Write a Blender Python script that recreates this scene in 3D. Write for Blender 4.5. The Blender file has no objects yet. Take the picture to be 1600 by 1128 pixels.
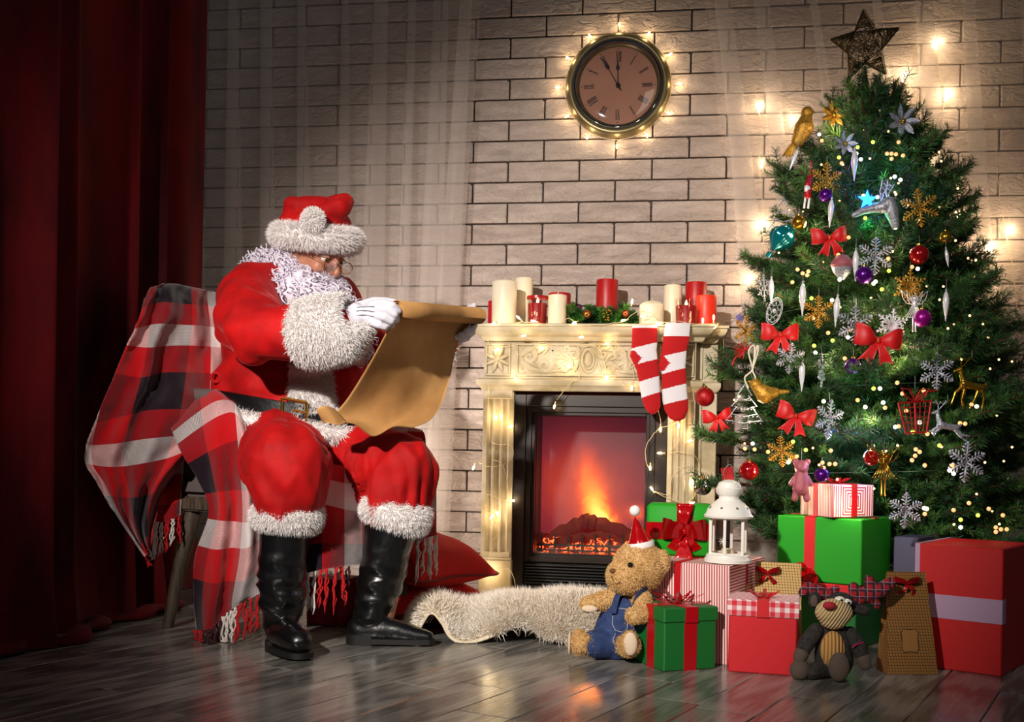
import bpy, bmesh, math, random
import numpy as np
from mathutils import Vector, Matrix, noise
random.seed(7); np.random.seed(7)
pi = math.pi
sc = bpy.context.scene
COL = sc.collection
# ---------------------------------------------------------------- camera, sky, key lights, exposure
F = 1700.0; CH = 0.578; CD = 4.43; YAW = math.radians(9.0); ROLL = 0.02; HY = 700.0
CAM = Vector((0, -CD, CH))
FW = Vector((-math.sin(YAW), math.cos(YAW), 0)); RT = Vector((math.cos(YAW), math.sin(YAW), 0)); UP = Vector((0, 0, 1))
cd = bpy.data.cameras.new('camera'); cam = bpy.data.objects.new('camera', cd); COL.objects.link(cam)
ir = RT * math.cos(ROLL) + UP * math.sin(ROLL); iu = UP * math.cos(ROLL) - RT * math.sin(ROLL)
m = Matrix((ir, iu, -FW)).transposed().to_4x4(); m.translation = CAM
cam.matrix_world = m
cd.sensor_width = 36; cd.lens = F * 36 / 1600; cd.shift_y = (HY - 564) / 1600; cd.clip_start = .05
sc.camera = cam
sc.view_settings.view_transform = 'Standard'; sc.view_settings.look = 'None'
sc.view_settings.exposure = 0.5; sc.view_settings.gamma = 1.0; sc.view_settings.use_curve_mapping = False
sc.cycles.use_denoising = True
sc.cycles.max_bounces = 6; sc.cycles.transparent_max_bounces = 24
sc.cycles.sample_clamp_indirect = 4
world = bpy.data.worlds.new('world'); sc.world = world; world.use_nodes = True
world.node_tree.nodes['Background'].inputs[0].default_value = (0.30, 0.45, 0.62, 1)
world.node_tree.nodes['Background'].inputs[1].default_value = 0.04

def ray(u, v):
    x = (u - 800) / F; y = -(v - HY) / F
    xt = x * math.cos(ROLL) - y * math.sin(ROLL); yt = x * math.sin(ROLL) + y * math.cos(ROLL)
    return FW + RT * xt + UP * yt
def P(u, v, z): return CAM + ray(u, v) * z                       # image point at a depth in metres
def G(u, v, h=0.0):
    d = ray(u, v); return CAM + d * ((h - CH) / d.z)              # on a level plane
def W(u, v, Y=0.0):
    d = ray(u, v); return CAM + d * ((Y + CD) / d.y)              # on a plane parallel to the wall

def light(kind, name, loc, energy, color, target=None, parent=None, **kw):
    d = bpy.data.lights.new(name, kind); d.energy = energy; d.color = color
    for k, v in kw.items(): setattr(d, k, v)
    o = bpy.data.objects.new(name, d); COL.objects.link(o); o.location = loc
    if target is not None: o.rotation_euler = (Vector(target) - Vector(loc)).to_track_quat('-Z', 'Y').to_euler()
    if parent is not None:
        o.parent = parent; o.location = Vector(loc) - root_loc(parent)
    return o
light('SPOT', 'key_spot', (-1.42, -5.3, 2.2), 820, (1.0, 0.92, 0.84), (-0.40, -0.7, 0.70), spot_size=math.radians(41), spot_blend=1.0, shadow_soft_size=0.06)
light('AREA', 'backdrop_lamp', (-1.30, -.50, .40), 4.5, (1.0, 0.9, 0.8), (-1.0, 0, .62), size=.35)
light('AREA', 'soft_fill', (1.2, -5.2, 2.6), 9, (1.0, 0.9, 0.78), (0.6, 0, 0.7), size=1.6)

# ---------------------------------------------------------------- helpers
def lin(c):
    if isinstance(c, str):
        c = c.lstrip('#'); c = [int(c[i:i+2], 16) / 255 for i in (0, 2, 4)]
        c = [x / 12.92 if x <= .04045 else ((x + .055) / 1.055) ** 2.4 for x in c]
    return (c[0], c[1], c[2], 1)
class NT:
    def __init__(s, mat): s.t = mat.node_tree; s.n = s.t.nodes; s.bs = s.n['Principled BSDF']; s.out = s.n['Material Output']
    def add(s, typ, ins=None, **kw):
        n = s.n.new(typ)
        for k, v in kw.items(): setattr(n, k, v)
        for k, v in (ins or {}).items():
            if isinstance(v, bpy.types.NodeSocket): s.t.links.new(v, n.inputs[k])
            else: n.inputs[k].default_value = v
        return n
    def link(s, a, b): s.t.links.new(a, b)
    def coord(s, kind='Object', rnd=False):
        c = s.add('ShaderNodeTexCoord').outputs[kind]
        if rnd:
            r = s.add('ShaderNodeObjectInfo').outputs['Random']
            mm = s.add('ShaderNodeMath', {0: r, 1: 57.0}, operation='MULTIPLY').outputs[0]
            cb = s.add('ShaderNodeCombineXYZ', {0: mm, 1: mm, 2: mm}).outputs[0]
            c = s.add('ShaderNodeVectorMath', {0: c, 1: cb}, operation='ADD').outputs[0]
        return c
    def math(s, op, a, b=0.0, c=0.0, clamp=False):
        n = s.add('ShaderNodeMath', {0: a, 1: b, 2: c}, operation=op); n.use_clamp = clamp; return n.outputs[0]
    def mix(s, f, a, b, blend='MIX'):
        n = s.add('ShaderNodeMix', data_type='RGBA', blend_type=blend)
        for k, v in ((0, f), (6, a), (7, b)):
            if isinstance(v, bpy.types.NodeSocket): s.link(v, n.inputs[k])
            else: n.inputs[k].default_value = v
        return n.outputs[2]
    def noise(s, co, scale, detail=4, rough=.55, dist=0):
        return s.add('ShaderNodeTexNoise', {'Vector': co, 'Scale': scale, 'Detail': detail, 'Roughness': rough, 'Distortion': dist})
    def ramp(s, f, stops, interp='LINEAR'):
        n = s.add('ShaderNodeValToRGB', {0: f}); cr = n.color_ramp; cr.interpolation = interp
        while len(cr.elements) < len(stops): cr.elements.new(0.5)
        for e, (p, c) in zip(cr.elements, stops): e.position = p; e.color = c
        return n.outputs[0]
    def scale(s, co, v):
        return s.add('ShaderNodeMapping', {'Vector': co, 'Scale': v}).outputs[0]
    def bump(s, h, strength, dist=.01):
        b = s.add('ShaderNodeBump', {'Height': h, 'Strength': strength, 'Distance': dist}); s.link(b.outputs[0], s.bs.inputs['Normal']); return b
def M(name, col, rough=.5, metal=0.0, sheen=0.0, col2=None, nscale=8.0, bump=0.0, bscale=60.0, bdist=.005, emit=None, estr=0.0,
      alpha=1.0, trans=0.0, coat=0.0, spec=.5, sub=0.0, rnd=False, stretch=None, ior=None):
    mt = bpy.data.materials.new(name); mt.use_nodes = True; n = NT(mt); b = n.bs
    c = lin(col); b.inputs['Base Color'].default_value = c; b.inputs['Roughness'].default_value = rough; b.inputs['Metallic'].default_value = metal
    b.inputs['Specular IOR Level'].default_value = spec
    mt.diffuse_color = c
    if sheen: b.inputs['Sheen Weight'].default_value = sheen; b.inputs['Sheen Roughness'].default_value = .35; b.inputs['Sheen Tint'].default_value = tuple(min(1, x * 1.6 + .15) for x in c[:3]) + (1,)
    if coat: b.inputs['Coat Weight'].default_value = coat; b.inputs['Coat Roughness'].default_value = .08
    if sub: b.inputs['Subsurface Weight'].default_value = sub; b.inputs['Subsurface Radius'].default_value = (.02, .012, .008); b.inputs['Subsurface Scale'].default_value = .5
    if emit: b.inputs['Emission Color'].default_value = lin(emit); b.inputs['Emission Strength'].default_value = estr
    if alpha < 1: b.inputs['Alpha'].default_value = alpha
    if trans: b.inputs['Transmission Weight'].default_value = trans
    if ior: b.inputs['IOR'].default_value = ior
    if col2 or bump:
        co = n.coord('Object', rnd)
        if stretch: co = n.scale(co, stretch)
        if col2:
            f = n.noise(co, nscale, 5).outputs[0]; f = n.ramp(f, [(.35, (0, 0, 0, 1)), (.65, (1, 1, 1, 1))])
            n.link(n.mix(f, c, lin(col2)), b.inputs['Base Color'])
        if bump: n.bump(n.noise(co, bscale, 5).outputs[0], bump, bdist)
    return mt

class MB:
    """collects vertices and faces (with a material slot and optional uv) for ONE mesh"""
    def __init__(s): s.v = []; s.f = []; s.m = []; s.uv = {}
    def add(s, vs, fs, mi=0, uvs=None, T=None):
        o = len(s.v)
        if T is not None: vs = [T @ Vector(p) for p in vs]
        s.v += [tuple(p) for p in vs]
        k = len(s.f)
        s.f += [tuple(i + o for i in f) for f in fs]; s.m += [mi] * len(fs)
        if uvs is not None:
            for j, f in enumerate(fs): s.uv[k + j] = [uvs[i] for i in f]
        return s
    def join(s, o, T=None, mi=None):
        k0 = len(s.f); off = len(s.v)
        s.v += [tuple(T @ Vector(p)) for p in o.v] if T is not None else list(o.v)
        s.f += [tuple(i + off for i in f) for f in o.f]; s.m += list(o.m) if mi is None else [mi] * len(o.f)
        for k, u in o.uv.items(): s.uv[k0 + k] = u
        return s
    def box(s, a, b, mi=0, T=None, taper=0):
        x0, y0, z0 = a; x1, y1, z1 = b; t = taper
        v = [(x0, y0, z0), (x1, y0, z0), (x1, y1, z0), (x0, y1, z0), (x0 + t, y0 + t, z1), (x1 - t, y0 + t, z1), (x1 - t, y1 - t, z1), (x0 + t, y1 - t, z1)]
        return s.add(v, [(0, 3, 2, 1), (4, 5, 6, 7), (0, 1, 5, 4), (1, 2, 6, 5), (2, 3, 7, 6), (3, 0, 4, 7)], mi, None, T)
    def bbox(s, a, b, r=.004, mi=0, T=None):
        """box with chamfered edges"""
        x0, y0, z0 = a; x1, y1, z1 = b; r = min(r, .49 * min(x1 - x0, y1 - y0, z1 - z0))
        bm = bmesh.new(); bmesh.ops.create_cube(bm, size=1)
        for v in bm.verts: v.co = Vector(((x0 + x1) / 2 + v.co.x * (x1 - x0), (y0 + y1) / 2 + v.co.y * (y1 - y0), (z0 + z1) / 2 + v.co.z * (z1 - z0)))
        bmesh.ops.bevel(bm, geom=bm.edges[:], offset=r, segments=1, affect='EDGES')
        bm.verts.index_update(); s.add([v.co[:] for v in bm.verts], [tuple(v.index for v in f.verts) for f in bm.faces], mi, None, T); bm.free(); return s
    def tube(s, pts, r, n=8, mi=0, T=None, caps=True, flat=1.0, closed=False):
        pts = [Vector(p) for p in pts]; N = len(pts)
        rs = r if hasattr(r, '__len__') else [r] * N
        vs = []; fs = []; nrm = None
        for i, p in enumerate(pts):
            if closed: t = pts[(i + 1) % N] - pts[i - 1]
            else: t = pts[min(i + 1, N - 1)] - pts[max(i - 1, 0)]
            if t.length < 1e-9: t = Vector((0, 0, 1))
            t.normalize()
            if nrm is None:
                a = Vector((0, 0, 1)) if abs(t.z) < .9 else Vector((1, 0, 0)); nrm = t.cross(a).normalized()
            nrm = (nrm - t * nrm.dot(t)); nrm = nrm.normalized() if nrm.length > 1e-6 else t.orthogonal().normalized()
            bn = t.cross(nrm)
            for k in range(n):
                a = 2 * pi * k / n; vs.append(p + nrm * math.cos(a) * rs[i] + bn * math.sin(a) * rs[i] * flat)
        M_ = N if closed else N - 1
        for i in range(M_):
            for k in range(n):
                a = i * n + k; b = i * n + (k + 1) % n; j = ((i + 1) % N) * n
                fs.append((a, b, j + (k + 1) % n, j + k))
        if caps and not closed: fs.append(tuple(range(n - 1, -1, -1))); fs.append(tuple((N - 1) * n + k for k in range(n)))
        return s.add(vs, fs, mi, None, T)
    def lathe(s, prof, n=24, c=(0, 0, 0), mi=0, T=None, cap=True, sx=1, sy=1):
        vs = []; fs = []
        for r, z in prof:
            for k in range(n):
                a = 2 * pi * k / n; vs.append((c[0] + r * math.cos(a) * sx, c[1] + r * math.sin(a) * sy, c[2] + z))
        for i in range(len(prof) - 1):
            for k in range(n): fs.append((i * n + k, i * n + (k + 1) % n, (i + 1) * n + (k + 1) % n, (i + 1) * n + k))
        if cap:
            if prof[0][0] > 1e-6: fs.append(tuple(range(n - 1, -1, -1)))
            if prof[-1][0] > 1e-6: fs.append(tuple((len(prof) - 1) * n + k for k in range(n)))
        return s.add(vs, fs, mi, None, T)
    def ball(s, c, r, n=12, mi=0, T=None):
        r = r if hasattr(r, '__len__') else (r, r, r)
        h = max(4, n // 2); prof = []
        vs = [(c[0], c[1], c[2] - r[2])]; fs = []
        for i in range(1, h):
            p = -pi / 2 + pi * i / h
            for k in range(n): a = 2 * pi * k / n; vs.append((c[0] + r[0] * math.cos(p) * math.cos(a), c[1] + r[1] * math.cos(p) * math.sin(a), c[2] + r[2] * math.sin(p)))
        vs.append((c[0], c[1], c[2] + r[2])); L = len(vs) - 1
        for k in range(n): fs.append((0, 1 + (k + 1) % n, 1 + k)); fs.append((L, L - n + k, L - n + (k + 1) % n))
        for i in range(h - 2):
            for k in range(n): a = 1 + i * n; fs.append((a + k, a + (k + 1) % n, a + n + (k + 1) % n, a + n + k))
        return s.add(vs, fs, mi, None, T)
    def prism(s, poly, d0, d1, mi=0, T=None, axis='y'):
        """2D outline (x,z) extruded along y (or (x,y) along z)"""
        n = len(poly)
        f3 = (lambda p, d: (p[0], d, p[1])) if axis == 'y' else ((lambda p, d: (p[0], p[1], d)) if axis == 'z' else (lambda p, d: (d, p[0], p[1])))
        vs = [f3(p, d0) for p in poly] + [f3(p, d1) for p in poly]
        fs = [tuple(range(n)), tuple(range(2 * n - 1, n - 1, -1))] + [(i, i + n, (i + 1) % n + n, (i + 1) % n) for i in range(n)]
        return s.add(vs, fs, mi, None, T)
    def grid(s, rows, mi=0, uv=None, T=None, closed=False):
        nu = len(rows); nv = len(rows[0]); vs = [p for r in rows for p in r]; fs = []
        for i in range(nu - 1):
            for j in range(nv - (0 if closed else 1)): fs.append((i * nv + j, i * nv + (j + 1) % nv, (i + 1) * nv + (j + 1) % nv, (i + 1) * nv + j))
        return s.add(vs, fs, mi, uv, T)
    def raw(s, V, Fc, mi=0):
        return s.add([tuple(p) for p in V], [tuple(f) for f in Fc], mi)
    def mesh(s, name, mats, off=(0, 0, 0), smooth=True, angle=38):
        me = bpy.data.meshes.new(name)
        V = np.array(s.v, dtype=float).reshape(-1, 3) - np.array(off); me.from_pydata(V.tolist(), [], s.f)
        for mt in (mats if isinstance(mats, (list, tuple)) else [mats]): me.materials.append(mt)
        me.polygons.foreach_set('material_index', s.m)
        if s.uv:
            ul = me.uv_layers.new(name='UVMap')
            arr = np.zeros((len(me.loops), 2))
            for p in me.polygons:
                u = s.uv.get(p.index)
                if u: arr[p.loop_start:p.loop_start + p.loop_total] = u
            ul.data.foreach_set('uv', arr.ravel())
        me.polygons.foreach_set('use_smooth', [smooth] * len(me.polygons))
        me.update()
        if smooth and angle: me.set_sharp_from_angle(angle=math.radians(angle))
        return me
def root_loc(o):
    l = Vector((0, 0, 0))
    while o is not None: l += o.location; o = o.parent
    return l
def obj(name, mb, mats, parent=None, world=True, smooth=True, angle=38, kind=None, label=None, loc=None, mods=None):
    """links ONE mesh object; world=True: vertices are world coordinates"""
    off = (0, 0, 0)
    if parent is not None and world: off = root_loc(parent)
    elif parent is None and loc is not None and world: off = loc
    me = mb.mesh(name, mats, off, smooth, angle) if isinstance(mb, MB) else mb
    o = bpy.data.objects.new(name, me); COL.objects.link(o)
    if parent is not None: o.parent = parent
    if loc is not None: o.location = loc
    if kind: o['kind'] = kind
    if label: o['label'] = label
    return o
def thing(name, label, cat, loc=(0, 0, 0), rz=0.0, group=None):
    o = bpy.data.objects.new(name, None); COL.objects.link(o); o.location = loc; o.rotation_euler = (0, 0, rz); o.empty_display_size = .05
    o['label'] = label; o['category'] = cat
    if group: o['group'] = group
    return o
def tag(o, label, cat, group=None):
    o['label'] = label; o['category'] = cat
    if group: o['group'] = group
    return o
def copy_tree(o, parent=None, **kw):
    c = o.copy(); COL.objects.link(c)
    if parent is not None: c.parent = parent
    for ch in [x for x in o.children]: copy_tree(ch, c)
    for k, v in kw.items():
        if k in ('label', 'group', 'category'): c[k] = v
        else: setattr(c, k, v)
    return c
def crom(p, t):
    """Catmull-Rom through list p, t in 0..len-1"""
    n = len(p); i = min(int(t), n - 2); f = t - i
    a = p[max(i - 1, 0)]; b = p[i]; c = p[i + 1]; d = p[min(i + 2, n - 1)]
    if i == 0: a = b * 2 - c
    if i + 2 > n - 1: d = c * 2 - b
    return .5 * ((2 * b) + (c - a) * f + (2 * a - 5 * b + 4 * c - d) * f * f + (3 * b - a - 3 * c + d) * f ** 3)
def curve(pts, n):
    pts = [Vector(p) for p in pts]; return [crom(pts, (len(pts) - 1) * i / (n - 1)) for i in range(n)]
def surf(ctrl, nu, nv):
    """smooth grid through a matrix of control points"""
    cols = [curve(r, nv) for r in ctrl]
    return [[crom([c[j] for c in cols], (len(cols) - 1) * i / (nu - 1)) for j in range(nv)] for i in range(nu)]
def solid(rows, th):
    """gives a grid surface thickness: returns V, F closed shell"""
    nu = len(rows); nv = len(rows[0])
    A = np.array([[tuple(p) for p in r] for r in rows])
    du = np.gradient(A, axis=0); dv = np.gradient(A, axis=1); N = np.cross(du, dv); N /= (np.linalg.norm(N, axis=2, keepdims=True) + 1e-9)
    return A, A - N * th
def cloth(mb, rows, th, uv=None, mi=0, mi2=None):
    A, B = solid(rows, th); nu, nv = A.shape[:2]
    vs = [tuple(x) for x in A.reshape(-1, 3)] + [tuple(x) for x in B.reshape(-1, 3)]; n = nu * nv; fs = []; fb = []; fe = []
    for i in range(nu - 1):
        for j in range(nv - 1):
            a = i * nv + j; fs.append((a, a + 1, a + nv + 1, a + nv)); fb.append((n + a, n + a + nv, n + a + nv + 1, n + a + 1))
    for i in range(nu - 1):
        for j in (0, nv - 1): a = i * nv + j; fe.append((a, a + nv, n + a + nv, n + a))
    for j in range(nv - 1):
        for i in (0, nu - 1): a = i * nv + j; fe.append((a, n + a, n + a + 1, a + 1))
    if uv is not None: uv = list(uv) * 2
    o = len(mb.v); mb.add(vs, fs + fe, mi, uv)
    k0 = len(mb.f); mb.f += [tuple(i + o for i in f) for f in fb]; mb.m += [mi if mi2 is None else mi2] * len(fb)
    if uv is not None:
        for j, f in enumerate(fb): mb.uv[k0 + j] = [uv[i] for i in f]
    return mb
def capsules(mb, pts, rs, n=14):
    """tapered round chain, input for remesh"""
    for p, r in zip(pts, rs): mb.ball(p, r, n)
    for i in range(len(pts) - 1):
        mb.tube([pts[i], pts[i + 1]], [rs[i] if not hasattr(rs[i], '__len__') else min(rs[i]), rs[i + 1] if not hasattr(rs[i + 1], '__len__') else min(rs[i + 1])], n)
def remesh(mb, voxel, smooth=4, disp=None):
    """fuses everything in mb into one continuous skin; returns V (n,3), F list"""
    me = mb.mesh('tmp', [], smooth=False) if False else bpy.data.meshes.new('tmp')
    me.from_pydata(mb.v, [], mb.f); o = bpy.data.objects.new('tmp', me); COL.objects.link(o)
    r = o.modifiers.new('r', 'REMESH'); r.mode = 'VOXEL'; r.voxel_size = voxel; r.adaptivity = 0
    if smooth: s_ = o.modifiers.new('s', 'SMOOTH'); s_.factor = .5; s_.iterations = smooth
    dg = bpy.context.evaluated_depsgraph_get(); ev = o.evaluated_get(dg); em = ev.to_mesh()
    V = np.empty(len(em.vertices) * 3); em.vertices.foreach_get('co', V); V = V.reshape(-1, 3)
    Nn = np.empty(len(em.vertices) * 3); em.vertices.foreach_get('normal', Nn); Nn = Nn.reshape(-1, 3)
    Fc = [tuple(p.vertices) for p in em.polygons]
    ev.to_mesh_clear(); bpy.data.objects.remove(o); bpy.data.meshes.remove(me)
    if disp is not None:
        V = V + Nn * np.array([disp(Vector(v)) for v in V])[:, None]
    return V, Fc
def rm(mb, voxel, smooth=4, disp=None):
    V, Fc = remesh(mb, voxel, smooth, disp); o = MB(); o.raw(V, Fc); return o
def fur(mb, src, count, length, width, comb=(0, 0, -1), k=.5, mi=0, seed=1, curl=.3, lift=1.0, mask=None, seg=2):
    """hair blades over the faces of src (MB)"""
    rs = np.random.RandomState(seed)
    V = np.array(src.v); tri = []
    for f in src.f:
        for i in range(1, len(f) - 1): tri.append((f[0], f[i], f[i + 1]))
    tri = np.array(tri); A = V[tri[:, 0]]; B = V[tri[:, 1]]; C_ = V[tri[:, 2]]
    N = np.cross(B - A, C_ - A); ar = np.linalg.norm(N, axis=1) + 1e-12; N = N / ar[:, None]
    if mask is not None:
        cen = (A + B + C_) / 3; ar = ar * np.array([mask(c) for c in cen]) + 1e-15
    idx = rs.choice(len(tri), count, p=ar / ar.sum()); u = rs.rand(count, 1); w = rs.rand(count, 1); fl = (u + w) > 1; u = np.where(fl, 1 - u, u); w = np.where(fl, 1 - w, w)
    p = A[idx] * (1 - u - w) + B[idx] * u + C_[idx] * w; n = N[idx]
    cb = np.array([comb(q) for q in p]) if callable(comb) else np.tile(np.array(comb, float), (count, 1))
    d = n * lift + rs.normal(0, curl, (count, 3)) + cb * k * .4; d /= np.linalg.norm(d, axis=1, keepdims=True)
    L = length * (.55 + .75 * rs.rand(count, 1))
    side = np.cross(d, rs.normal(0, 1, (count, 3))); side /= np.linalg.norm(side, axis=1, keepdims=True) + 1e-9; side *= width / 2
    m1 = p + d * L * .5; d2 = d + cb * k + rs.normal(0, curl * .6, (count, 3)); d2 /= np.linalg.norm(d2, axis=1, keepdims=True)
    tip = m1 + d2 * L * .5; p0 = p - n * length * .06
    vs = np.stack([p0 - side, p0 + side, m1 + side * .8, m1 - side * .8, tip], 1).reshape(-1, 3)
    o = len(mb.v); mb.v += [tuple(x) for x in vs]
    base = np.arange(count) * 5 + o
    fq = [(b, b + 1, b + 2, b + 3) for b in base]; ft = [(b + 3, b + 2, b + 4) for b in base]
    mb.f += fq + ft; mb.m += [mi] * (2 * count)
    return mb
def fbm(p, s, o=3): return noise.fractal(Vector(p) * s, 1.0, 2.0, o)
# ---------------------------------------------------------------- setting: floor
def stone_mat(name, c1, c2):
    mt = M(name, c1, rough=.62, spec=.35); n = NT(mt); co = n.coord('Object', True)
    a = n.noise(n.scale(co, (3, 3, 7)), 3.2, 6, .6, .8).outputs[0]; b = n.noise(n.scale(co, (1, 1, 1.6)), 22, 5, .6, 1.6).outputs[0]
    rid = n.math('ABSOLUTE', n.math('SUBTRACT', a, .5)); rid = n.math('SUBTRACT', .2, rid)
    h = n.math('ADD', n.math('MULTIPLY', rid, 3.0), n.math('MULTIPLY', b, .55)); n.bump(h, .9, .016)
    rn = n.add('ShaderNodeObjectInfo').outputs['Random']
    f = n.math('ADD', n.math('MULTIPLY', rn, .6), n.math('MULTIPLY', b, .4)); n.link(n.mix(f, lin(c1), lin(c2)), n.bs.inputs['Base Color']); return mt
m_brick = stone_mat('white_stone_brick', '#d2bfb4', '#bda99e')
m_mortar = M('dark_mortar', '#4a3f38', rough=.95)
def plank_mat():
    mt = M('grey_oak_laminate', '#6d675f', rough=.24, spec=.5); n = NT(mt); co = n.coord('Object', True)
    g = n.noise(n.scale(co, (26, 1.2, 4)), 5, 7, .65, .6).outputs[0]
    w = n.add('ShaderNodeTexWave', {'Vector': n.scale(co, (6.0, .55, 1)), 'Scale': 3.0, 'Distortion': 7.0, 'Detail': 3.0, 'Detail Scale': 1.2}, wave_type='RINGS').outputs[0]
    f = n.math('ADD', n.math('MULTIPLY', g, .65), n.math('MULTIPLY', w, .35))
    col = n.ramp(f, [(.25, lin('#55534f')), (.5, lin('#7d7a74')), (.75, lin('#98948c'))])
    rn = n.add('ShaderNodeObjectInfo').outputs['Random']; k = n.math('ADD', n.math('MULTIPLY', rn, .35), .82)
    kk = n.add('ShaderNodeCombineXYZ', {0: k, 1: k, 2: k}).outputs[0]
    n.link(n.mix(1.0, col, kk, 'MULTIPLY'), n.bs.inputs['Base Color'])
    n.link(n.math('ADD', n.math('MULTIPLY', g, .12), .14), n.bs.inputs['Roughness']); n.bump(f, .12, .002); return mt
m_plank = plank_mat()
mb = MB().box((-4.2, -3.6, -.05), (3.2, .35, -.009)); floor = obj('floor', mb, M('underfloor', '#1c1917', rough=.9), kind='structure')
th = math.radians(21.4); pd = Vector((math.sin(th), math.cos(th), 0)); pn = Vector((math.cos(th), -math.sin(th), 0))
o0 = G(1167, 1128).dot(pn); PW = (G(1540, 1128).dot(pn) - G(275, 1128).dot(pn)) / 10.0; PL = 1.29
pm = MB().bbox((0, 0, -.009), (PW - .0012, PL - .0012, 0), .0022).mesh('plank', m_plank)
for i in range(-26, 16):
    s0 = random.random() * PL
    for j in range(-4, 6):
        a = pn * (o0 + i * PW) + pd * (s0 + j * PL - PL * .5)
        c = a + pd * PL * .5
        if -3.2 < c.x < 2.4 and -2.95 < c.y < .35:
            if a.dot(pd) > 1.6: continue
            o = bpy.data.objects.new('plank', pm); COL.objects.link(o); o.parent = floor; o.location = a; o.rotation_euler = (0, 0, -th)
# ---------------------------------------------------------------- setting: brick wall
BH = .085; BL = .294; ZR = 1.756
wall = obj('wall_back', MB().box((-3.6, .0, -.02), (2.6, .12, 2.9)), m_mortar, kind='structure')
bvar = []
for k in range(5):
    mb = MB(); g = .0032; x1 = BL - g; z1 = BH - g; d = .012; b = .003; r = .5
    ch = [random.uniform(.002, .009) if random.random() < .3 else .002 for _ in range(4)]
    poly = [(g + ch[0], g), (x1 - ch[1], g), (x1, g + ch[1]), (x1, z1 - ch[2]), (x1 - ch[2], z1), (g + ch[3], z1), (g, z1 - ch[3]), (g, g + ch[0])]
    cx, cz = BL / 2, BH / 2
    pin = [(cx + (p[0] - cx) * (1 - b / (BL / 2)), cz + (p[1] - cz) * (1 - b / (BH / 2))) for p in poly]
    vs = [(p[0], 0, p[1]) for p in poly] + [(p[0], -d + b, p[1]) for p in poly] + [(p[0], -d, p[1]) for p in pin]
    fs = [(i + 8 * l, (i + 1) % 8 + 8 * l, (i + 1) % 8 + 8 * (l + 1), i + 8 * (l + 1)) for l in (0, 1) for i in range(8)] + [tuple(range(16, 24))]
    bvar.append(MB().add(vs, fs).mesh('brick', m_brick, smooth=False))
rest = MB(); nb = 0; cand = []
for i in range(-14, 22):
    zt = ZR - i * BH; zb = zt - BH
    if zb < -.09: continue
    off = -.445 + (0 if i % 2 == 0 else .147)
    for j in range(-12, 10):
        x = off + j * BL; xc = x + BL / 2; zc = zb + BH / 2
        if x < -3.3 or x > 2.2: continue
        d = Vector((xc, 0, zc)) - CAM; dep = d.dot(FW); u = 800 + F * d.dot(RT) / dep
        seen = 300 < u < 1625 and zb < 2.44 and zt > .0
        if seen and x > -.72 and x + BL < .1 and zt < .98: seen = False
        if seen and x > .22 and x + BL < 1.0 and zt < 1.3: seen = False
        if seen and x < -.95 and zt < .45 : seen = False
        cand.append((seen, x, zb))
for seen, x, zb in cand:
    if seen and nb < 300:
        o = bpy.data.objects.new('brick', random.choice(bvar)); COL.objects.link(o); o.parent = wall; o.location = (x, -random.random() * .003, zb); nb += 1
    else: rest.box((x + .003, -.012, zb + .003), (x + BL - .003, 0, zb + BH - .003))
obj('brickwork', rest, m_brick, wall, kind='stuff', smooth=False)
print('bricks', nb)
# ---------------------------------------------------------------- red velvet curtain along the left side
def velvet(name, c, c2, sheen=.6):
    return M(name, c, rough=.85, sheen=sheen, col2=c2, nscale=5, bump=.12, bscale=260, bdist=.002, spec=.2)
m_curtain = M('dark_red_velvet', '#66060f', rough=.85, sheen=.15, col2='#3a0409', nscale=7, spec=.2, stretch=(1, 1, .25))
rows = []
NS = 420
for k in range(15):
    z = 2.75 * (1 - k / 14.0); row = []
    for i in range(NS):
        s = i / (NS - 1); y = -2.75 + s * 2.17; fall = 1 - z / 2.75
        ph = s * 46 + 2.2 * math.sin(s * 9.0) + 1.1 * math.sin(s * 23) ; amp = (.045 + .02 * math.sin(s * 17)) * (.75 + .35 * fall)
        x = -1.80 + amp * math.sin(ph) + .02 * math.sin(ph * .37 + 1) + (.05 * max(0, .14 - z) * 6 * (.5 + .5 * math.sin(s * 31)))
        row.append(Vector((x, y + .018 * math.cos(ph) + fall * .03 * math.sin(s * 12), max(z, .004))))
    rows.append(row)
mb = MB(); cloth(mb, rows, .003)
ct = thing('velvet_curtain', 'floor-length dark red velvet curtain hanging in folds left of the armchair', 'curtain', (-1.8, -1.6, 0))
obj('drape', mb, m_curtain, ct, angle=0)
# puddled hem
mb = MB(); hem = []
for i in range(60):
    s = i / 59; y = -2.7 + s * 2.05
    hem.append(Vector((-1.74 + .035 * math.sin(s * 25) + .02 * math.sin(s * 61), y, .018 + .006 * math.sin(s * 33))))
mb.tube(hem, [.03 + .01 * math.sin(i) for i in range(60)], 10, flat=.55); obj('hem', mb, m_curtain, ct, angle=0)
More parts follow.
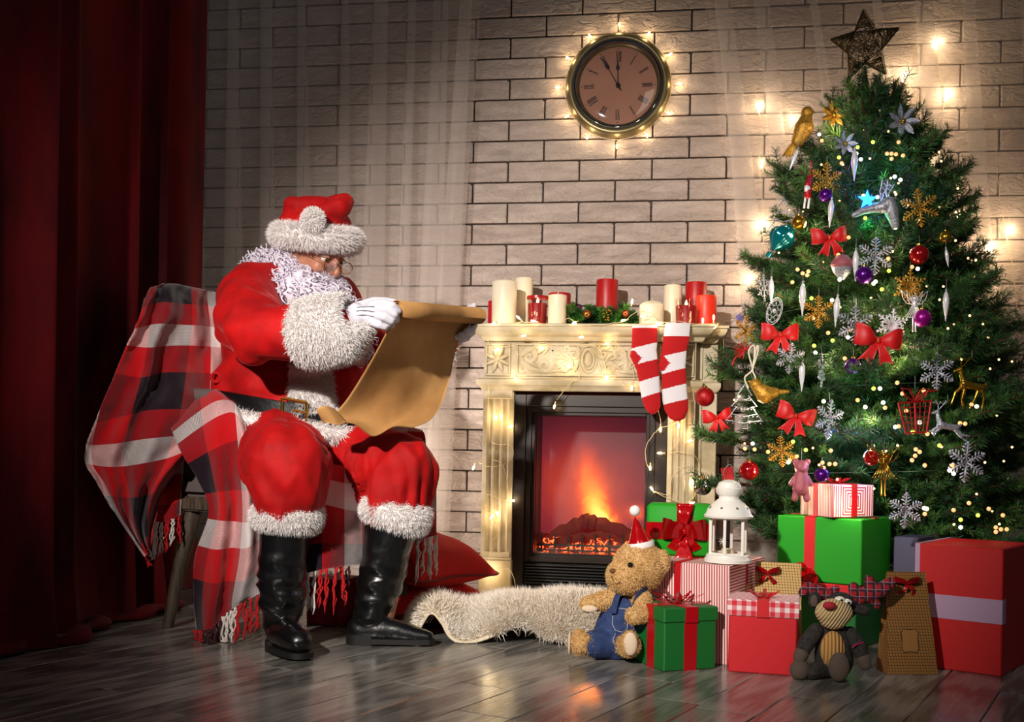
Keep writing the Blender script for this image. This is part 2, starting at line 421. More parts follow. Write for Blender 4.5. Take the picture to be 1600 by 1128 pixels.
# ---------------------------------------------------------------- sheer tulle panels
def sheer_mat():
    mt = bpy.data.materials.new('white_tulle'); mt.use_nodes = True; n = NT(mt)
    d = n.add('ShaderNodeBsdfDiffuse', {'Color': lin('#efe4dc')}).outputs[0]; tl = n.add('ShaderNodeBsdfTranslucent', {'Color': lin('#efe4dc')}).outputs[0]
    mx = n.add('ShaderNodeMixShader', {0: .4, 1: d, 2: tl}).outputs[0]; tr = n.add('ShaderNodeBsdfTransparent').outputs[0]
    o = n.add('ShaderNodeMixShader', {0: .25, 1: tr, 2: mx}).outputs[0]; n.link(o, n.out.inputs[0]); return mt
m_sheer = sheer_mat()
def sheer(name, label, xt, xb, nf, seed, edge=None):
    rs = np.random.RandomState(seed); rows = []
    w = np.cumsum(rs.uniform(.3, 1.9, nf)); w = np.concatenate([[0], w]) / w[-1]; w2 = np.cumsum(rs.uniform(.6, 1.4, nf)); w2 = np.concatenate([[0], w2]) / w2[-1]
    amp = rs.uniform(.01, .045, nf + 1); N = nf * 12
    for k in range(12):
        f = k / 11.0; z = 2.75 * (1 - f) + .01 * f; row = []
        for i in range(N + 1):
            t = i / 12.0; j = min(int(t), nf - 1); q = t - j; sm = q * q * (3 - 2 * q)
            a = (w2[j] * (1 - q) + w2[j + 1] * q) * (1 - f) + (w[j] * (1 - q) + w[j + 1] * q) * f
            a += .6 * math.sin(2 * pi * q) / nf * (.5 + f * .5)
            X = (xt[0] + (xt[1] - xt[0]) * a) * (1 - f) + (xb[0] + (xb[1] - xb[0]) * a) * f
            if edge: X += edge(a, f)
            Y = -.105 + (1 if j % 2 else -1) * amp[j] * math.cos(pi * q) * .9 * (.45 + .6 * f) if False else -.105 + amp[j] * math.sin(2 * pi * q) * (.5 + .6 * f)
            row.append(Vector((X, Y, z)))
        rows.append(row)
    mb = MB(); mb.grid(rows); o = obj(name, mb, m_sheer, loc=(xb[0], -.1, 0), angle=0); tag(o, label, 'curtain'); return o
sheer('sheer_curtain', 'sheer white tulle curtain hanging on the brick wall behind the armchair', (-2.15, -.83), (-2.1, -.97), 9, 4)
sheer('sheer_curtain', 'sheer white tulle curtain hanging between the fireplace and the tree', (-.03, 1.75), (.28, 1.75), 9, 9, lambda a, f: (1 - a) ** 3 * .06 * math.sin(f * 3))
# ---------------------------------------------------------------- fireplace mantel
m_plaster = M('antique_cream_plaster', '#cdbfa2', rough=.5, col2='#a69673', nscale=9, bump=.25, bscale=45, bdist=.003, spec=.4)
m_black = M('black_bronze_metal', '#1b1512', rough=.34, metal=.35, spec=.5, col2='#2a1f19', nscale=4)
m_blackmatte = M('matte_black', '#0d0b0b', rough=.6)
m_wire = M('cream_wire', '#d9c596', rough=.45)
WARM = (1.0, .77, .48)
m_bulb = M('warm_bulb', '#fff0c8', emit='#ffd590', estr=26)
m_bulbglass = M('bulb_tip', '#fff6e0', rough=.2, emit='#ffe2ae', estr=3)
X0, X1, XC = -.765, .037, -.364; YF = -.33; ZT = 1.047
man = thing('fireplace_mantel', 'cream carved plaster fireplace mantel with fluted columns against the brick wall', 'fireplace', (XC, YF, 0))
def molding(prof, x0, x1, yb=0.0):
    """profile [(y,z)...] swept along the front, with square ends"""
    mb = MB(); poly = [(yb, prof[0][1])] + list(prof) + [(yb, prof[-1][1])]; mb.prism(poly, x0, x1, axis='x'); return mb
shelf_prof = [(-.345, .985), (-.352, .990), (-.356, 1.000), (-.368, 1.006), (-.380, 1.016), (-.386, 1.028), (-.386, 1.034), (-.392, 1.037), (-.392, 1.045), (-.388, 1.047)]
mb = MB()
# mitred shelf: profile wrapped around left, front, right
def wrap(prof, x0, x1, y0, over, z0=None):
    mb = MB(); rows = []
    for y, z in prof:
        e = -(y - y0)      # how far the profile stands out from the body
        rows.append([(x0 - e, 0.0, z), (x0 - e, y, z), (x1 + e, y, z), (x1 + e, 0.0, z)])
    mb.grid(rows); n = len(prof)
    mb.add(rows[0], [(0, 1, 2, 3)]); mb.add(rows[-1], [(3, 2, 1, 0)]); return mb
obj('shelf', wrap(shelf_prof, X0 + .012, X1 + .01, -.335, 0), m_plaster, man)
wp = [(y + .055, z) for y, z in shelf_prof]
mb = wrap(wp, X1, .098, -.28, 0); obj('side_shelf', mb, m_plaster, man)
mb = MB().bbox((X1 - .01, -.272, 0), (.118, 0, .8), .003); mb.bbox((X1 - .01, -.272, .84), (.118, 0, .99), .003)
mb.bbox((.052, -.279, .85), (.062, -.27, .985), .002); mb.bbox((.052, -.279, .17), (.062, -.27, .79), .002); mb.bbox((.03, -.285, .0), (.124, 0, .15), .003)
obj('side_panel', mb, m_plaster, man)
obj('side_moulding', wrap([(-.28, .8), (-.29, .806), (-.298, .82), (-.298, .834), (-.29, .84), (-.28, .842)], X1, .112, -.28, 0), m_plaster, man)
obj('lower_moulding', wrap([(-.33, .797), (-.338, .803), (-.342, .812), (-.352, .818), (-.356, .83), (-.356, .838), (-.348, .842), (-.335, .845)], X0, X1, -.33, 0), m_plaster, man)
mb = MB().bbox((X0, -.33, .842), (X1, 0, .99), .002)
obj('frieze', mb, m_plaster, man)
# raised frames of the three frieze panels
for nm, a, b in (('panel_frame', X0 + .006, X0 + .105), ('panel_frame', X0 + .125, X1 - .125), ('panel_frame', X1 - .105, X1 - .006)):
    mb = MB(); t = .009; z0, z1 = .852, .978; y0, y1 = -.339, -.329
    for q in (((a, y0, z0), (b, y1, z0 + t)), ((a, y0, z1 - t), (b, y1, z1)), ((a, y0, z0 + t), (a + t, y1, z1 - t)), ((b - t, y0, z0 + t), (b, y1, z1 - t))): mb.bbox(*q, r=.003)
    obj(nm, mb, m_plaster, man)
def petal(mb, c, ang, L, w, y=-.332, d=.011):
    ca, sa = math.cos(ang), math.sin(ang); n = 7; vs = []; rows = []
    for i in range(n):
        t = i / (n - 1); ww = w * math.sin(pi * min(.98, t * .92 + .06)) ** .7; r = []
        for k in (-1, -.5, 0, .5, 1):
            x = ca * L * t - sa * ww * k; z = sa * L * t + ca * ww * k
            r.append((c[0] + x, y - d * (1 - abs(k) ** 2) * (.35 + math.sin(pi * t * .9)) + (.002 if k == 0 else 0), c[1] + z))
        rows.append(r)
    mb.grid(rows)
for xc in (X0 + .0555, X1 - .0555):
    mb = MB()
    for k in range(8): petal(mb, (xc, .915), k * pi / 4 + pi / 8, .055 if k % 2 else .05, .0105)
    mb.ball((xc, -.334, .915), (.011, .009, .011), 12); obj('flower_relief', mb, m_plaster, man)
def scroll(mb, c, r0, turns, a0, d, rt=.0052, tail=None, sgn=1):
    pts = []; rs = []; n = int(18 * turns) + 6
    for i in range(n):
        t = i / (n - 1); r = r0 * (1 - t) ** .8 + .002; a = a0 + d * t * turns * 2 * pi
        pts.append((c[0] + sgn * r * math.cos(a), -.332, c[1] + r * math.sin(a))); rs.append(rt * (1 - .5 * t))
    if tail:
        p0 = Vector(pts[0]); tl = [Vector((c[0] + sgn * (x - 0), -.332, c[1] + z)) for x, z in tail]; tl = curve(tl + [p0], 12)[:-1]
        rs = [rt * (.35 + .65 * i / 11) for i in range(11)] + rs; pts = [tuple(p) for p in tl] + pts
    mb.tube(pts, rs, 7, flat=2.0)
mb = MB()
for s in (-1, 1):
    def C(x, z): return (XC + s * x, .915 + z)
    for (x, z, r, tu, a0, d, rt, tail) in [(.225, .012, .030, 1.6, -.6, 1, .006, [(-.15, -.045), (-.09, -.055), (-.02, -.05)]), (.165, -.022, .024, 1.4, 2.6, 1, .0055, [(-.10, .06), (-.055, .055), (-.03, .03)]),
                              (.115, .028, .022, 1.4, .4, -1, .005, [(-.06, -.06), (-.02, -.055), (.02, -.03)]), (.085, -.03, .018, 1.3, 3.0, -1, .005, [(.05, .05), (-.0, .05), (-.022, .02)]),
                              (.055, .022, .02, 1.2, 1.0, 1, .0045, [(.06, -.02), (.04, .01), (.03, .03)]), (.245, -.035, .014, 1.2, 2.0, -1, .004, [(-.04, -.012), (-.02, -.016)]), (.19, .043, .012, 1.2, 0, 1, .004, [(.05, -.01), (.03, -.012)])]:
        scroll(mb, C(x, z), r, tu, a0, d, rt, tail, s)
    for (x, z, a, L, w) in [(.13, -.04, 2.5, .05, .007), (.14, -.035, 1.9, .05, .006), (.15, -.045, 1.3, .055, .006), (.19, -.03, .6, .05, .006), (.1, 0, 1.2, .05, .006), (.08, .0, .4, .045, .006), (.06, -.03, -.3, .05, .006), (.2, .02, 2.6, .04, .005), (.17, .02, 2.2, .035, .005), (.22, -.03, 3.3, .04, .005), (.05, -.045, 1.9, .045, .006), (.03, .03, 1.1, .035, .006)]:
        petal(mb, C(x, z), a if s > 0 else pi - a, L, w, -.331, .006)
ov = [(XC + .022 * math.cos(a), -.333, .917 + .036 * math.sin(a)) for a in [2 * pi * i / 24 for i in range(24)]]
mb.tube(ov, .0045, 6, closed=True); mb.ball((XC, -.329, .917), (.017, .009, .03), 14)
ov = [(XC + .034 * math.cos(a), -.331, .917 + .05 * math.sin(a)) for a in [2 * pi * i / 28 for i in range(28)]]
mb.tube(ov, .003, 6, closed=True)
obj('scroll_relief', mb, m_plaster, man)
for xa, xb in ((X0, X0 + .119), (X1 - .1, X1)):
    w = xb - xa; poly = [(xa, 0), (xa, YF + .004)]; nfl = 3; m0 = .014; fw = (w - 2 * m0) / nfl
    for i in range(nfl):
        a = xa + m0 + i * fw; g = .006
        poly += [(a + g * .5, YF)]
        for k in range(1, 6): q = k / 6; poly.append((a + g * .5 + (fw - g) * q, YF + .011 * math.sin(pi * q)))
        poly += [(a + fw - g * .5, YF)]
    poly += [(xb, YF + .004), (xb, 0)]
    mb = MB().prism([(p[0], p[1]) for p in poly], .155, .79, axis='z'); mb.bbox((xa + .003, YF - .002, .765), (xb - .003, 0, .8), .003); mb.bbox((xa + .003, YF - .002, .155), (xb - .003, 0, .18), .003)
    obj('pilaster', mb, m_plaster, man, angle=25)
    mb = MB().bbox((xa - .004, YF - .012, 0), (xb + .004, 0, .15), .003); mb.bbox((xa - .002, YF - .007, .148), (xb + .002, 0, .16), .003)
    obj('plinth', mb, m_plaster, man)
# ---------------------------------------------------------------- electric firebox
fa, fb = X0 + .1195, X1 - .1005; YB = -.312
fbx = thing('electric_firebox', 'black metal electric fireplace insert with glowing logs behind glass', 'fireplace', ((fa + fb) / 2, YB, 0))
def ring(x0, z0, x1, z1, t, y0, y1, tb=None):
    mb = MB(); tb = t if tb is None else tb
    for q in (((x0, y0, z0), (x0 + t, y1, z1)), ((x1 - t, y0, z0), (x1, y1, z1)), ((x0 + t, y0, z1 - t), (x1 - t, y1, z1)), ((x0 + t, y0, z0), (x1 - t, y1, z0 + tb))): mb.bbox(*q, r=.002)
    return mb
obj('outer_frame', ring(fa, .0, fb, .785, .045, YB, -.2, .03), m_black, fbx)
obj('inner_frame', ring(fa + .045, .145, fb - .045, .74, .022, YB + .008, -.22), m_black, fbx)
obj('door_frame', ring(fa + .066, .165, fb - .066, .72, .014, YB + .016, -.23), m_black, fbx)
mb = MB()
for k in range(9): z = .038 + k * .0115; mb.bbox((fa + .05, YB + .008, z), (fb - .05, YB + .024, z + .0055), .0015)
mb.bbox((fa + .045, YB + .03, .03), (fb - .045, -.2, .145), .001)
lv = obj('louvre_grille', mb, m_blackmatte, fbx)
mb = MB(); ga, gb, gz0, gz1 = fa + .078, fb - .078, .178, .708
mb.box((ga, -.10, gz0), (gb, -.09, gz1))
sm = bpy.data.materials.new('fire_screen'); sm.use_nodes = True; n = NT(sm); co = n.coord('Object')
sx = n.add('ShaderNodeSeparateXYZ', {0: co}); X, Z = sx.outputs[0], sx.outputs[2]
nz = n.noise(n.scale(co, (1, 1, .5)), 9, 4, .6, .6).outputs[0]; nz2 = n.noise(co, 3.5, 3).outputs[0]
Xd = n.math('ADD', X, n.math('MULTIPLY', n.math('SUBTRACT', nz, .5), .11))
def gauss(x0, z0, wx, wz):
    a = n.math('DIVIDE', n.math('SUBTRACT', Xd, x0), wx); b = n.math('DIVIDE', n.math('SUBTRACT', Z, z0), wz)
    s = n.math('ADD', n.math('MULTIPLY', a, a), n.math('MULTIPLY', b, b)); return n.math('POWER', 2.718, n.math('MULTIPLY', s, -1.0))
fl = n.math('ADD', n.math('ADD', n.math('MULTIPLY', gauss(.045, .27, .045, .07), .95), n.math('MULTIPLY', gauss(.01, .36, .04, .08), .42)), n.math('MULTIPLY', gauss(-.03, .5, .04, .09), .22))
fl = n.math('ADD', fl, n.math('MULTIPLY', gauss(.16, .33, .03, .03), .35))
bg = n.math('MULTIPLY', gauss(-.04, .40, .26, .22), .36); fl = n.math('ADD', fl, n.math('MULTIPLY', bg, n.math('ADD', n.math('MULTIPLY', nz2, .9), .5)))
col = n.ramp(fl, [(0, (.05, .006, .014, 1)), (.18, (.24, .018, .022, 1)), (.42, (.62, .055, .012, 1)), (.7, (1.0, .26, .02, 1)), (1, (1, .58, .10, 1))])
n.bs.inputs['Base Color'].default_value = (0.01, .002, .002, 1); n.link(col, n.bs.inputs['Emission Color']); n.link(n.math('ADD', n.math('MULTIPLY', fl, 1.0), .75), n.bs.inputs['Emission Strength'])
o = obj('flame_screen', mb, sm, fbx, world=True, label='glowing orange flame and red haze')
mb = MB().box((ga, -.26, gz0 - .02), (ga + .004, -.09, gz1)).box((gb - .004, -.26, gz0 - .02), (gb, -.09, gz1)).box((ga, -.26, gz1), (gb, -.09, gz1 + .004)).box((ga, -.29, gz0 - .02), (gb, -.09, gz0 - .012))
obj('firebox_lining', mb, M('dark_red_lining', '#1a0b09', rough=.5), fbx)
m_log = M('charred_log', '#3a1d12', rough=.9, col2='#120907', nscale=18, bump=.8, bscale=30, bdist=.01, emit='#ff2a06', estr=.08)
xm = (ga + gb) / 2
for pts, r in (([(ga + .02, -.16, .20), (xm - .06, -.17, .275), (xm + .0, -.17, .30)], .032), ([(xm - .03, -.20, .30), (xm + .04, -.18, .285), (gb - .03, -.16, .235)], .03), ([(xm - .09, -.13, .22), (xm, -.13, .25), (xm + .12, -.13, .25)], .035), ([(ga + .08, -.21, .21), (xm + .03, -.20, .24), (gb - .08, -.2, .215)], .022)):
    mb = MB(); pp = curve(pts, 14); mb.tube(pp, [r * (1 + .18 * math.sin(i * 2.1)) * (.9 if i in (0, 13) else 1) for i in range(14)], 10); obj('log', mb, m_log, fbx)
em = bpy.data.materials.new('embers'); em.use_nodes = True; n = NT(em); co = n.coord('Object')
vz = n.add('ShaderNodeTexVoronoi', {'Vector': co, 'Scale': 55.0}, feature='DISTANCE_TO_EDGE').outputs[0]; nn = n.noise(co, 22, 3).outputs[0]
f = n.math('MULTIPLY', n.math('LESS_THAN', vz, .09), n.math('GREATER_THAN', nn, .40)); n.bs.inputs['Base Color'].default_value = (.05, .01, .005, 1)
n.bs.inputs['Emission Color'].default_value = (1, .07, .015, 1); n.link(n.math('ADD', n.math('MULTIPLY', f, 5.0), .12), n.bs.inputs['Emission Strength'])
mb = MB(); rs = random.Random(3)
for k in range(60):
    x = rs.uniform(ga + .02, gb - .02); mb.ball((x, rs.uniform(-.245, -.15), .195 + rs.uniform(-.01, .035)), (rs.uniform(.012, .024), .014, rs.uniform(.010, .02)), 8)
obj('ember_bed', mb, em, fbx, kind='stuff')
mb = MB()
for k in range(8): x = ga + .03 + k * (gb - ga - .06) / 7; mb.bbox((x - .004, -.262, .18), (x + .004, -.254, .255), .002)
mb.bbox((ga + .01, -.264, .205), (gb - .01, -.256, .213), .002); mb.bbox((ga + .01, -.264, .185), (gb - .01, -.256, .192), .002)
obj('grate', mb, m_blackmatte, fbx)
gm = bpy.data.materials.new('pane_glass'); gm.use_nodes = True; n = NT(gm); fr = n.add('ShaderNodeFresnel', {0: 1.75}).outputs[0]
gl = n.add('ShaderNodeBsdfGlossy', {'Roughness': .03}).outputs[0]; tr = n.add('ShaderNodeBsdfTransparent').outputs[0]
n.link(n.add('ShaderNodeMixShader', {0: fr, 1: tr, 2: gl}).outputs[0], n.out.inputs[0]); m_glass = gm
obj('glass_pane', MB().box((ga, -.289, gz0 - .01), (gb, -.286, gz1 + .01)), gm, fbx)
light('POINT', 'fire_glow', (XC + .02, -.22, .42), 1.2, (1, .25, .05), parent=fbx, shadow_soft_size=.05)
# ---------------------------------------------------------------- hearth board
# ---------------------------------------------------------------- candles on the shelf
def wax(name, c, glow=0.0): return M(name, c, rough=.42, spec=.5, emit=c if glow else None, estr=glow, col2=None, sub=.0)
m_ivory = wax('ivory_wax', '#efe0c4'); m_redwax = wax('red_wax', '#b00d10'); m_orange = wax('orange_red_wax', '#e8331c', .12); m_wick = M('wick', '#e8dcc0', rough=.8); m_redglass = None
m_clear = bpy.data.materials.new('clear_glass'); m_clear.use_nodes = True; n = NT(m_clear); fr = n.add('ShaderNodeFresnel', {0: 1.5}).outputs[0]
gl = n.add('ShaderNodeBsdfGlossy', {'Roughness': .04}).outputs[0]; tr = n.add('ShaderNodeBsdfTransparent', {0: (.95, .93, .92, 1)}).outputs[0]
n.link(n.add('ShaderNodeMixShader', {0: .09, 1: tr, 2: gl}).outputs[0], n.out.inputs[0])
m_flame = M('candle_flame', '#ffe0a0', emit='#ffcf80', estr=14)
def candle(u0, u1, vt, Y, mat, label, dome=0, flat=False, group=None):
    a = W(u0, vt, Y); b = W(u1, vt, Y); r = (b.x - a.x) / 2; xc = (a.x + b.x) / 2; h = (a.z + b.z) / 2 - ZT
    t = thing('candle', label, 'candle', (xc, Y, ZT + .001)); c = (xc, Y, ZT + .001)
    if dome: prof = [(r * .97, 0), (r, .003), (r, h - dome), (r * .97, h - dome * .8), (r * .7, h - dome * .35), (r * .25, h - dome * .05), (0, h)]
    else: prof = [(r * .97, 0), (r, .003), (r, h - .004), (r * .96, h), (r * .85, h), (r * .8, h - .006), (0, h - .008)]
    obj('wax', MB().lathe(prof, 32, c), mat, t)
    obj('wick', MB().tube([(xc, Y, c[2] + h - .008), (xc + .001, Y, c[2] + h + .004), (xc + .003, Y, c[2] + h + .009)], .0012, 6), m_wick, t)
    return t
candle(769.5, 808, 437, -.30, m_ivory, 'thick ivory pillar candle standing foremost at the left end of the mantel', .012)
candle(805, 833, 433, -.15, m_ivory, 'tall ivory candle behind the thick pillar at the left end of the mantel', .008)
candle(763, 785, 471, -.13, m_redwax, 'red candle almost hidden behind the thick ivory pillar on the mantel')
candle(857, 886, 460, -.31, m_ivory, 'slim ivory candle between the left red votive glass and the evergreen garland', .006)
candle(857, 892, 459, -.14, m_redwax, 'red candle peeping out behind the slim ivory candle left of the garland')
candle(932, 966, 438, -.15, m_redwax, 'dark red pillar candle rising out of the evergreen garland on the mantel')
candle(999, 1038, 470, -.27, m_ivory, 'short wide domed ivory candle right of the garland above the striped stockings', .022)
candle(1037, 1066, 444, -.15, m_ivory, 'tall ivory candle behind the domed one on the right of the mantel', .01)
candle(1071, 1105, 442, -.12, m_redwax, 'dark red pillar candle at the back right end of the mantel')
candle(1087, 1120, 463, -.22, m_orange, 'glowing orange-red candle at the far right end of the mantel')
def votive(u0, u1, vt, Y, label, rim=False):
    a = W(u0, vt, Y); b = W(u1, vt, Y); r = (b.x - a.x) / 2; xc = (a.x + b.x) / 2; h = a.z - ZT; c = (xc, Y, ZT + .001)
    t = thing('votive_candle', label, 'candle', c)
    prof = [(0, 0), (r * .8, 0), (r * .86, .004), (r, h), (r * .96, h), (r * .83, .009), (0, .009)]
    obj('glass', MB().lathe(prof, 32, c), m_clear, t)
    wx = MB().lathe([(0, .0095), (r * .80, .0095), (r * .88, h * .72), (r * .84, h * .75), (r * .3, h * .70), (0, h * .7)], 28, c); obj('wax', wx, m_redwax, t)
    if rim: obj('rim', MB().lathe([(r * .95, h - .012), (r * 1.01, h - .012), (r * 1.01, h - .002), (r * .95, h - .002)], 28, c, cap=False), M('red_glitter_rim', '#a80d12', rough=.3), t)
    obj('flame', MB().lathe([(0, 0), (.004, .004), (.005, .009), (.003, .017), (0, .026)], 12, (xc, Y, ZT + h * .74)), m_flame, t)
    light('POINT', 'flame_light', (xc, Y, ZT + h + .03), .10, WARM, parent=t, shadow_soft_size=.01)
votive(823.5, 857, 463, -.27, 'lit red candle in a clear glass with red rim beside the thick ivory pillar', True)
votive(1054, 1091, 468, -.29, 'lit red candle in a plain clear glass above the right-hand stocking')
# ---------------------------------------------------------------- evergreen garland on the shelf
def needle_mat(name, c, c2): return M(name, c, rough=.5, col2=c2, nscale=14, spec=.4, rnd=True)
m_needle = needle_mat('pine_needles', '#2c5a24', '#14381c'); m_needle2 = needle_mat('fresh_needles', '#4f8a2c', '#2a5c1e')
def needles(mb, pts, rad, count, length, width, seed, up=0.3, mi=0, back=.55):
    rs = np.random.RandomState(seed); pts = np.array([tuple(p) for p in pts]); n = len(pts)
    t = rs.rand(count) * (n - 1.001); i = t.astype(int); f = (t - i)[:, None]; p = pts[i] * (1 - f) + pts[i + 1] * f
    d = pts[i + 1] - pts[i]; d /= np.linalg.norm(d, axis=1, keepdims=True)
    r = rs.normal(0, 1, (count, 3)); r -= d * (r * d).sum(1, keepdims=True); r /= np.linalg.norm(r, axis=1, keepdims=True)
    q = r * 1.0 + d * (back + rs.rand(count, 1) * .5) ; q[:, 2] += up * .3; q /= np.linalg.norm(q, axis=1, keepdims=True)
    L = length * (.7 + .5 * rs.rand(count, 1)); s = np.cross(q, rs.normal(0, 1, (count, 3))); s /= np.linalg.norm(s, axis=1, keepdims=True); s *= width / 2
    tip = p + q * L; mid = p + q * L * .6
    vs = np.stack([p - s * .7, p + s * .7, mid + s, tip, mid - s], 1).reshape(-1, 3); o = len(mb.v); mb.v += [tuple(x) for x in vs]; b = np.arange(count) * 5 + o
    mb.f += [(k, k + 1, k + 2, k + 3, k + 4) for k in b]; mb.m += [mi] * count
gl_ = thing('evergreen_garland', 'short evergreen garland with baubles and gold berries around the dark red pillar candle', 'garland', W(944, 500, -.2) * 1)
gl_.location.z = ZT
mb = MB(); rs = random.Random(5)
for k in range(70):
    u = 890 + k * 1.56 + rs.uniform(-3, 3); p = W(u, 497, -.24 + rs.uniform(-.05, .07)); p.z = ZT + .012
    e = p + Vector((rs.uniform(-.045, .045), rs.uniform(-.05, .03), rs.uniform(.01, .085) * (1 - .35 * abs(u - 944) / 60)))
    if e.x < -.5: e.x = -.49
    pts = curve([p, (p + e) / 2 + Vector((0, 0, .008)), e], 5); needles(mb, pts, 0, 170, .02, .002, k, mi=k % 2)
obj('foliage', mb, [m_needle, m_needle2], gl_, kind='stuff', smooth=False)
m_gold = M('gold_glitter', '#dca63c', rough=.34, metal=.55, col2='#9c6c20', nscale=160, bump=.6, bscale=500, bdist=.002)
m_silver = M('silver_glitter', '#d8d8e2', rough=.28, metal=.6, col2='#8e8e9c', nscale=160, bump=.6, bscale=500, bdist=.002)
m_redshine = M('red_bauble', '#a5080e', rough=.16, metal=.45, coat=.6); m_redglit = M('red_glitter', '#c00a12', rough=.35, metal=.3, col2='#7d0408', nscale=150, bump=.5, bscale=500, bdist=.002)
m_copper = M('copper_bauble', '#a8562c', rough=.25, metal=.7)
for u, v, r, mt in ((917, 491, .017, m_copper), (977, 490, .014, m_redshine)):
    obj('bauble', MB().ball(W(u, v, -.31), r, 18), mt, gl_)
    mb = MB(); c = W(u, v, -.328); mb.tube([(c.x + r * .45 * math.cos(a), c.y, c.z + r * .45 * math.sin(a)) for a in [i * pi / 6 for i in range(12)]], .0016, 5, closed=True); obj('bauble_ring', mb, m_gold, gl_)
mb = MB()
for k in range(16): c = W(949 + rs.uniform(-7, 7), 492 + rs.uniform(-9, 9), -.325); mb.ball(c, .0035, 8)
obj('gold_berries', mb, m_gold, gl_)
obj('purple_berry', MB().ball(W(905, 480, -.29), .012, 14), M('plum_berry', '#3b1226', rough=.4), gl_)
# ---------------------------------------------------------------- striped stockings
m_knitr = M('red_knit', '#b8060c', rough=.9, sheen=.3, bump=.35, bscale=420, bdist=.002); m_knitw = M('white_knit', '#e6dfe4', rough=.9, sheen=.3, bump=.35, bscale=420, bdist=.002)
def stocking(rows, bands, heel, label, Y):
    mb = MB(); R = []; N = 48; K = 150; dep = .013
    vs_ = [r[2] for r in rows]
    for k in range(K):
        v = vs_[0] + (vs_[-1] - vs_[0]) * k / (K - 1)
        for i in range(len(rows) - 1):
            if rows[i][2] <= v <= rows[i + 1][2] + 1e-6: break
        f = (v - rows[i][2]) / (rows[i + 1][2] - rows[i][2]); f = f * f * (3 - 2 * f) * .4 + f * .6
        l = rows[i][0] * (1 - f) + rows[i + 1][0] * f; r = rows[i][1] * (1 - f) + rows[i + 1][1] * f
        pl = W(l, v, Y); pr = W(r, v, Y); c = (pl + pr) / 2; hw = (pr - pl).length / 2; end = min(1, (K - 1 - k) / 6 + .1) ** .5
        R.append([(c.x + hw * math.cos(a), c.y + dep * end * math.sin(a) * (1 if hw > .004 else .3), c.z) for a in [2 * pi * j / N for j in range(N)]])
    mb.grid(R, closed=True); mb.add(R[-1], [tuple(range(N))]); mb.add(R[0], [tuple(range(N - 1, -1, -1))])
    nf = (K - 1) * N
    for q in range(nf):
        k, j = divmod(q, N); v = vs_[0] + (vs_[-1] - vs_[0]) * (k + .5) / (K - 1); x = math.cos(2 * pi * (j + .5) / N)
        vv = v + (x * 5 if v > bands[1][0] + 8 else 0); c = 0
        for b, cc in bands:
            if vv >= b: c = cc
        if heel[0] < v < heel[1] and x < -.25 - abs(v - (heel[0] + heel[1]) / 2) / (heel[1] - heel[0]) * 1.1 + .1: c = 0
        mb.m[q] = c
    # folded rim over the shelf edge
    mb2 = MB(); o = obj('stocking', mb, [m_knitr, m_knitw], loc=W((rows[0][0] + rows[0][1]) / 2, rows[0][2], Y)); tag(o, label, 'stocking'); return o
stocking([(988, 1027, 509), (987, 1027, 538), (986, 1026, 548), (984, 1027, 556), (989, 1028, 567), (995, 1030, 580), (999, 1031, 600), (1002, 1032, 620), (1006, 1032, 634), (1011, 1028, 643), (1017, 1022, 647)],
         [(0, 1), (513, 0), (540, 1), (566, 0), (592, 1), (617, 0)], (548, 570), 'left striped stocking with a red band under its rim, hanging from the mantel shelf', -.408)
stocking([(1040, 1079, 505), (1036, 1077, 530), (1034, 1073, 548), (1030, 1072, 563), (1029, 1071, 572), (1034, 1072, 584), (1034, 1073, 605), (1035, 1075, 625), (1038, 1075, 640), (1045, 1070, 653), (1054, 1062, 658)],
         [(0, 1), (526, 0), (553, 1), (580, 0), (604, 1), (628, 0)], (556, 580), 'right striped stocking with a wide white rim, hanging lower from the mantel shelf', -.41)
# ---------------------------------------------------------------- fairy light strings
def label_wall(p): return 'wall' in p['label'] and 'clock rim' not in p['label']
def bulb(parent, p, d=(0, 0, -1), glow=0.0, s=1.0, off=(0, -.03, 0)):
    d = Vector(d).normalized(); T = Matrix.Translation(p) @ d.to_track_quat('Z', 'Y').to_matrix().to_4x4() @ Matrix.Scale(s, 4)
    mb = MB(); mb.lathe([(.0022, -.012), (.0026, -.010), (.0026, 0)], 8, mi=0, T=T); mb.lathe([(.0024, 0), (.0034, .004), (.0036, .010), (.0028, .014), (0, .017)], 8, mi=1, T=T)
    o = obj('bulb', mb, [m_wire, m_bulb], parent)
    if glow: light('POINT', 'bulb_glow', p + Vector(off), glow * (1.3 if label_wall(parent) else .55), WARM, parent=parent, shadow_soft_size=.012)
    return o
def string(label, wires, bulbs, r=.0011, group=None, glow=.1):
    t = thing('string_lights', label, 'fairy lights', bulbs[0][0], 0, group)
    mb = MB()
    for w in wires:
        c = curve(w, len(w) * 7); mb.tube([p + Vector((fbm(p, 30), fbm(p + Vector((9, 1, 2)), 30) * .4, fbm(p + Vector((3, 7, 1)), 30))) * .004 for p in c], r, 5)
    obj('wire', mb, m_wire, t)
    for b in bulbs: bulb(t, b[0], b[1] if len(b) > 1 else (0, 0, -1), b[2] if len(b) > 2 else 0.0)
    return t
S = lambda u, v, Y=-.40: W(u, v, Y)
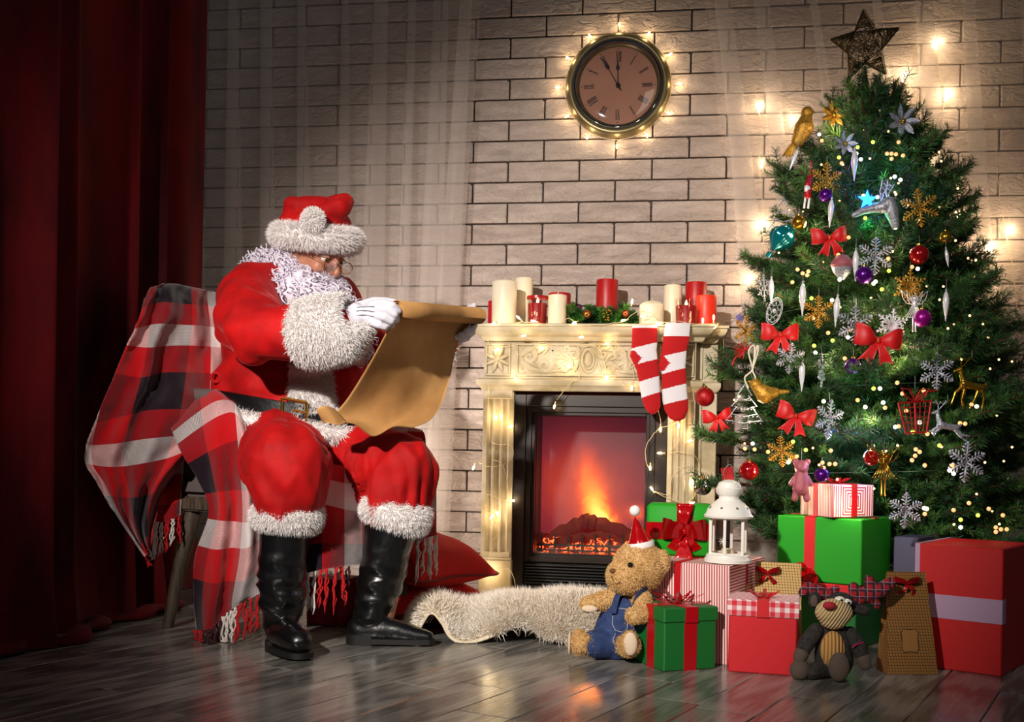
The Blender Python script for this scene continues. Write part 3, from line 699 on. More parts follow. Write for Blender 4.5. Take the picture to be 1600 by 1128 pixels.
string('string of warm lights lying along the top of the mantel shelf', [[S(762, 506, -.37), S(790, 505, -.37), S(812, 503), S(836, 504), S(870, 507, -.39), S(887, 497), S(905, 506, -.38), S(930, 507), S(960, 505), S(978, 501), S(990, 490, -.37), S(1003, 486, -.37), S(1020, 490, -.36), S(1032, 503), S(1060, 502), S(1082, 506), S(1110, 506, -.37), S(1124, 505, -.33), S(1131, 520, -.30), S(1130, 560, -.28)]],
       [(S(772, 503, -.37), (-.3, -.3, -1), .10), (S(812, 498, -.385), (-.6, -.2, .5), .12), (S(836, 502), (-1, -.2, .2), .12), (S(900, 503, -.39), (-.6, -.5, -.3)), (S(977, 500), (-.8, -.3, -.2), .1), (S(987, 474, -.3), (.2, 0, 1), .1), (S(1008, 494, -.35), (-1, -.2, -.1)), (S(1032, 505, -.40), (-1, 0, 0), .10), (S(1098, 504, -.38), (0, 0, 1)), (S(1115, 499, -.37), (0, -.1, 1), .12), (S(1119, 509, -.36), (-.5, -.2, -.5), .1)])
D = -.347
string('string of warm lights draped over the carved frieze of the mantel', [[S(760, 530, D), S(772, 545, D), S(800, 540, D), S(815, 555, D), S(850, 535, D), S(890, 566, D), S(905, 590, D), S(890, 600, -.37), S(870, 625, -.365)], [S(905, 540, D), S(935, 545, D), S(950, 580, D), S(985, 600, -.37), S(988, 575, D), S(960, 530, D), S(952, 535, D)]],
       [(S(774, 547, D), (1, -.2, .1), .08), (S(806, 590, D), (.2, -.3, -1), .16), (S(888, 571, D), (.3, -.5, -.5), .22), (S(867, 632, -.365), (-.2, -.1, -1), .08), (S(945, 588, D), (.8, -.3, -.5), .12), (S(952, 538, D), (-1, -.2, .2), .1), (S(987, 603, -.37), (0, 0, -1)), (S(842, 544, D), (1, 0, 0)), (S(815, 525, -.40), (1, 0, .1)), (S(905, 527, -.40), (1, 0, .1))])
string('string of warm lights winding down the left fireplace column', [[S(764, 600, -.36), S(764, 640, D), S(768, 690, D), S(800, 698, D), S(797, 720, D), S(770, 730, D), S(748, 722, -.30), S(758, 718, -.3), S(780, 722, D), S(792, 745, D), S(792, 780, D), S(770, 775, D), S(750, 770, -.3), S(745, 790, -.25), S(770, 805, D), S(780, 830, D), S(768, 850, D), S(765, 890, -.36), S(797, 890, -.36), S(812, 935, -.42), S(840, 945, -.45), S(875, 940, -.42)]],
       [(S(775, 650, D), (.1, -.3, -1), .32), (S(783, 648, D), (.1, -.3, -1)), (S(796, 668, D), (.8, -.2, .6), .1), (S(741, 728, -.3), (-.4, 0, -1), .1), (S(798, 782, D), (1, -.2, 0), .14), (S(770, 805, D), (-.5, -.4, -.8), .32), (S(776, 800, D), (.5, -.4, -.8)), (S(766, 894, -.36), (.2, -.5, -.5), .36), (S(812, 937, -.42), (.3, -.3, -1), .1), (S(874, 937, -.42), (.1, -.3, 1), .12)])
string('string of warm lights winding down the right fireplace column below the stockings', [[S(1028, 640, -.36), S(1032, 665, D), S(1020, 680, D), S(1008, 700, D), S(1012, 725, D), S(1016, 735, D)], [S(1032, 668, D), S(1050, 665, D), S(1066, 655, D), S(1060, 690, D), S(1045, 708, D), S(1060, 705, D), S(1085, 712, D), S(1093, 730, -.3)], [S(1093, 735, -.3), S(1068, 728, D), S(1050, 745, D), S(1045, 772, D), S(1022, 768, D), S(1050, 780, D), S(1075, 785, D), S(1092, 760, -.3)]],
       [(S(1032, 668, D), (0, 0, -1)), (S(1060, 662, D), (.2, -.3, -.8), .28), (S(1034, 708, D), (-1, 0, 0), .06), (S(1016, 728, D), (0, 0, -1), .06), (S(1020, 766, D), (-.5, 0, .7), .12), (S(1083, 755, -.3), (0, -.3, -1), .34), (S(1075, 690, D), (1, 0, .5))])
# ---------------------------------------------------------------- armchair
m_wood = M('weathered_grey_wood', '#5a4a3c', rough=.55, col2='#2e241d', nscale=10, stretch=(8, 8, 1), bump=.3, bscale=30)
m_uph = M('taupe_linen', '#5d5150', rough=.9, sheen=.3, bump=.4, bscale=500, bdist=.001)
A_, _z = None, None
LA = G(278, 981); LC = G(627, 977); tx = math.radians(-20); cx_ = Vector((math.cos(tx), math.sin(tx), 0)); cy_ = Vector((-math.sin(tx), math.cos(tx), 0))
LB = LA + cx_ * .45 + cy_ * .01; LD = LA + cy_ * .40 - cx_ * .02
chair = thing('armchair', 'grey wooden upholstered armchair under the plaid blanket, with the person seated on it', 'chair', (LA + LC) / 2)
def leg(p, top, r0, r1, ring=False):
    mb = MB(); mid = (p + top) / 2 + (p - top).cross(UP).normalized() * 0
    mb.tube(curve([top, mid + Vector((0, 0, .02)), p], 9), [r1 + (r0 - r1) * i / 8 for i in range(9)], 12)
    if ring: mb.lathe([(r0 * .8, 0), (r0 * 1.35, .004), (r0 * 1.35, .012), (r0, .018), (r0 * 1.2, .024), (r0 * 1.2, .032), (r0, .036)], 16, (p.x, p.y, 0))
    obj('leg', mb, m_wood, chair)
leg(LA + Vector((-.03, -.01, 0)), LA + cx_ * .03 + cy_ * .03 + UP * .37, .017, .028)
leg(LB, LB - cx_ * .02 + cy_ * .02 + UP * .37, .014, .022)
leg(LC, LC + UP * .37, .018, .024, True)
leg(LD - cx_ * .03, LD + UP * .37, .017, .026)
def quad(mb, pts, z0, z1, g=0, bev=.012):
    c = sum(pts, Vector()) / 4; q = [p + (p - c).normalized() * g for p in pts]
    bm = bmesh.new(); vs = [bm.verts.new((p.x, p.y, z)) for z in (z0, z1) for p in q]
    for f in ((3, 2, 1, 0), (4, 5, 6, 7), (0, 1, 5, 4), (1, 2, 6, 5), (2, 3, 7, 6), (3, 0, 4, 7)): bm.faces.new([vs[i] for i in f])
    bmesh.ops.bevel(bm, geom=bm.edges[:], offset=bev, segments=3, affect='EDGES'); bm.verts.index_update()
    mb.add([v.co[:] for v in bm.verts], [tuple(v.index for v in f.verts) for f in bm.faces]); bm.free(); return mb
PQ = [LA, LB, LC, LD]
obj('seat_rail', quad(MB(), PQ, .365, .41, .02, .006), m_wood, chair)
obj('seat', quad(MB(), PQ, .405, .475, .03, .02), m_uph, chair)
mb = MB(); rows = []
for i in range(9):
    f = i / 8; z = .46 + .57 * f; lean = -.02 - .13 * f; th_ = .075 * (1 - .25 * f); wd = .5 * (1 - .06 * f); rr = []
    base = LA + (LD - LA) * .5 + cx_ * lean + UP * z
    base.z = z; w = wd * .5 * (1 if i < 8 else .9); t2 = th_ / 2 * (1 if i < 8 else .5)
    for k in range(24):
        a = 2 * pi * k / 24; ca, sa = math.cos(a), math.sin(a); ex = math.copysign(abs(ca) ** .35, ca); ey = math.copysign(abs(sa) ** .5, sa)
        rr.append(base + cy_ * ex * w + cx_ * ey * t2)
    rows.append(rr)
mb.grid(rows, closed=True); mb.add(rows[-1], [tuple(range(24))]); obj('backrest', mb, m_uph, chair)
for s, q in ((0, LA), (1, LD)):
    a = q - cx_ * .03 + (cy_ * -.01 if s == 0 else cy_ * .03); mb = MB(); mb.tube(curve([a + UP * .72, a + cx_ * .16 + UP * .715, a + cx_ * .29 + UP * .69], 8), .024, 10); obj('armrest', mb, m_uph, chair)
    mb = MB(); mb.tube(curve([a + cx_ * .28 + UP * .69, a + cx_ * .24 + UP * .58, a + cx_ * .30 + UP * .45], 8), .016, 10); obj('arm_post', mb, m_wood, chair)
# ---------------------------------------------------------------- plaid throw
pm_ = bpy.data.materials.new('plaid_wool'); pm_.use_nodes = True; n = NT(pm_); uvn = n.add('ShaderNodeUVMap').outputs[0]
sp = n.add('ShaderNodeSeparateXYZ', {0: uvn}); Ws, Rd, Nv, Mr = lin('#d8ccca'), lin('#b00a12'), lin('#1a0c16'), lin('#8c0a14')
def stripe(s):
    f = n.math('FRACT', n.math('DIVIDE', s, .40)); return n.ramp(f, [(0, Ws), (.19, Rd), (.43, Nv), (.77, Rd)], 'CONSTANT')
ca, cb_ = stripe(sp.outputs[0]), stripe(n.math('ADD', sp.outputs[1], .05))
tw = n.math('FRACT', n.math('MULTIPLY', n.math('ADD', sp.outputs[0], sp.outputs[1]), 170.0)); tw = n.math('GREATER_THAN', tw, .5)
tw2 = n.math('FRACT', n.math('MULTIPLY', n.math('SUBTRACT', sp.outputs[0], sp.outputs[1]), 170.0)); tw = n.math('ABSOLUTE', n.math('SUBTRACT', tw, n.math('GREATER_THAN', tw2, .5)))
tw = n.math('ADD', n.math('MULTIPLY', tw, .6), .2)
n.link(n.mix(tw, ca, cb_), n.bs.inputs['Base Color']); n.bs.inputs['Roughness'].default_value = .95; n.bs.inputs['Sheen Weight'].default_value = .25; n.bs.inputs['Specular IOR Level'].default_value = .15
n.bump(tw, .25, .001)
blanket = thing('plaid_throw', 'red, white and black plaid wool throw with fringe draped over the armchair', 'blanket', (LA.x, LA.y, .0))
def sheet(name, ctrl, nu, nv, fold=.01, fs=14, uv0=(0, 0), rot=0.0):
    C = [[P(*q) for q in r] for r in ctrl]; rows = surf(C, nu, nv)
    mid = [r[nv // 2] for r in rows]; mr = rows[nu // 2]; V = [0]; U = [0]
    for i in range(1, nu): V.append(V[-1] + (mid[i] - mid[i - 1]).length)
    for j in range(1, nv): U.append(U[-1] + (mr[j] - mr[j - 1]).length)
    uv = []; R = []
    for i in range(nu):
        rr = []
        for j in range(nv):
            p = rows[i][j]; d = (CAM - p).normalized(); t = math.sin(j / nv * fs + i * .05 + fbm(p, 5) * 2) * fold + fbm(p, 12) * fold * .7
            rr.append(p + d * t); a, b = U[j] + uv0[0], V[i] + uv0[1]; uv.append((a * math.cos(rot) - b * math.sin(rot), a * math.sin(rot) + b * math.cos(rot)))
        R.append(rr)
    mb = MB(); cloth(mb, R, .004, uv); obj(name, mb, pm_, blanket, angle=0); return R
SA = sheet('back_drape', [[(246, 462, 3.46), (275, 452, 3.55), (305, 456, 3.62), (335, 462, 3.70), (362, 470, 3.76)],
    [(234, 450, 3.35), (262, 445, 3.42), (292, 450, 3.49), (322, 456, 3.57), (350, 463, 3.64)],
    [(214, 505, 3.24), (246, 500, 3.30), (285, 505, 3.37), (320, 512, 3.45), (350, 520, 3.52)],
    [(190, 562, 3.20), (226, 575, 3.22), (262, 572, 3.30), (312, 578, 3.36), (345, 585, 3.44)],
    [(152, 652, 3.19), (198, 645, 3.20), (236, 640, 3.22), (296, 645, 3.26), (335, 650, 3.34)],
    [(133, 714, 3.20), (172, 722, 3.21), (212, 722, 3.21), (262, 718, 3.22), (300, 705, 3.26)],
    [(152, 752, 3.20), (182, 762, 3.22), (210, 768, 3.21), (235, 770, 3.23), (256, 764, 3.26)],
    [(188, 815, 3.21), (200, 818, 3.22), (214, 820, 3.21), (228, 818, 3.23), (242, 812, 3.25)],
    [(226, 870, 3.22), (228, 868, 3.22), (230, 866, 3.22), (232, 860, 3.23), (234, 854, 3.24)]], 100, 60, .020, 20, (.15, .0), .12)
SB = sheet('rear_drape', [[(240, 690, 3.30), (262, 685, 3.33), (290, 690, 3.34)], [(244, 740, 3.30), (264, 745, 3.33), (286, 745, 3.34)], [(236, 815, 3.29), (262, 815, 3.31), (282, 805, 3.34)]], 34, 24, .008, 9, (.32, .32))
SC = sheet('arm_drape', [[(258, 650, 3.40), (292, 628, 3.42), (322, 614, 3.44), (350, 618, 3.44), (372, 636, 3.44)],
    [(264, 662, 3.26), (300, 632, 3.28), (332, 612, 3.28), (358, 616, 3.28), (378, 640, 3.27)],
    [(282, 705, 3.14), (316, 680, 3.14), (345, 662, 3.14), (368, 655, 3.13), (386, 676, 3.13)],
    [(310, 752, 3.14), (335, 742, 3.12), (358, 734, 3.12), (378, 730, 3.11), (392, 742, 3.11)],
    [(326, 800, 3.15), (345, 800, 3.11), (365, 800, 3.14), (385, 800, 3.09), (402, 795, 3.12)],
    [(304, 870, 3.15), (335, 875, 3.11), (360, 870, 3.14), (385, 868, 3.09), (408, 850, 3.12)],
    [(302, 935, 3.15), (330, 940, 3.11), (352, 935, 3.14), (378, 930, 3.09), (407, 910, 3.12)],
    [(306, 984, 3.15), (330, 982, 3.11), (352, 960, 3.14), (378, 942, 3.10), (409, 926, 3.12)]], 90, 44, .010, 15, (.22, .12), -.06)
SD = sheet('seat_drape', [[(395, 722, 3.20), (450, 718, 3.14), (500, 722, 3.09), (550, 730, 3.18), (600, 735, 3.29), (650, 740, 3.38), (682, 742, 3.45)],
    [(395, 800, 3.19), (450, 795, 3.12), (500, 790, 3.07), (550, 800, 3.17), (600, 800, 3.28), (650, 800, 3.37), (682, 800, 3.43)],
    [(395, 928, 3.17), (450, 905, 3.11), (500, 890, 3.06), (550, 884, 3.16), (600, 876, 3.27), (650, 846, 3.36), (682, 836, 3.42)]], 50, 90, .010, 26, (.05, .30))
sheet('far_drape', [[(598, 668, 3.62), (630, 664, 3.60), (660, 672, 3.58)], [(604, 690, 3.58), (632, 690, 3.56), (664, 684, 3.55)], [(610, 730, 3.55), (634, 740, 3.53), (666, 738, 3.52)]], 14, 16, .005, 6, (.4, .4))
m_fr = {'r': M('red_wool', '#b50a12', rough=.95), 'w': M('white_wool', '#d8cfc8', rough=.95), 'k': M('maroon_wool', '#3a0a12', rough=.95)}
def tassels(row, picks, length, seed):
    rs = random.Random(seed)
    for (t, c) in picks:
        p = row[min(len(row) - 1, int(t * (len(row) - 1)))].copy(); L = length * rs.uniform(.8, 1.15); sw = rs.uniform(-.012, .012); mb = MB()
        for s in range(3):
            pts = [p + Vector((rs.uniform(-.006, .006) + sw * k / 5 + .003 * math.sin(k * 1.7 + s * 2), rs.uniform(-.002, .002) + .003 * math.cos(k * 1.7 + s * 2), -L * k / 6 * (1 - .07 * s))) for k in range(7)]
            for q in pts: q.z = max(q.z, .004)
            mb.tube(pts, [.0028] * 6 + [.0016], 5)
        obj('tassel', mb, m_fr[c], blanket, angle=0)
tassels(SC[-1], [(.0, 'r'), (.08, 'r'), (.16, 'k'), (.24, 'k'), (.32, 'k'), (.4, 'k'), (.48, 'w'), (.54, 'w'), (.6, 'w'), (.66, 'w'), (.73, 'r'), (.8, 'r'), (.88, 'r'), (.96, 'r')], .105, 1)
tassels(SB[-1], [(0, 'w'), (.2, 'w'), (.35, 'w'), (.55, 'r'), (.75, 'w'), (.95, 'r')], .10, 2)
tassels(SA[-1], [(0.3, 'r'), (.9, 'w')], .04, 8)
tassels(SD[-1], [(.28, 'w'), (.31, 'w'), (.345, 'r'), (.38, 'r'), (.42, 'r'), (.455, 'r'), (.49, 'k'), (.86, 'w'), (.88, 'r'), (.91, 'w'), (.94, 'w'), (.965, 'w'), (.99, 'w')], .125, 3)
# ---------------------------------------------------------------- seated person
m_suit = M('red_velvet', '#b90507', rough=.72, sheen=.35, col2='#960305', nscale=12, bump=.15, bscale=300, bdist=.002, spec=.25)
m_fur = M('white_fur', '#f0eae8', rough=.8, spec=.25, sheen=.2)
m_hair = M('white_curls', '#ddd4e2', rough=.42, spec=.5)
m_skin = M('skin', '#bd8468', rough=.5, col2='#ac6e56', nscale=20, sub=.15)
m_leather = M('black_leather', '#0b0b0d', rough=.3, spec=.6, coat=.25, bump=.25, bscale=35, bdist=.006)
m_glove = M('white_glove', '#cbc8d2', rough=.8, sheen=.2, bump=.1, bscale=500)
m_goldm = M('gold_metal', '#c79a3c', rough=.25, metal=1)
per = thing('person', 'seated person in a red velvet suit, red hat and curly white beard reading a scroll', 'person', G(470, 1000))
from mathutils.bvhtree import BVHTree
def bvh_of(mb): return BVHTree.FromPolygons([Vector(v) for v in mb.v], mb.f)
def hit(b, u, v, off=0.0):
    d = ray(u, v).normalized(); h = b.ray_cast(CAM, d)
    if h[0] is None: return None, None
    nn = h[1] if h[1].dot(d) < 0 else -h[1]
    return h[0] + nn * off, nn
HC = P(493, 398, 3.40)
fwd2 = (RT * math.sin(math.radians(52)) - FW * math.cos(math.radians(52)))
hy = (fwd2 * math.cos(math.radians(24)) - UP * math.sin(math.radians(24))).normalized(); hx = hy.cross(UP).normalized(); hz = hx.cross(hy).normalized()
HM = Matrix((hx, hy, hz)).transposed().to_4x4(); HM.translation = HC      # head frame: x = the wearer's right, y = face forward
# body: one continuous figure under the clothes
mb = MB()
mb.ball(P(455, 665, 3.40), (.15, .14, .11), 16); mb.ball(P(450, 610, 3.42), (.17, .15, .15), 16); mb.ball(P(450, 530, 3.44), (.16, .14, .15), 16)
capsules(mb, [P(405, 465, 3.36), P(460, 468, 3.46), P(520, 478, 3.56)], [.065, .08, .065])
capsules(mb, [P(455, 470, 3.44), P(478, 435, 3.41)], [.06, .055])
capsules(mb, [P(402, 470, 3.32), P(408, 520, 3.06), P(530, 500, 2.97), P(552, 493, 2.96)], [.055, .048, .030, .024])
capsules(mb, [P(522, 480, 3.58), P(590, 565, 3.62), P(690, 530, 3.44), P(705, 520, 3.42)], [.055, .048, .032, .028])
capsules(mb, [P(432, 690, 3.36), P(452, 722, 3.0), P(444, 830, 3.02), P(440, 960, 3.03)], [.09, .07, .055, .042])
capsules(mb, [P(490, 695, 3.42), P(636, 722, 3.18), P(618, 830, 3.18), P(594, 960, 3.18)], [.09, .07, .055, .042])
hd = MB(); hd.ball((0, -.005, .02), (.078, .098, .112), 28); hd.ball((0, .03, -.055), (.058, .062, .06), 20)
hd.ball((.034, .067, -.022), (.026, .024, .028), 14); hd.ball((-.034, .067, -.022), (.026, .024, .028), 14)
hd.tube([(0, .085, .028), (0, .102, .004), (0, .118, -.022)], [.009, .010, .012], 12); hd.ball((0, .113, -.026), (.013, .013, .011), 14); hd.ball((.011, .105, -.028), (.008, .009, .007), 10); hd.ball((-.011, .105, -.028), (.008, .009, .007), 10)
hd.tube([(-.055, .068, .032), (-.028, .089, .040), (0, .088, .036), (.028, .089, .040), (.055, .068, .032)], [.008, .011, .009, .011, .008], 10)
hd.tube([(-.022, .092, -.062), (0, .098, -.060), (.022, .092, -.062)], .008, 8); hd.tube([(-.020, .09, -.073), (0, .096, -.075), (.020, .09, -.073)], .008, 8)
for s in (-1, 1): hd.ball((s * .08, -.008, -.005), (.010, .020, .032), 12)
mb.join(hd, HM)
V, Fc = remesh(mb, .0052, 2); b_ = MB(); b_.raw(V, Fc)
obj('body', b_, m_skin, per, angle=0)
m_eye = M('eye_white', '#e8e0da', rough=.2); m_iris = M('brown_iris', '#3a2414', rough=.15)
for s in (-1, 1):
    mb = MB().ball((s * .031, .078, .012), .0125, 14, 0, HM); mb.ball((s * .031, .0885, .009), .0055, 10, 1, HM); obj('eye', mb, [m_eye, m_iris], per)
    mb = MB(); T = HM; mb.tube([(s * .046, .083, .016), (s * .031, .0935, .0195), (s * .016, .087, .016)], [.003, .0045, .003], 8, 0, T); obj('eyelid', mb, m_skin, per)
    fm = MB(); base = MB().tube([(s * .056, .078, .04), (s * .035, .098, .049), (s * .014, .1, .043)], .006, 8, 0, HM); fur(fm, base, 260, .018, .0012, tuple(-hz * .3 + hx * s), .6, seed=4 + s); obj('eyebrow', fm, m_hair, per, smooth=False)
# jacket
jk = MB()
jk.ball(P(458, 612, 3.42), (.255, .20, .17), 24); jk.ball(P(450, 540, 3.44), (.215, .18, .17), 24); jk.ball(P(450, 495, 3.44), (.18, .15, .13), 20); jk.ball(P(470, 652, 3.40), (.25, .20, .12), 20)
capsules(jk, [P(398, 464, 3.34), P(460, 468, 3.46), P(525, 480, 3.56)], [.098, .10, .095], 18)
capsules(jk, [P(394, 466, 3.31), P(388, 500, 3.16), P(406, 520, 3.03), P(470, 522, 3.00), P(520, 514, 2.97)], [.096, .092, .083, .074, .062], 18)
capsules(jk, [P(528, 484, 3.58), P(585, 570, 3.62), P(650, 550, 3.50), P(688, 532, 3.44)], [.09, .085, .07, .055], 16)
def jdisp(p):
    q = Vector((p.x * 1.0, p.y, p.z * 1.0)); r = 1 - abs(noise.fractal(q * 5.5 + Vector((3, 1, 2)), 1, 2, 2)) * 2
    near = max(0, 1 - (p - P(395, 530, 3.1)).length / .22); s = math.sin((p.z * 60 + p.x * 38) + noise.noise(q * 8) * 5) * .009 * near
    return r * .012 + s + noise.noise(q * 22) * .0025
V, Fc = remesh(jk, .0085, 5, jdisp); jm = MB(); jm.raw(V, Fc); obj('jacket', jm, m_suit, per, angle=0)
JB = bvh_of(jm)
# waist knot and side toggle
mb = MB(); c = (hit(JB, 340, 590, .004)[0] or hit(JB, 350, 592, .004)[0] or P(345, 595, 3.4)); mb.tube([c + RT * .014 * math.cos(a) + UP * .014 * math.sin(a) - FW * .004 for a in [i * pi / 5 for i in range(10)]], .006, 8, closed=True); obj('side_toggle', mb, m_suit, per)
# trousers
tr_ = MB()
capsules(tr_, [P(432, 694, 3.38), P(440, 712, 3.16), P(450, 728, 3.0), P(449, 770, 3.0), P(448, 792, 3.01)], [.13, .12, .112, .102, .084], 18)
capsules(tr_, [P(500, 706, 3.40), P(570, 722, 3.27), P(632, 735, 3.17), P(622, 770, 3.17), P(618, 796, 3.17)], [.12, .105, .096, .092, .085], 18)
tr_.ball(P(465, 700, 3.42), (.21, .17, .12), 20); tr_.ball(P(560, 765, 3.22), (.06, .05, .05), 12)
def tdisp(p):
    r = 1 - abs(noise.fractal(Vector((p.x * 2.2, p.y * 2.2, p.z * .9)) * 4.5, 1, 2, 2)) * 2; w = max(0, 1 - abs(p.z - .44) / .13); return r * .013 + noise.noise(p * 20) * .003 + w * .007 * math.sin(math.atan2(p.y + 1.35, p.x + .93) * 26 + noise.noise(p * 7) * 3 + p.z * 12)
V, Fc = remesh(tr_, .0085, 4, tdisp); tm = MB(); tm.raw(V, Fc); obj('trousers', tm, m_suit, per, angle=0)
# belt, hem, front strip
bc = P(470, 655, 3.40)
def ringpts(c, a, b, tilt, n=48, back=0):
    return [c + RT * a * math.cos(t) - FW * b * math.sin(t) - UP * tilt * math.cos(t) * a for t in [2 * pi * i / n for i in range(n)]]
def band(c, a, b, tilt, h, th_, n=72, flare=0):
    rows = []
    for dz, dr in ((-h / 2, flare), (-h / 2 * .9, th_ + flare), (h / 2 * .9, th_), (h / 2, 0), (h / 2, -.004), (-h / 2, -.004 + flare)):
        rows.append([p + UP * dz for p in ringpts(c, a + dr, b + dr, tilt, n)])
    rows.append(rows[0]); mb = MB().grid(rows, closed=True); return mb
obj('belt', band(bc + UP * .022, .268, .217, .16, .046, .007), m_leather, per)
m_bl = MB(); bp = bc + UP * .022 - FW * .228 - UP * 0; q0 = [(-.036, -.032), (.036, -.032), (.036, .032), (-.036, .032)]
for i in range(4):
    a = q0[i]; b2 = q0[(i + 1) % 4]; m_bl.tube([bp + RT * (a[0] + .025) + UP * (a[1] - .004 - a[0] * .16), bp + RT * (b2[0] + .025) + UP * (b2[1] - .004 - b2[0] * .16)], .0045, 8)
m_bl.tube([bp + RT * .02 + UP * 0 - FW * .003, bp + RT * .064 - UP * .008 - FW * .004], .003, 8); obj('buckle', m_bl, m_goldm, per)
hem = MB(); rp = ringpts(bc - UP * .028, .262, .222, .14, 60); hem.tube(rp, .027, 12, closed=True, flat=.8)
fm = MB().join(hem); fur(fm, hem, 18000, .02, .0016, lambda p: (RT * .5 - UP * .8), .7, seed=11, curl=.35); obj('hem_fur', fm, m_fur, per, angle=0)
rows = []
for i in range(26):
    v = 470 + i * (648 - 470) / 25; c = 478 + (v - 470) * .06; hw = 24 + 14 * i / 25; r = []
    for j in range(7):
        h, nn = hit(JB, c + hw * (j / 3 - 1), v, .016 * (1 - abs(j / 3 - 1) ** 3) + .002)
        r.append(h if h is not None else P(c + hw * (j / 3 - 1), v, 3.2))
    rows.append(r)
for _ in range(6):
    rows = [rows[0]] + [[rows[i][j] * .5 + (rows[i - 1][j] + rows[i + 1][j]) * .25 for j in range(7)] for i in range(1, 25)] + [rows[-1]]
for r in rows:                       # keep clear of the near sleeve: the strip lies on the chest
    for j in range(7):
        d = (r[j] - CAM); zz = d.dot(FW)
        if zz < 3.16: r[j] = CAM + d * (3.2 / zz)
st = MB().grid(rows); st2 = MB().grid([list(reversed(r)) for r in rows]); fm = MB().join(st); fur(fm, st if (Vector(st.v[1]) - Vector(st.v[0])).cross(Vector(st.v[8]) - Vector(st.v[0])).dot(CAM - Vector(st.v[0])) > 0 else st2, 11000, .018, .0014, (0, 0, -1), .8, seed=12, curl=.3); obj('front_trim', fm, m_fur, per, angle=0)
def cuff(name, pts, rs, count, comb, L=.0155, seed=1, parent=per, n=28, inner=.75):
    b = MB(); pts = [Vector(p) for p in pts]; axis_ = curve(pts, 14); rr = [crom([Vector((x, 0, 0)) for x in rs], (len(rs) - 1) * i / 13).x for i in range(14)]
    b.tube([axis_[0]] + axis_ + [axis_[-1]], [rr[0] * inner] + rr + [rr[-1] * inner], n, caps=True)
    fm = MB().join(b); fur(fm, b, count, L, .0016, comb, .7, seed=seed, curl=.35); return obj(name, fm, m_fur, parent, angle=0)
cuff('sleeve_cuff', [P(470, 524, 3.0), P(490, 521, 2.985), P(520, 516, 2.97), P(547, 511, 2.962)], [.080, .094, .093, .088], 34000, lambda p: (RT * .5 - UP * .7), seed=21)
cuff('sleeve_cuff', [P(655, 548, 3.50), P(672, 540, 3.47), P(690, 531, 3.44)], [.07, .078, .074], 3000, (0, 0, -1), seed=22)
cuff('trouser_cuff', [P(449, 786, 3.01), P(449, 798, 3.01), P(448, 816, 3.01), P(447, 826, 3.01)], [.078, .094, .092, .078], 20000, (0, 0, -1), seed=23)
cuff('trouser_cuff', [P(622, 783, 3.17), P(620, 794, 3.17), P(616, 812, 3.17), P(613, 822, 3.17)], [.082, .099, .098, .084], 20000, (.2, 0, -1), seed=24)
# boots
def boot(shaft, foot, sole, heelp, nm='boot'):
    mb = MB(); capsules(mb, [P(*q[:3]) for q in shaft], [q[3] for q in shaft], 18); capsules(mb, [P(*q[:3]) for q in foot], [(q[3] * q[4][0], q[3] * q[4][1], q[3] * q[4][2]) if len(q) > 4 else q[3] for q in foot], 16)
    def bd(p):
        lo = max(0, 1 - abs(p.z - .17) / .13); r = 1 - abs(noise.fractal(Vector((p.x, p.y, p.z * 2.2)) * 7, 1, 2, 2)) * 2; return r * .011 * lo + math.sin(p.z * 120 + noise.noise(p * 9) * 4) * .003 * lo + noise.noise(p * 12) * .004
    V, Fc = remesh(mb, .006, 3, bd); V[:, 2] = np.maximum(V[:, 2], .018); bm_ = MB(); bm_.raw(V, Fc)
    b = obj(nm, bm_, m_leather, per, angle=0)
    def hull(keep, z0, z1, g):
        q = [(x, y) for x, y, z in bm_.v if z < .045 and keep((x, y))]
        q = sorted(set((round(x, 4), round(y, 4)) for x, y in q)); lo = []; hi = []
        cr = lambda o, a, b: (a[0] - o[0]) * (b[1] - o[1]) - (a[1] - o[1]) * (b[0] - o[0])
        for p in q:
            while len(lo) > 1 and cr(lo[-2], lo[-1], p) <= 0: lo.pop()
            lo.append(p)
        for p in reversed(q):
            while len(hi) > 1 and cr(hi[-2], hi[-1], p) <= 0: hi.pop()
            hi.append(p)
        h = lo[:-1] + hi[:-1]; cx = sum(p[0] for p in h) / len(h); cy = sum(p[1] for p in h) / len(h); h = [(cx + (p[0] - cx) * g, cy + (p[1] - cy) * g) for p in h]
        return MB().prism(h, z0, z1, axis='z')
    obj('sole', hull(lambda p: True, .006, .021, 1.015), m_blackmatte, b, angle=30)
    hc_ = P(*foot[0][:3]); obj('heel', hull(lambda p: (Vector((p[0], p[1])) - Vector((hc_.x, hc_.y))).length < heelp, .0, .030, 1.03), m_blackmatte, b, angle=30)
    return b
def fo(ax, ay, az): return (ax, ay, az)
b1 = boot([(446, 815, 3.01, .070), (442, 880, 3.02, .066), (440, 940, 3.03, .058), (438, 970, 3.035, .050)], [(438, 985, 3.05, .043), (444, 990, 3.0, .044), (456, 996, 2.95, .042), (468, 1002, 2.92, .036)], [(0, 0, 0)] * 0 or [(420, 1000, 3.08), (455, 1000, 3.08), (486, 1010, 2.94), (478, 1018, 2.90), (455, 1018, 2.90), (428, 1010, 2.98)], .055)
b2 = boot([(612, 812, 3.17, .082), (602, 870, 3.17, .068), (590, 930, 3.17, .056), (580, 960, 3.17, .050)], [(562, 985, 3.17, .040), (590, 984, 3.165, .043), (620, 988, 3.16, .037), (648, 994, 3.155, .028), (668, 996, 3.15, .022)], [(536, 1000, 3.19), (600, 1000, 3.20), (650, 1000, 3.18), (680, 1000, 3.165), (678, 1000, 3.14), (640, 1002, 3.125), (590, 1000, 3.14), (536, 1000, 3.14)], .060)
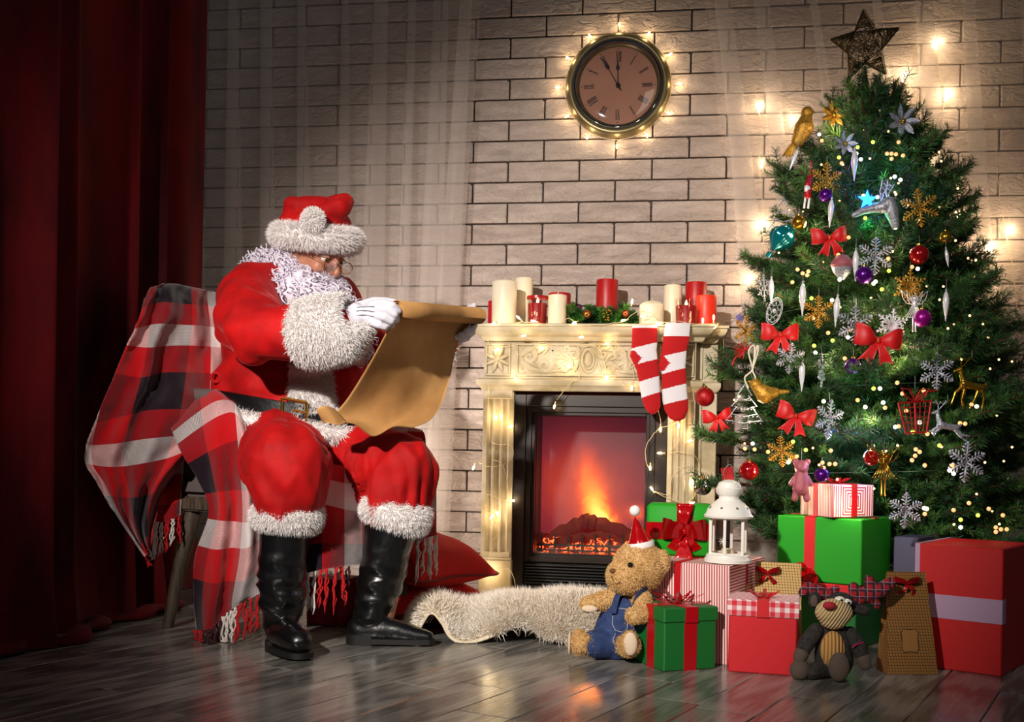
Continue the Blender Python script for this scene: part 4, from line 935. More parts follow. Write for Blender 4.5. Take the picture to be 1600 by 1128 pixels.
# gloves: palm and five fingers each
def glove(palm, fingers, wrist):
    mb = MB()
    for a in palm: mb.ball(P(*a[:3]), a[3], 14)
    capsules(mb, [P(*w[:3]) for w in wrist], [w[3] for w in wrist], 16)
    for f in fingers: capsules(mb, [P(*q[:3]) for q in f], [q[3] if len(q) > 3 else .0095 for q in f], 12)
    V, Fc = remesh(mb, .0026, 3); g = MB(); g.raw(V, Fc); return obj('glove', g, m_glove, per, angle=0)
glove([(566, 489, 2.955, .023), (580, 486, 2.95, .021), (578, 496, 2.95, .021), (560, 496, 2.955, .023), (556, 484, 2.96, .020)],
      [[(582, 476, 2.945, .0125), (600, 473, 2.925, .011), (614, 477, 2.915, .0105), (623, 486, 2.925, .009)],
       [(586, 484, 2.94, .0125), (605, 484, 2.915, .011), (617, 491, 2.915, .0105), (620, 500, 2.935, .009)],
       [(585, 493, 2.94, .0125), (601, 496, 2.915, .011), (611, 502, 2.92, .010), (612, 509, 2.945, .009)],
       [(578, 503, 2.945, .0115), (592, 508, 2.925, .010), (601, 511, 2.93, .0095), (603, 512, 2.95, .0085)],
       [(562, 478, 2.975, .014), (584, 470, 2.985, .0115), (602, 470, 2.985, .0105), (617, 472, 2.98, .009)]],
      [(522, 500, 2.965, .040), (534, 499, 2.963, .038), (545, 497, 2.962, .034), (558, 493, 2.96, .026)])
glove([(722, 505, 3.42, .024), (716, 514, 3.42, .022), (726, 496, 3.42, .022), (710, 516, 3.43, .022)],
      [[(728, 508, 3.40, .012), (741, 508, 3.36, .0115), (738, 515, 3.325, .0105), (728, 518, 3.31, .0095)],
       [(724, 514, 3.40, .012), (738, 519, 3.36, .0115), (731, 525, 3.325, .0105), (720, 523, 3.31, .0095)],
       [(718, 520, 3.40, .012), (730, 528, 3.36, .011), (720, 531, 3.33, .0105), (710, 525, 3.315, .009)],
       [(712, 522, 3.41, .011), (720, 532, 3.375, .0105), (711, 531, 3.345, .0095), (704, 525, 3.33, .0085)],
       [(720, 495, 3.42, .0135), (729, 486, 3.40, .0115), (735, 480, 3.38, .0105), (741, 477, 3.36, .009)]],
      [(706, 520, 3.44, .028), (692, 530, 3.45, .03)])
for k in range(3):
    mb = MB(); mb.tube(curve([P(556, 478 + k * 7, 2.932), P(570, 477 + k * 7, 2.928), P(584, 478 + k * 8, 2.923)], 8), .0013, 6); obj('glove_seam', mb, m_glove, per)
# hair and beard: soft mass with curls lying on it
hm = MB()
for (u, v, z, r) in [(452, 428, 3.38, .052), (440, 448, 3.33, .05), (462, 455, 3.29, .052), (488, 456, 3.25, .05), (498, 460, 3.25, .036), (470, 478, 3.28, .045), (445, 470, 3.32, .04), (424, 425, 3.42, .042), (408, 414, 3.46, .03), (450, 402, 3.40, .042), (436, 407, 3.43, .042), (474, 442, 3.29, .042), (520, 462, 3.24, .032), (498, 478, 3.26, .04), (530, 470, 3.27, .035), (545, 500, 3.30, .035), (556, 525, 3.30, .034), (562, 545, 3.30, .026), (418, 405, 3.47, .034), (400, 404, 3.49, .024)]: hm.ball(P(u, v, z), r, 14)
V, Fc = remesh(hm, .009, 3, lambda p: noise.noise(p * 45) * .006); hb = MB(); hb.raw(V, Fc)
def curls(mb, src, count, seed, L=(.03, .06), R=(.004, .009), hr=.0014):
    rs = np.random.RandomState(seed); rr = random.Random(seed); V = np.array(src.v); F4 = src.f
    for _ in range(count):
        f = rr.choice(F4); a, b, c = Vector(V[f[0]]), Vector(V[f[1]]), Vector(V[f[2]]); nn = (b - a).cross(c - a)
        if nn.length < 1e-12: continue
        nn.normalize(); d = Vector((rr.uniform(-.5, .5), rr.uniform(-.5, .5), -1)); d = (d - nn * d.dot(nn)).normalized(); s = nn.cross(d)
        l = rr.uniform(*L); r = rr.uniform(*R); tn = rr.uniform(1.2, 2.4); ph = rr.uniform(0, 6); pts = []
        for k in range(15):
            t = k / 14; g = ph + t * tn * 2 * pi; pts.append(a + d * l * t * .8 + nn * (.003 + r * .6 + r * .9 * math.cos(g)) + s * r * 1.2 * math.sin(g))
        for e in range(2): mb.tube([p + s * e * .0026 for p in pts], [hr * (1 - .4 * k / 14) for k in range(15)], 4, caps=False)
bd = MB().join(hb); curls(bd, hb, 620, 5, (.04, .075), (.006, .011), .0019); obj('beard', bd, m_hair, per, angle=0)
ms = MB()
for s in (-1, 1):
    ms.tube([HM @ Vector(q) for q in [(s * .004, .108, -.047), (s * .025, .104, -.052), (s * .048, .088, -.064), (s * .062, .066, -.085)]], [.009, .014, .014, .008], 12)
fm = MB().join(ms); fur(fm, ms, 3200, .03, .0013, tuple(-hz + hy * .2), .9, seed=31, curl=.25); obj('moustache', fm, m_hair, per, angle=0)
# cheek beard fur
cb = MB()
for s in (-1, 1): cb.tube([HM @ Vector(q) for q in [(s * .078, -.02, -.01), (s * .072, .015, -.065), (s * .055, .045, -.095), (s * .02, .075, -.108), (0, .08, -.11)]], [.012, .018, .024, .026, .026], 12)
fm = MB().join(cb); curls(fm, cb, 200, 9, (.02, .035), (.003, .005), .0012); fur(fm, cb, 3500, .015, .0013, (0, 0, -1), .8, seed=33, curl=.4); obj('sideburns', fm, m_hair, per, angle=0)
# spectacles
gmb = MB()
for s in (-1, 1):
    c = Vector((s * .033, .118, .0)); gmb.tube([HM @ (c + Vector((.0245 * math.cos(a), -abs(math.cos(a)) * .002, .019 * math.sin(a)))) for a in [i * pi / 12 for i in range(24)]], .0011, 6, closed=True)
    gmb.tube(curve([HM @ Vector((s * .057, .117, .004)), HM @ Vector((s * .078, .07, .008)), HM @ Vector((s * .083, .0, .0))], 8), .001, 6)
gmb.tube(curve([HM @ Vector((-.0095, .118, .004)), HM @ Vector((0, .121, .008)), HM @ Vector((.0095, .118, .004))], 6), .001, 6)
gg = obj('spectacles', gmb, m_goldm, per)
for s in (-1, 1):
    mb = MB(); c = Vector((s * .033, .118, 0)); ring_ = [HM @ (c + Vector((.024 * math.cos(a), 0, .0185 * math.sin(a)))) for a in [i * pi / 10 for i in range(20)]]; mb.add(ring_ + [p + hy * .001 for p in ring_], [tuple(range(20)), tuple(range(39, 19, -1))]); obj('lens', mb, m_clear, gg)
# hat
hc = MB(); hc.ball(P(492, 352, 3.42), (.112, .108, .062), 22); hc.ball(P(492, 330, 3.41), (.098, .085, .04), 20)
capsules(hc, [P(458, 320, 3.38), P(468, 326, 3.36), P(500, 334, 3.33), P(530, 326, 3.36), P(540, 318, 3.38)], [.026, .028, .02, .030, .024], 14); capsules(hc, [P(458, 318, 3.38), P(500, 322, 3.46), P(540, 316, 3.42)], [.022, .024, .024], 12)
V, Fc = remesh(hc, .006, 4, lambda p: (1 - abs(noise.fractal(p * 9, 1, 2, 2)) * 2) * .006); ht = MB(); ht.raw(V, Fc); hat = obj('hat', ht, m_suit, per, angle=0)
bcn = P(494, 371, 3.40); bn = MB(); rp = []
for i in range(40):
    t = 2 * pi * i / 40; rp.append(bcn + RT * .108 * math.cos(t) - FW * .112 * math.sin(t) + UP * (-.02 * math.sin(t) - .008 * math.cos(t)))
bn.tube(rp, .031, 14, closed=True); 
fm = MB().join(bn); fur(fm, bn, 26000, .019, .0013, lambda p: (RT * .35 - UP * .5), .6, seed=41, curl=.35); obj('hat_brim', fm, m_fur, hat, angle=0)
pb = MB().ball(P(489, 345, 3.26), (.033, .028, .036), 16); fm = MB().join(pb); fur(fm, pb, 5000, .010, .0022, (0, 0, -1), .2, seed=42, curl=.5); obj('pompom', fm, m_fur, hat, angle=0)
# ---------------------------------------------------------------- scroll
m_paper = M('brown_parchment', '#c8965c', rough=.75, col2='#a97a46', nscale=5, bump=.25, bscale=22, bdist=.004, spec=.3)
scl = thing('paper_scroll', 'long unrolled brown parchment scroll held in the two gloved hands', 'scroll', P(640, 560, 3.1))
a, b = P(618, 483, 2.94), P(749, 493, 3.36); mb = MB(); ax = (b - a).normalized(); e1 = UP - ax * UP.dot(ax); e1.normalize(); e2 = ax.cross(e1)
rows = []
for i in range(56):
    t = i / 55; ang = t * 2.6 * 2 * pi; r = .0135 + .0135 * t; rows.append([a + (b - a) * s + e1 * r * math.cos(ang) + e2 * r * math.sin(ang) for s in (0, .33, .66, 1)])
cloth(mb, rows, .0009); obj('roll', mb, m_paper, scl, angle=0)
L_ = [(618, 488, 2.958), (601, 525, 2.945), (575, 572, 2.965), (545, 620, 2.99), (521, 650, 2.98), (520, 660, 2.96)]
R_ = [(741, 498, 3.36), (716, 535, 3.33), (703, 590, 3.28), (690, 630, 3.22), (672, 656, 3.14), (645, 668, 3.04)]
Cc = []
for k in range(6):
    l, r = P(*L_[k]), P(*R_[k]); mdl = (l + r) / 2 + FW * .02 * (1 - k / 5) + UP * (-.006 * k); m1 = l * .75 + r * .25 + FW * .012; m2 = l * .25 + r * .75 + FW * .014; Cc.append([l, m1, mdl, m2, r])
rows = surf(Cc, 60, 40); rows = [[p + (CAM - p).normalized() * fbm(p, 6) * .006 for p in r] for r in rows]
mb = MB(); cloth(mb, rows, .0009); obj('sheet', mb, m_paper, scl, angle=0)
lo = [P(521, 655, 2.97), P(505, 650, 2.95), P(494, 645, 2.955), P(496, 655, 2.97)]
ro = [P(542, 659, 2.985), P(528, 664, 2.955), P(510, 660, 2.955), P(505, 662, 2.97)]
rows = surf([[p, (p + q) / 2, q] for p, q in zip([P(522, 638, 2.965), P(508, 634, 2.94), P(495, 640, 2.94), P(500, 652, 2.96)], ro)], 16, 8); mb = MB(); cloth(mb, rows, .0009); obj('curled_corner', mb, m_paper, scl, angle=0)
# ---------------------------------------------------------------- red cushions
m_cush = M('bright_red_cotton', '#d60c0c', rough=.85, sheen=.3, col2='#b80909', nscale=6, bump=.2, bscale=300, bdist=.001)
def cushion(label, c, ex, ey, ez, hs, th_, droop, seed):
    mb = MB(); n_ = 30; top = []; bot = []
    for i in range(n_ + 1):
        a = -1 + 2 * i / n_; rt = []; rb = []
        for j in range(n_ + 1):
            b = -1 + 2 * j / n_; pinch = 1 - .10 * (1 - abs(a) ** 2) * abs(b) ** 3; pinch2 = 1 - .10 * (1 - abs(b) ** 2) * abs(a) ** 3
            f = max(0, (1 - abs(a) ** 3.0) * (1 - abs(b) ** 3.0)) ** .55; x, y = a * hs * pinch2, b * hs * pinch
            w = noise.noise(Vector((a * 2, b * 2, seed))) * .012 * f; base = c + ex * x + ey * y
            rt.append(base + ez * (th_ * f + w)); rb.append(base - ez * (th_ * f * droop - w * .3))
        top.append(rt); bot.append(rb)
    mb.grid(top); mb.grid([list(reversed(r)) for r in bot])
    t = thing('cushion', label, 'cushion', c - ez * th_ * droop); obj('cover', mb, m_cush, t, angle=0)
    e = [c + ex * hs * x + ey * hs * y for x, y in ((-1, -1), (0, -.90), (1, -1), (.90, 0), (1, 1), (0, .90), (-1, 1), (-.90, 0))]
    mb = MB(); mb.tube([crom([Vector(q) for q in e + e[:3]], 1 + 8 * k / 48) for k in range(48)], .004, 6, closed=True); obj('piping', mb, M('dark_red_piping', '#6a0508', rough=.8), t, angle=0); return t
def tilt(ang, rise):
    ex = (RT * math.cos(ang) + FW * math.sin(ang)); ex = (ex + UP * rise).normalized(); ey = UP.cross(ex).normalized(); return ex, ey, ex.cross(ey).normalized()
ex, ey, ez = tilt(math.radians(38), -.02)
cushion('lower red cushion lying on the floor behind the white fur rug', P(640, 942, 3.72), ex, ey, ez, .23, .095, .75, 3)
ex, ey, ez = tilt(math.radians(-42), -.17); ez = (ez).normalized()
cushion('upper red cushion resting on the other one beside the left fireplace column', P(658, 880, 3.66), ex, ey, ez, .185, .10, .55, 5)
# ---------------------------------------------------------------- fur rug
m_rugfur = M('cream_sheepskin_fur', '#fff8ee', rough=.8, spec=.2, col2='#f4e8d6', nscale=7); m_hide = M('pale_hide', '#d9cbb0', rough=.6)
rug = thing('fur_rug', 'white sheepskin rug with curled hide edges on the floor before the fireplace', 'rug', G(780, 985))
Rc = [[(650, 999, 3.27), (659, 975, 3.25), (674, 957, 3.24), (690, 972, 3.23), (703, 995, 3.21), (722, 1005, 3.2), (745, 1002, 3.2), (766, 995, 3.2), (794, 984, 3.21), (818, 978, 3.23), (836, 986, 3.22), (850, 996, 3.2), (884, 1002, 3.2), (925, 996, 3.24)],
      [(648, 985, 3.36), (660, 962, 3.34), (676, 945, 3.34), (694, 950, 3.33), (708, 962, 3.32), (726, 972, 3.32), (748, 968, 3.32), (768, 957, 3.33), (794, 948, 3.33), (818, 945, 3.34), (838, 950, 3.33), (856, 945, 3.33), (886, 942, 3.33), (940, 945, 3.35)],
      [(650, 975, 3.5), (665, 955, 3.5), (682, 945, 3.5), (698, 945, 3.5), (714, 950, 3.5), (732, 952, 3.5), (752, 950, 3.5), (772, 946, 3.5), (796, 942, 3.5), (820, 943, 3.5), (842, 944, 3.5), (862, 940, 3.5), (892, 940, 3.5), (955, 945, 3.5)],
      [(668, 958, 3.75), (680, 952, 3.75), (692, 950, 3.75), (705, 950, 3.75), (720, 952, 3.75), (738, 952, 3.75), (758, 950, 3.75), (778, 948, 3.75), (800, 947, 3.75), (824, 948, 3.75), (846, 950, 3.75), (868, 952, 3.75), (898, 952, 3.75), (940, 952, 3.75)],
      [(690, 955, 3.95), (700, 952, 3.95), (710, 951, 3.95), (722, 951, 3.95), (735, 951, 3.95), (750, 951, 3.95), (768, 951, 3.95), (786, 951, 3.95), (806, 951, 3.95), (828, 951, 3.95), (850, 951, 3.95), (872, 951, 3.95), (902, 951, 3.95), (935, 951, 3.95)]]
rows = surf([[P(*q) for q in r] for r in Rc], 40, 110)
rows = [[Vector((p.x, p.y, max(p.z, .006))) for p in r] for r in rows]
mb = MB(); cloth(mb, rows, -.005, mi=0); obj('hide', mb, m_hide, rug, angle=0)
fm = MB(); src = MB().grid([list(r) for r in rows[1:]]); n0 = (Vector(src.v[1]) - Vector(src.v[0])).cross(Vector(src.v[110]) - Vector(src.v[0]))
if n0.z < 0: src = MB().grid([list(reversed(r)) for r in rows[1:]])
up_ = MB(); up_.v = [tuple(Vector(v) + Vector((0, 0, .004))) for v in src.v]; up_.f = src.f; up_.m = src.m
fur(fm, up_, 64000, .045, .0022, lambda p: Vector((-.2, -.35, -.15)), .7, seed=51, curl=.38, lift=.8)
# fringe of wool spilling forward at the right end
e_ = MB().grid([rows[0][60:], rows[3][60:]]); fur(fm, e_, 9000, .04, .0022, Vector((0, -.5, -.5)), .8, seed=52, curl=.4)
obj('wool', fm, m_rugfur, rug, smooth=False, kind='stuff')
# ---------------------------------------------------------------- gifts
m_green = M('bright_green_paper', '#1f9a1c', rough=.6, bump=.15, bscale=200, bdist=.001, spec=.35); m_dgreen = M('dark_green_paper', '#0f6a26', rough=.6, bump=.15, bscale=200, bdist=.001)
m_redpaper = M('scarlet_paper', '#d3141f', rough=.55, bump=.1, bscale=150, bdist=.001); m_deepred = M('deep_red_paper', '#c80f10', rough=.55, bump=.1, bscale=60, bdist=.002)
m_ribbon = M('red_satin_ribbon', '#b40a16', rough=.28, spec=.6, sheen=.2); m_foil = M('red_foil_ribbon', '#c20a12', rough=.12, metal=.35, coat=.6, spec=.7); m_lilac = M('lilac_ribbon', '#c9a6c4', rough=.3, metal=.15, spec=.6, bump=.2, bscale=25, bdist=.003)
def pattern(name, fn, rough=.6):
    mt = bpy.data.materials.new(name); mt.use_nodes = True; n = NT(mt); s = n.add('ShaderNodeSeparateXYZ', {0: n.coord('Object')}); n.link(fn(n, s.outputs[0], s.outputs[1], s.outputs[2]), n.bs.inputs['Base Color']); n.bs.inputs['Roughness'].default_value = rough; return mt
def stripes(c, w=.0072):
    return lambda n, X, Y, Z: n.mix(n.math('GREATER_THAN', n.math('FRACT', n.math('DIVIDE', c(n, X, Y, Z), w)), .55), lin('#f0dcd6'), lin('#b3202c'))
m_st = pattern('striped_paper', stripes(lambda n, X, Y, Z: n.math('ADD', X, n.math('MULTIPLY', Z, .02))))
def mitre(cy, cz): return lambda n, X, Y, Z: n.math('MAXIMUM', n.math('ABSOLUTE', n.math('SUBTRACT', Y, cy)), n.math('ABSOLUTE', n.math('SUBTRACT', Z, cz)))
def frame(O, alpha, name, label, cat='gift box', group=None): return thing(name, label, cat, O, YAW - math.radians(alpha), group)
def bow(parent, c, s, mat, name='bow', tails=True, loops=2, w=.45, T=None, tilt_=0.0):
    """ribbon bow in local coordinates; loops to +-x, faces -y"""
    mb = MB()
    for sg in (-1, 1):
        for L in range(loops // 2):
            pts = []; ws = []; k = 16
            for i in range(k + 1):
                t = i / k; a = t * 2 * pi; r = s * (.5 - .12 * L); x = sg * r * (1 - math.cos(a)) ; y = -math.sin(a) * s * .20 * (1 + L) ; z = math.sin(t * pi) * s * (.12 + .3 * L + tilt_)
                pts.append((x, y - .004, z)); ws.append(s * w * (.35 + .65 * math.sin(pi * t)) * .5)
            rows = [[(p[0], p[1], p[2] - q), (p[0], p[1], p[2] + q)] for p, q in zip(pts, ws)]
            cloth(mb, [[Vector(c) + Vector(q) for q in r] for r in rows], .0012)
        if tails:
            rows = []
            for i in range(9):
                t = i / 8; x = sg * s * (.12 + .5 * t); z = -s * (.1 + .75 * t); q = s * .16 * (.5 + t * .7); rows.append([Vector(c) + Vector((x - q, -.006 - .01 * math.sin(t * 4), z + (q * .5 if sg < 0 else -q * .5))), Vector(c) + Vector((x + q, -.006 - .01 * math.sin(t * 4 + 1), z - (q * .5 if sg < 0 else -q * .5)))])
            cloth(mb, rows, .0012)
    mb.ball((c[0], c[1] - s * .08, c[2]), (s * .13, s * .12, s * .17), 10)
    if T is not None: mb.v = [tuple(T @ Vector(v)) for v in mb.v]
    return obj(name, mb, mat, parent, world=False, angle=0)
def vband(t, L, Wd, z0, z1, x, y, w, mat, g=.0015, top=True, front=True, side=True):
    mb = MB()
    if front: mb.box((-L + x - w / 2, -g, z0), (-L + x + w / 2, 0.0005, z1 + g))
    if side: mb.box((-.0005, y - w / 2, z0), (g, y + w / 2, z1 + g))
    if top: mb.box((-L + x - w / 2, -g, z1 - .0005), (-L + x + w / 2, Wd + g, z1 + g)); mb.box((-L - g, y - w / 2, z1 - .0004), (g, y + w / 2, z1 + g * 1.1))
    return obj('ribbon', mb, mat, t, world=False, smooth=False)
def body(t, L, Wd, h, mats, name='box', r=.003, sidemi=None, z0=0.0):
    mb = MB().bbox((-L, 0, z0), (0, Wd, z0 + h), r)
    if sidemi is not None:
        for k, f in enumerate(mb.f):
            nn = (Vector(mb.v[f[1]]) - Vector(mb.v[f[0]])).cross(Vector(mb.v[f[2]]) - Vector(mb.v[f[0]])).normalized()
            if nn.x > .8: mb.m[k] = sidemi
    return obj(name, mb, mats, t, world=False, angle=30)
def fancy(t, c, s, mat, n_=7, r=.0042):
    """curly ribbon loops standing on a lid"""
    mb = MB()
    for k in range(n_):
        a = 2 * pi * k / n_ + .3; d = Vector((math.cos(a), math.sin(a) * .8, 0)); side = Vector((-d.y, d.x, 0)) * r; rows = []
        for i in range(13):
            q = i / 12; p = Vector(c) + d * s * math.sin(pi * q) * (.9 if k % 2 else .65) + d * s * .1 + Vector((0, 0, s * .34 * (math.sin(2 * pi * q * .5) ** 2) * (1 - q * .5) + .002 + s * .16 * q)); rows.append([p - side, p + side])
        cloth(mb, rows, .0006)
    return obj('bow', mb, mat, t, world=False, angle=0)
# small green box in front of the striped one
t = frame(G(1037, 1050), 68, 'gift_box', 'small dark green lidded gift box with two red ribbons, foremost beside the teddy bear')
L = Wd = .158; body(t, L, Wd, .135, m_dgreen); mb = MB().bbox((-L - .004, -.004, .128), (.004, Wd + .004, .166), .003); obj('lid', mb, m_dgreen, t, world=False, angle=30)
vband(t, L, Wd, .0, .13, L * .55, Wd * .5, .038, m_ribbon, .0012, top=False, side=False); vband(t, L, Wd, .0, .13, L * .55, Wd * .5, .038, m_ribbon, .0012, top=False, front=False); mb = MB()
mb.box((-L * .45 - .019, -.0055, .127), (-L * .45 + .019, Wd + .0055, .1675)); mb.box((-L - .0055, Wd * .5 - .019, .127), (.0055, Wd * .5 + .019, .168)); obj('lid_ribbon', mb, m_ribbon, t, world=False, smooth=False)
fancy(t, (-L / 2, Wd / 2, .166), .088, m_ribbon, 9)
# scarlet box with gingham lid
ging = pattern('gingham_paper', lambda n, X, Y, Z: n.mix(n.math('GREATER_THAN', n.math('FRACT', n.math('DIVIDE', n.math('ADD', X, Y), .0245)), .5), n.mix(n.math('GREATER_THAN', n.math('FRACT', n.math('DIVIDE', n.math('SUBTRACT', Z, .0052), .0245)), .5), lin('#d8202c'), lin('#e8808a')), n.mix(n.math('GREATER_THAN', n.math('FRACT', n.math('DIVIDE', n.math('SUBTRACT', Z, .0052), .0245)), .5), lin('#e8808a'), lin('#f6e6e2'))))
t = frame(G(1244, 1057), 15, 'gift_box', 'scarlet gift box with red and white gingham lid, in front of the yellow checked bag')
L = .174; Wd = .15; body(t, L, Wd, .16, m_redpaper); obj('lid', MB().bbox((-L - .005, -.005, .150), (.005, Wd + .005, .193), .002), ging, t, world=False, angle=30)
obj('ribbon', MB().box((-L * .5 - .016, -.0062, .149), (-L * .5 + .016, Wd + .0062, .1942)), m_redpaper, t, world=False, smooth=False); fancy(t, (-L / 2, Wd * .35, .192), .055, m_redpaper, 5, .006)
# big striped box
t = frame(G(1137, 1040), 29, 'gift_box', 'large box wrapped in red and white striped paper, carrying the white lantern'); L = .21; Wd = .34; H1 = .27
m_st2 = pattern('mitred_stripes', stripes(mitre(.12, -.02), .0085)); body(t, L, Wd, H1, [m_st, m_st2], sidemi=1)
vband(t, L, Wd, 0, H1, .062, .16, .019, m_ribbon); STR = t
# green gift with foil bow standing on it
t = frame(P(1110, 868, 3.14), 12, 'gift_box', 'bright green gift with a wide red foil bow, behind the lantern on the striped box'); t.location.z = H1 + .003
mb = MB().bbox((-.185, 0, 0), (0, .11, .152), .009); b_ = obj('box', mb, m_green, t, world=False, angle=80)
obj('ribbon', MB().box((-.187, -.002, .048), (.002, .112, .098)), m_foil, t, world=False, smooth=False); obj('ribbon', MB().box((-.098, -.003, .0), (-.052, .113, .154)), m_foil, t, world=False, smooth=False)
bow(t, (-.075, -.008, .074), .062, m_foil, w=1.0); mb = MB()
for sg in (-1, 1):
    rows = []
    for i in range(10):
        q = i / 9; z = .076 + sg * (.012 + .066 * q); w_ = .006 + .02 * q; rows.append([(-.075 + w_ * x, -.006 - .012 * math.sin(pi * q) - .003 * math.cos(x * 6), z) for x in (-1, -.5, 0, .5, 1)])
    cloth(mb, [[Vector(p) for p in r] for r in rows], .0012)
obj('bow_fan', mb, m_foil, t, world=False, angle=0)
# lantern
m_white = M('white_enamel', '#ece8de', rough=.35, spec=.5)
lo_ = P(1137, 872, 3.04); lo_.z = H1 + .0025; lan = thing('lantern', 'white hexagonal metal lantern with glass panes and a domed star-pierced roof on the striped box', 'lantern', lo_)
def hexl(prof, n=6, rot=.3, mi=0): 
    m_ = MB(); m_.lathe(prof, n, (0, 0, 0), mi, T=Matrix.Rotation(rot, 4, 'Z')); return m_
s = .066
obj('base', hexl([(s, 0), (s, .008), (s * .93, .012), (s * .90, .02), (s * .86, .022)], 24), m_white, lan, world=False)
for k in range(6):
    a = .3 + k * pi / 3; c, d = math.cos(a) * s * .78, math.sin(a) * s * .78; obj('post', MB().bbox((c - .004, d - .004, .02), (c + .004, d + .004, .125), .001), m_white, lan, world=False)
    a2 = a + pi / 3; c2, d2 = math.cos(a2) * s * .78, math.sin(a2) * s * .78
    obj('pane', MB().add([(c, d, .024), (c2, d2, .024), (c2, d2, .12), (c, d, .12)], [(0, 1, 2, 3)]), m_clear, lan, world=False)
    for z in (.024, .121): obj('rail', MB().tube([(c, d, z), (c2, d2, z)], .003, 6), m_white, lan, world=False)
obj('roof', hexl([(s * .9, .121), (s * 1.02, .124), (s * 1.04, .129), (s * .96, .134), (s * .88, .148), (s * .68, .163), (s * .5, .172), (s * .46, .175)], 28), m_white, lan, world=False)
obj('chimney', hexl([(s * .42, .172), (s * .42, .183), (s * .54, .192), (s * .56, .205), (s * .5, .208), (s * .50, .212), (s * .42, .222), (s * .2, .228), (0, .23)], 28), m_white, lan, world=False)
m_hole = M('dark_hole', '#4a3422', rough=.8)
for k in range(8):
    a = -pi / 2 + (k - 3.5) * .78; st = []
    for i in range(10): r = .0045 if i % 2 == 0 else .002; b2 = pi / 2 + i * pi / 5; st.append((r * math.cos(b2), r * math.sin(b2)))
    T = Matrix.Rotation(a + pi / 2, 4, 'Z') @ Matrix.Translation((0, -s * .84, .152)) @ Matrix.Rotation(math.radians(-42), 4, 'X'); mb = MB().prism(st, -.0008, .002, T=T); obj('star_cutout', mb, m_hole, lan, world=False)
obj('handle', MB().tube(curve([(-.012, 0, .226), (-.016, 0, .25), (0, 0, .272), (.016, 0, .25), (.012, 0, .226)], 20), .0012, 6), M('steel_wire', '#cfcabf', rough=.3, metal=.8), lan, world=False)
obj('tea_light', MB().lathe([(.018, .022), (.018, .036), (.016, .036), (.015, .034), (0, .034)], 20), m_ivory, lan, world=False)
for a_, z in ((-1.75, .07),):
    mb = MB(); c = (math.cos(-1.9) * s * .74, math.sin(-1.9) * s * .74)
    for i in range(4): b2 = i * pi / 4; mb.tube([(c[0] - .011 * math.cos(b2), c[1] - .002, .06 - .011 * math.sin(b2)), (c[0] + .011 * math.cos(b2), c[1] - .002, .06 + .011 * math.sin(b2))], .0007, 5)
    obj('snowflake_decal', mb, m_white, lan, world=False)
# box stack: base, green, small striped
OB = P(1338, 915, 3.2); zb = OB.z; OB.z = 0
t = frame(OB, 38, 'gift_box', 'dark green gift box with red lid under the bright green box, behind the plush reindeer'); L = .258; Wd = .24; body(t, L, Wd, zb - .03, m_dgreen); obj('lid', MB().bbox((-L - .004, -.004, zb - .035), (.004, Wd + .004, zb - .002), .003), m_redpaper, t, world=False, angle=30)
c = (-.150, -.075, zb + .012)
for k in range(2):
    mb = MB(); rows = []
    for i in range(17): a = 2 * pi * i / 16; x, z = .038 * math.cos(a), .022 * math.sin(a); xr = x * .75 - z * .66; zr = x * .66 + z * .75; rows.append([(c[0] + xr + k * .028 + .01 * (k), c[1] - .02, c[2] + zr - .016 * k + .01), (c[0] + xr + k * .028 - .018, c[1] + .028, c[2] + zr - .016 * k + .018)])
    cloth(mb, [[Vector(p) for p in r] for r in rows], .0012); obj('foil_loop', mb, m_foil, t, world=False, angle=0)
O2 = P(1345, 913, 3.19); O2.z = zb; t = frame(O2, 38, 'gift_box', 'large bright green gift box with one red ribbon, mid-stack below the tree')
h2 = P(1345, 812, 3.19).z - zb; L = .264; Wd = .25; body(t, L, Wd, h2, m_green); vband(t, L, Wd, 0, h2, .105, .12, .034, m_redpaper, side=False)
O3 = P(1300, 809, 3.22); O3.z = zb + h2 + .0018; t = frame(O3, 68, 'gift_box', 'small red and white striped gift on top of the bright green box'); h3 = P(1300, 757, 3.22).z - O3.z; L = .153; Wd = .153
body(t, L, Wd, h3, [m_st, pattern('mitred_stripes', stripes(mitre(.08, h3 / 2), .0085))], sidemi=1); vband(t, L, Wd, 0, h3, .075, .08, .020, m_ribbon); fancy(t, (-.07, .07, h3), .05, m_ribbon, 7, .008)
# checked paper bags
def check(name, c, lc): return pattern(name, lambda n, X, Y, Z: n.mix(n.math('MAXIMUM', n.math('LESS_THAN', n.math('FRACT', n.math('DIVIDE', n.math('ADD', X, Y), .0078)), .16), n.math('LESS_THAN', n.math('FRACT', n.math('DIVIDE', Z, .0078)), .16)), lin(c), lin(lc)), .7)
def bag(O, al, L, Wd, H, mat, name, label, taper=.01, lean=0.0):
    t = frame(O, al, name, label, 'paper bag'); mb = MB()
    rows = []
    for f in (0, .5, .9, 1.0):
        y0 = Wd * .5 * f * 1.0 + lean * f; y1 = Wd - Wd * .5 * f * .98 + lean * f; a = -L + taper * f * .3; b = -taper * f; z = H * f; g = .5 * f * Wd * .5
        rows.append([(a, y0, z), (b, y0, z), (b - .012 * f, (y0 + y1) / 2, z), (b, y1, z), (a, y1, z), (a + .012 * f, (y0 + y1) / 2, z)])
    mb.grid(rows, closed=True); mb.add(rows[0], [tuple(range(6))]); obj('paper', mb, mat, t, world=False, smooth=False); return t
m_ck = check('brown_check_paper', '#9a6a2e', '#3a220c'); m_cky = check('yellow_check_paper', '#d2ad68', '#5a421c')
t = bag(G(1466, 1054), -6, .138, .075, .268, m_ck, 'paper_bag', 'tall brown checked paper bag with a blank label, beside the large red box', .022)
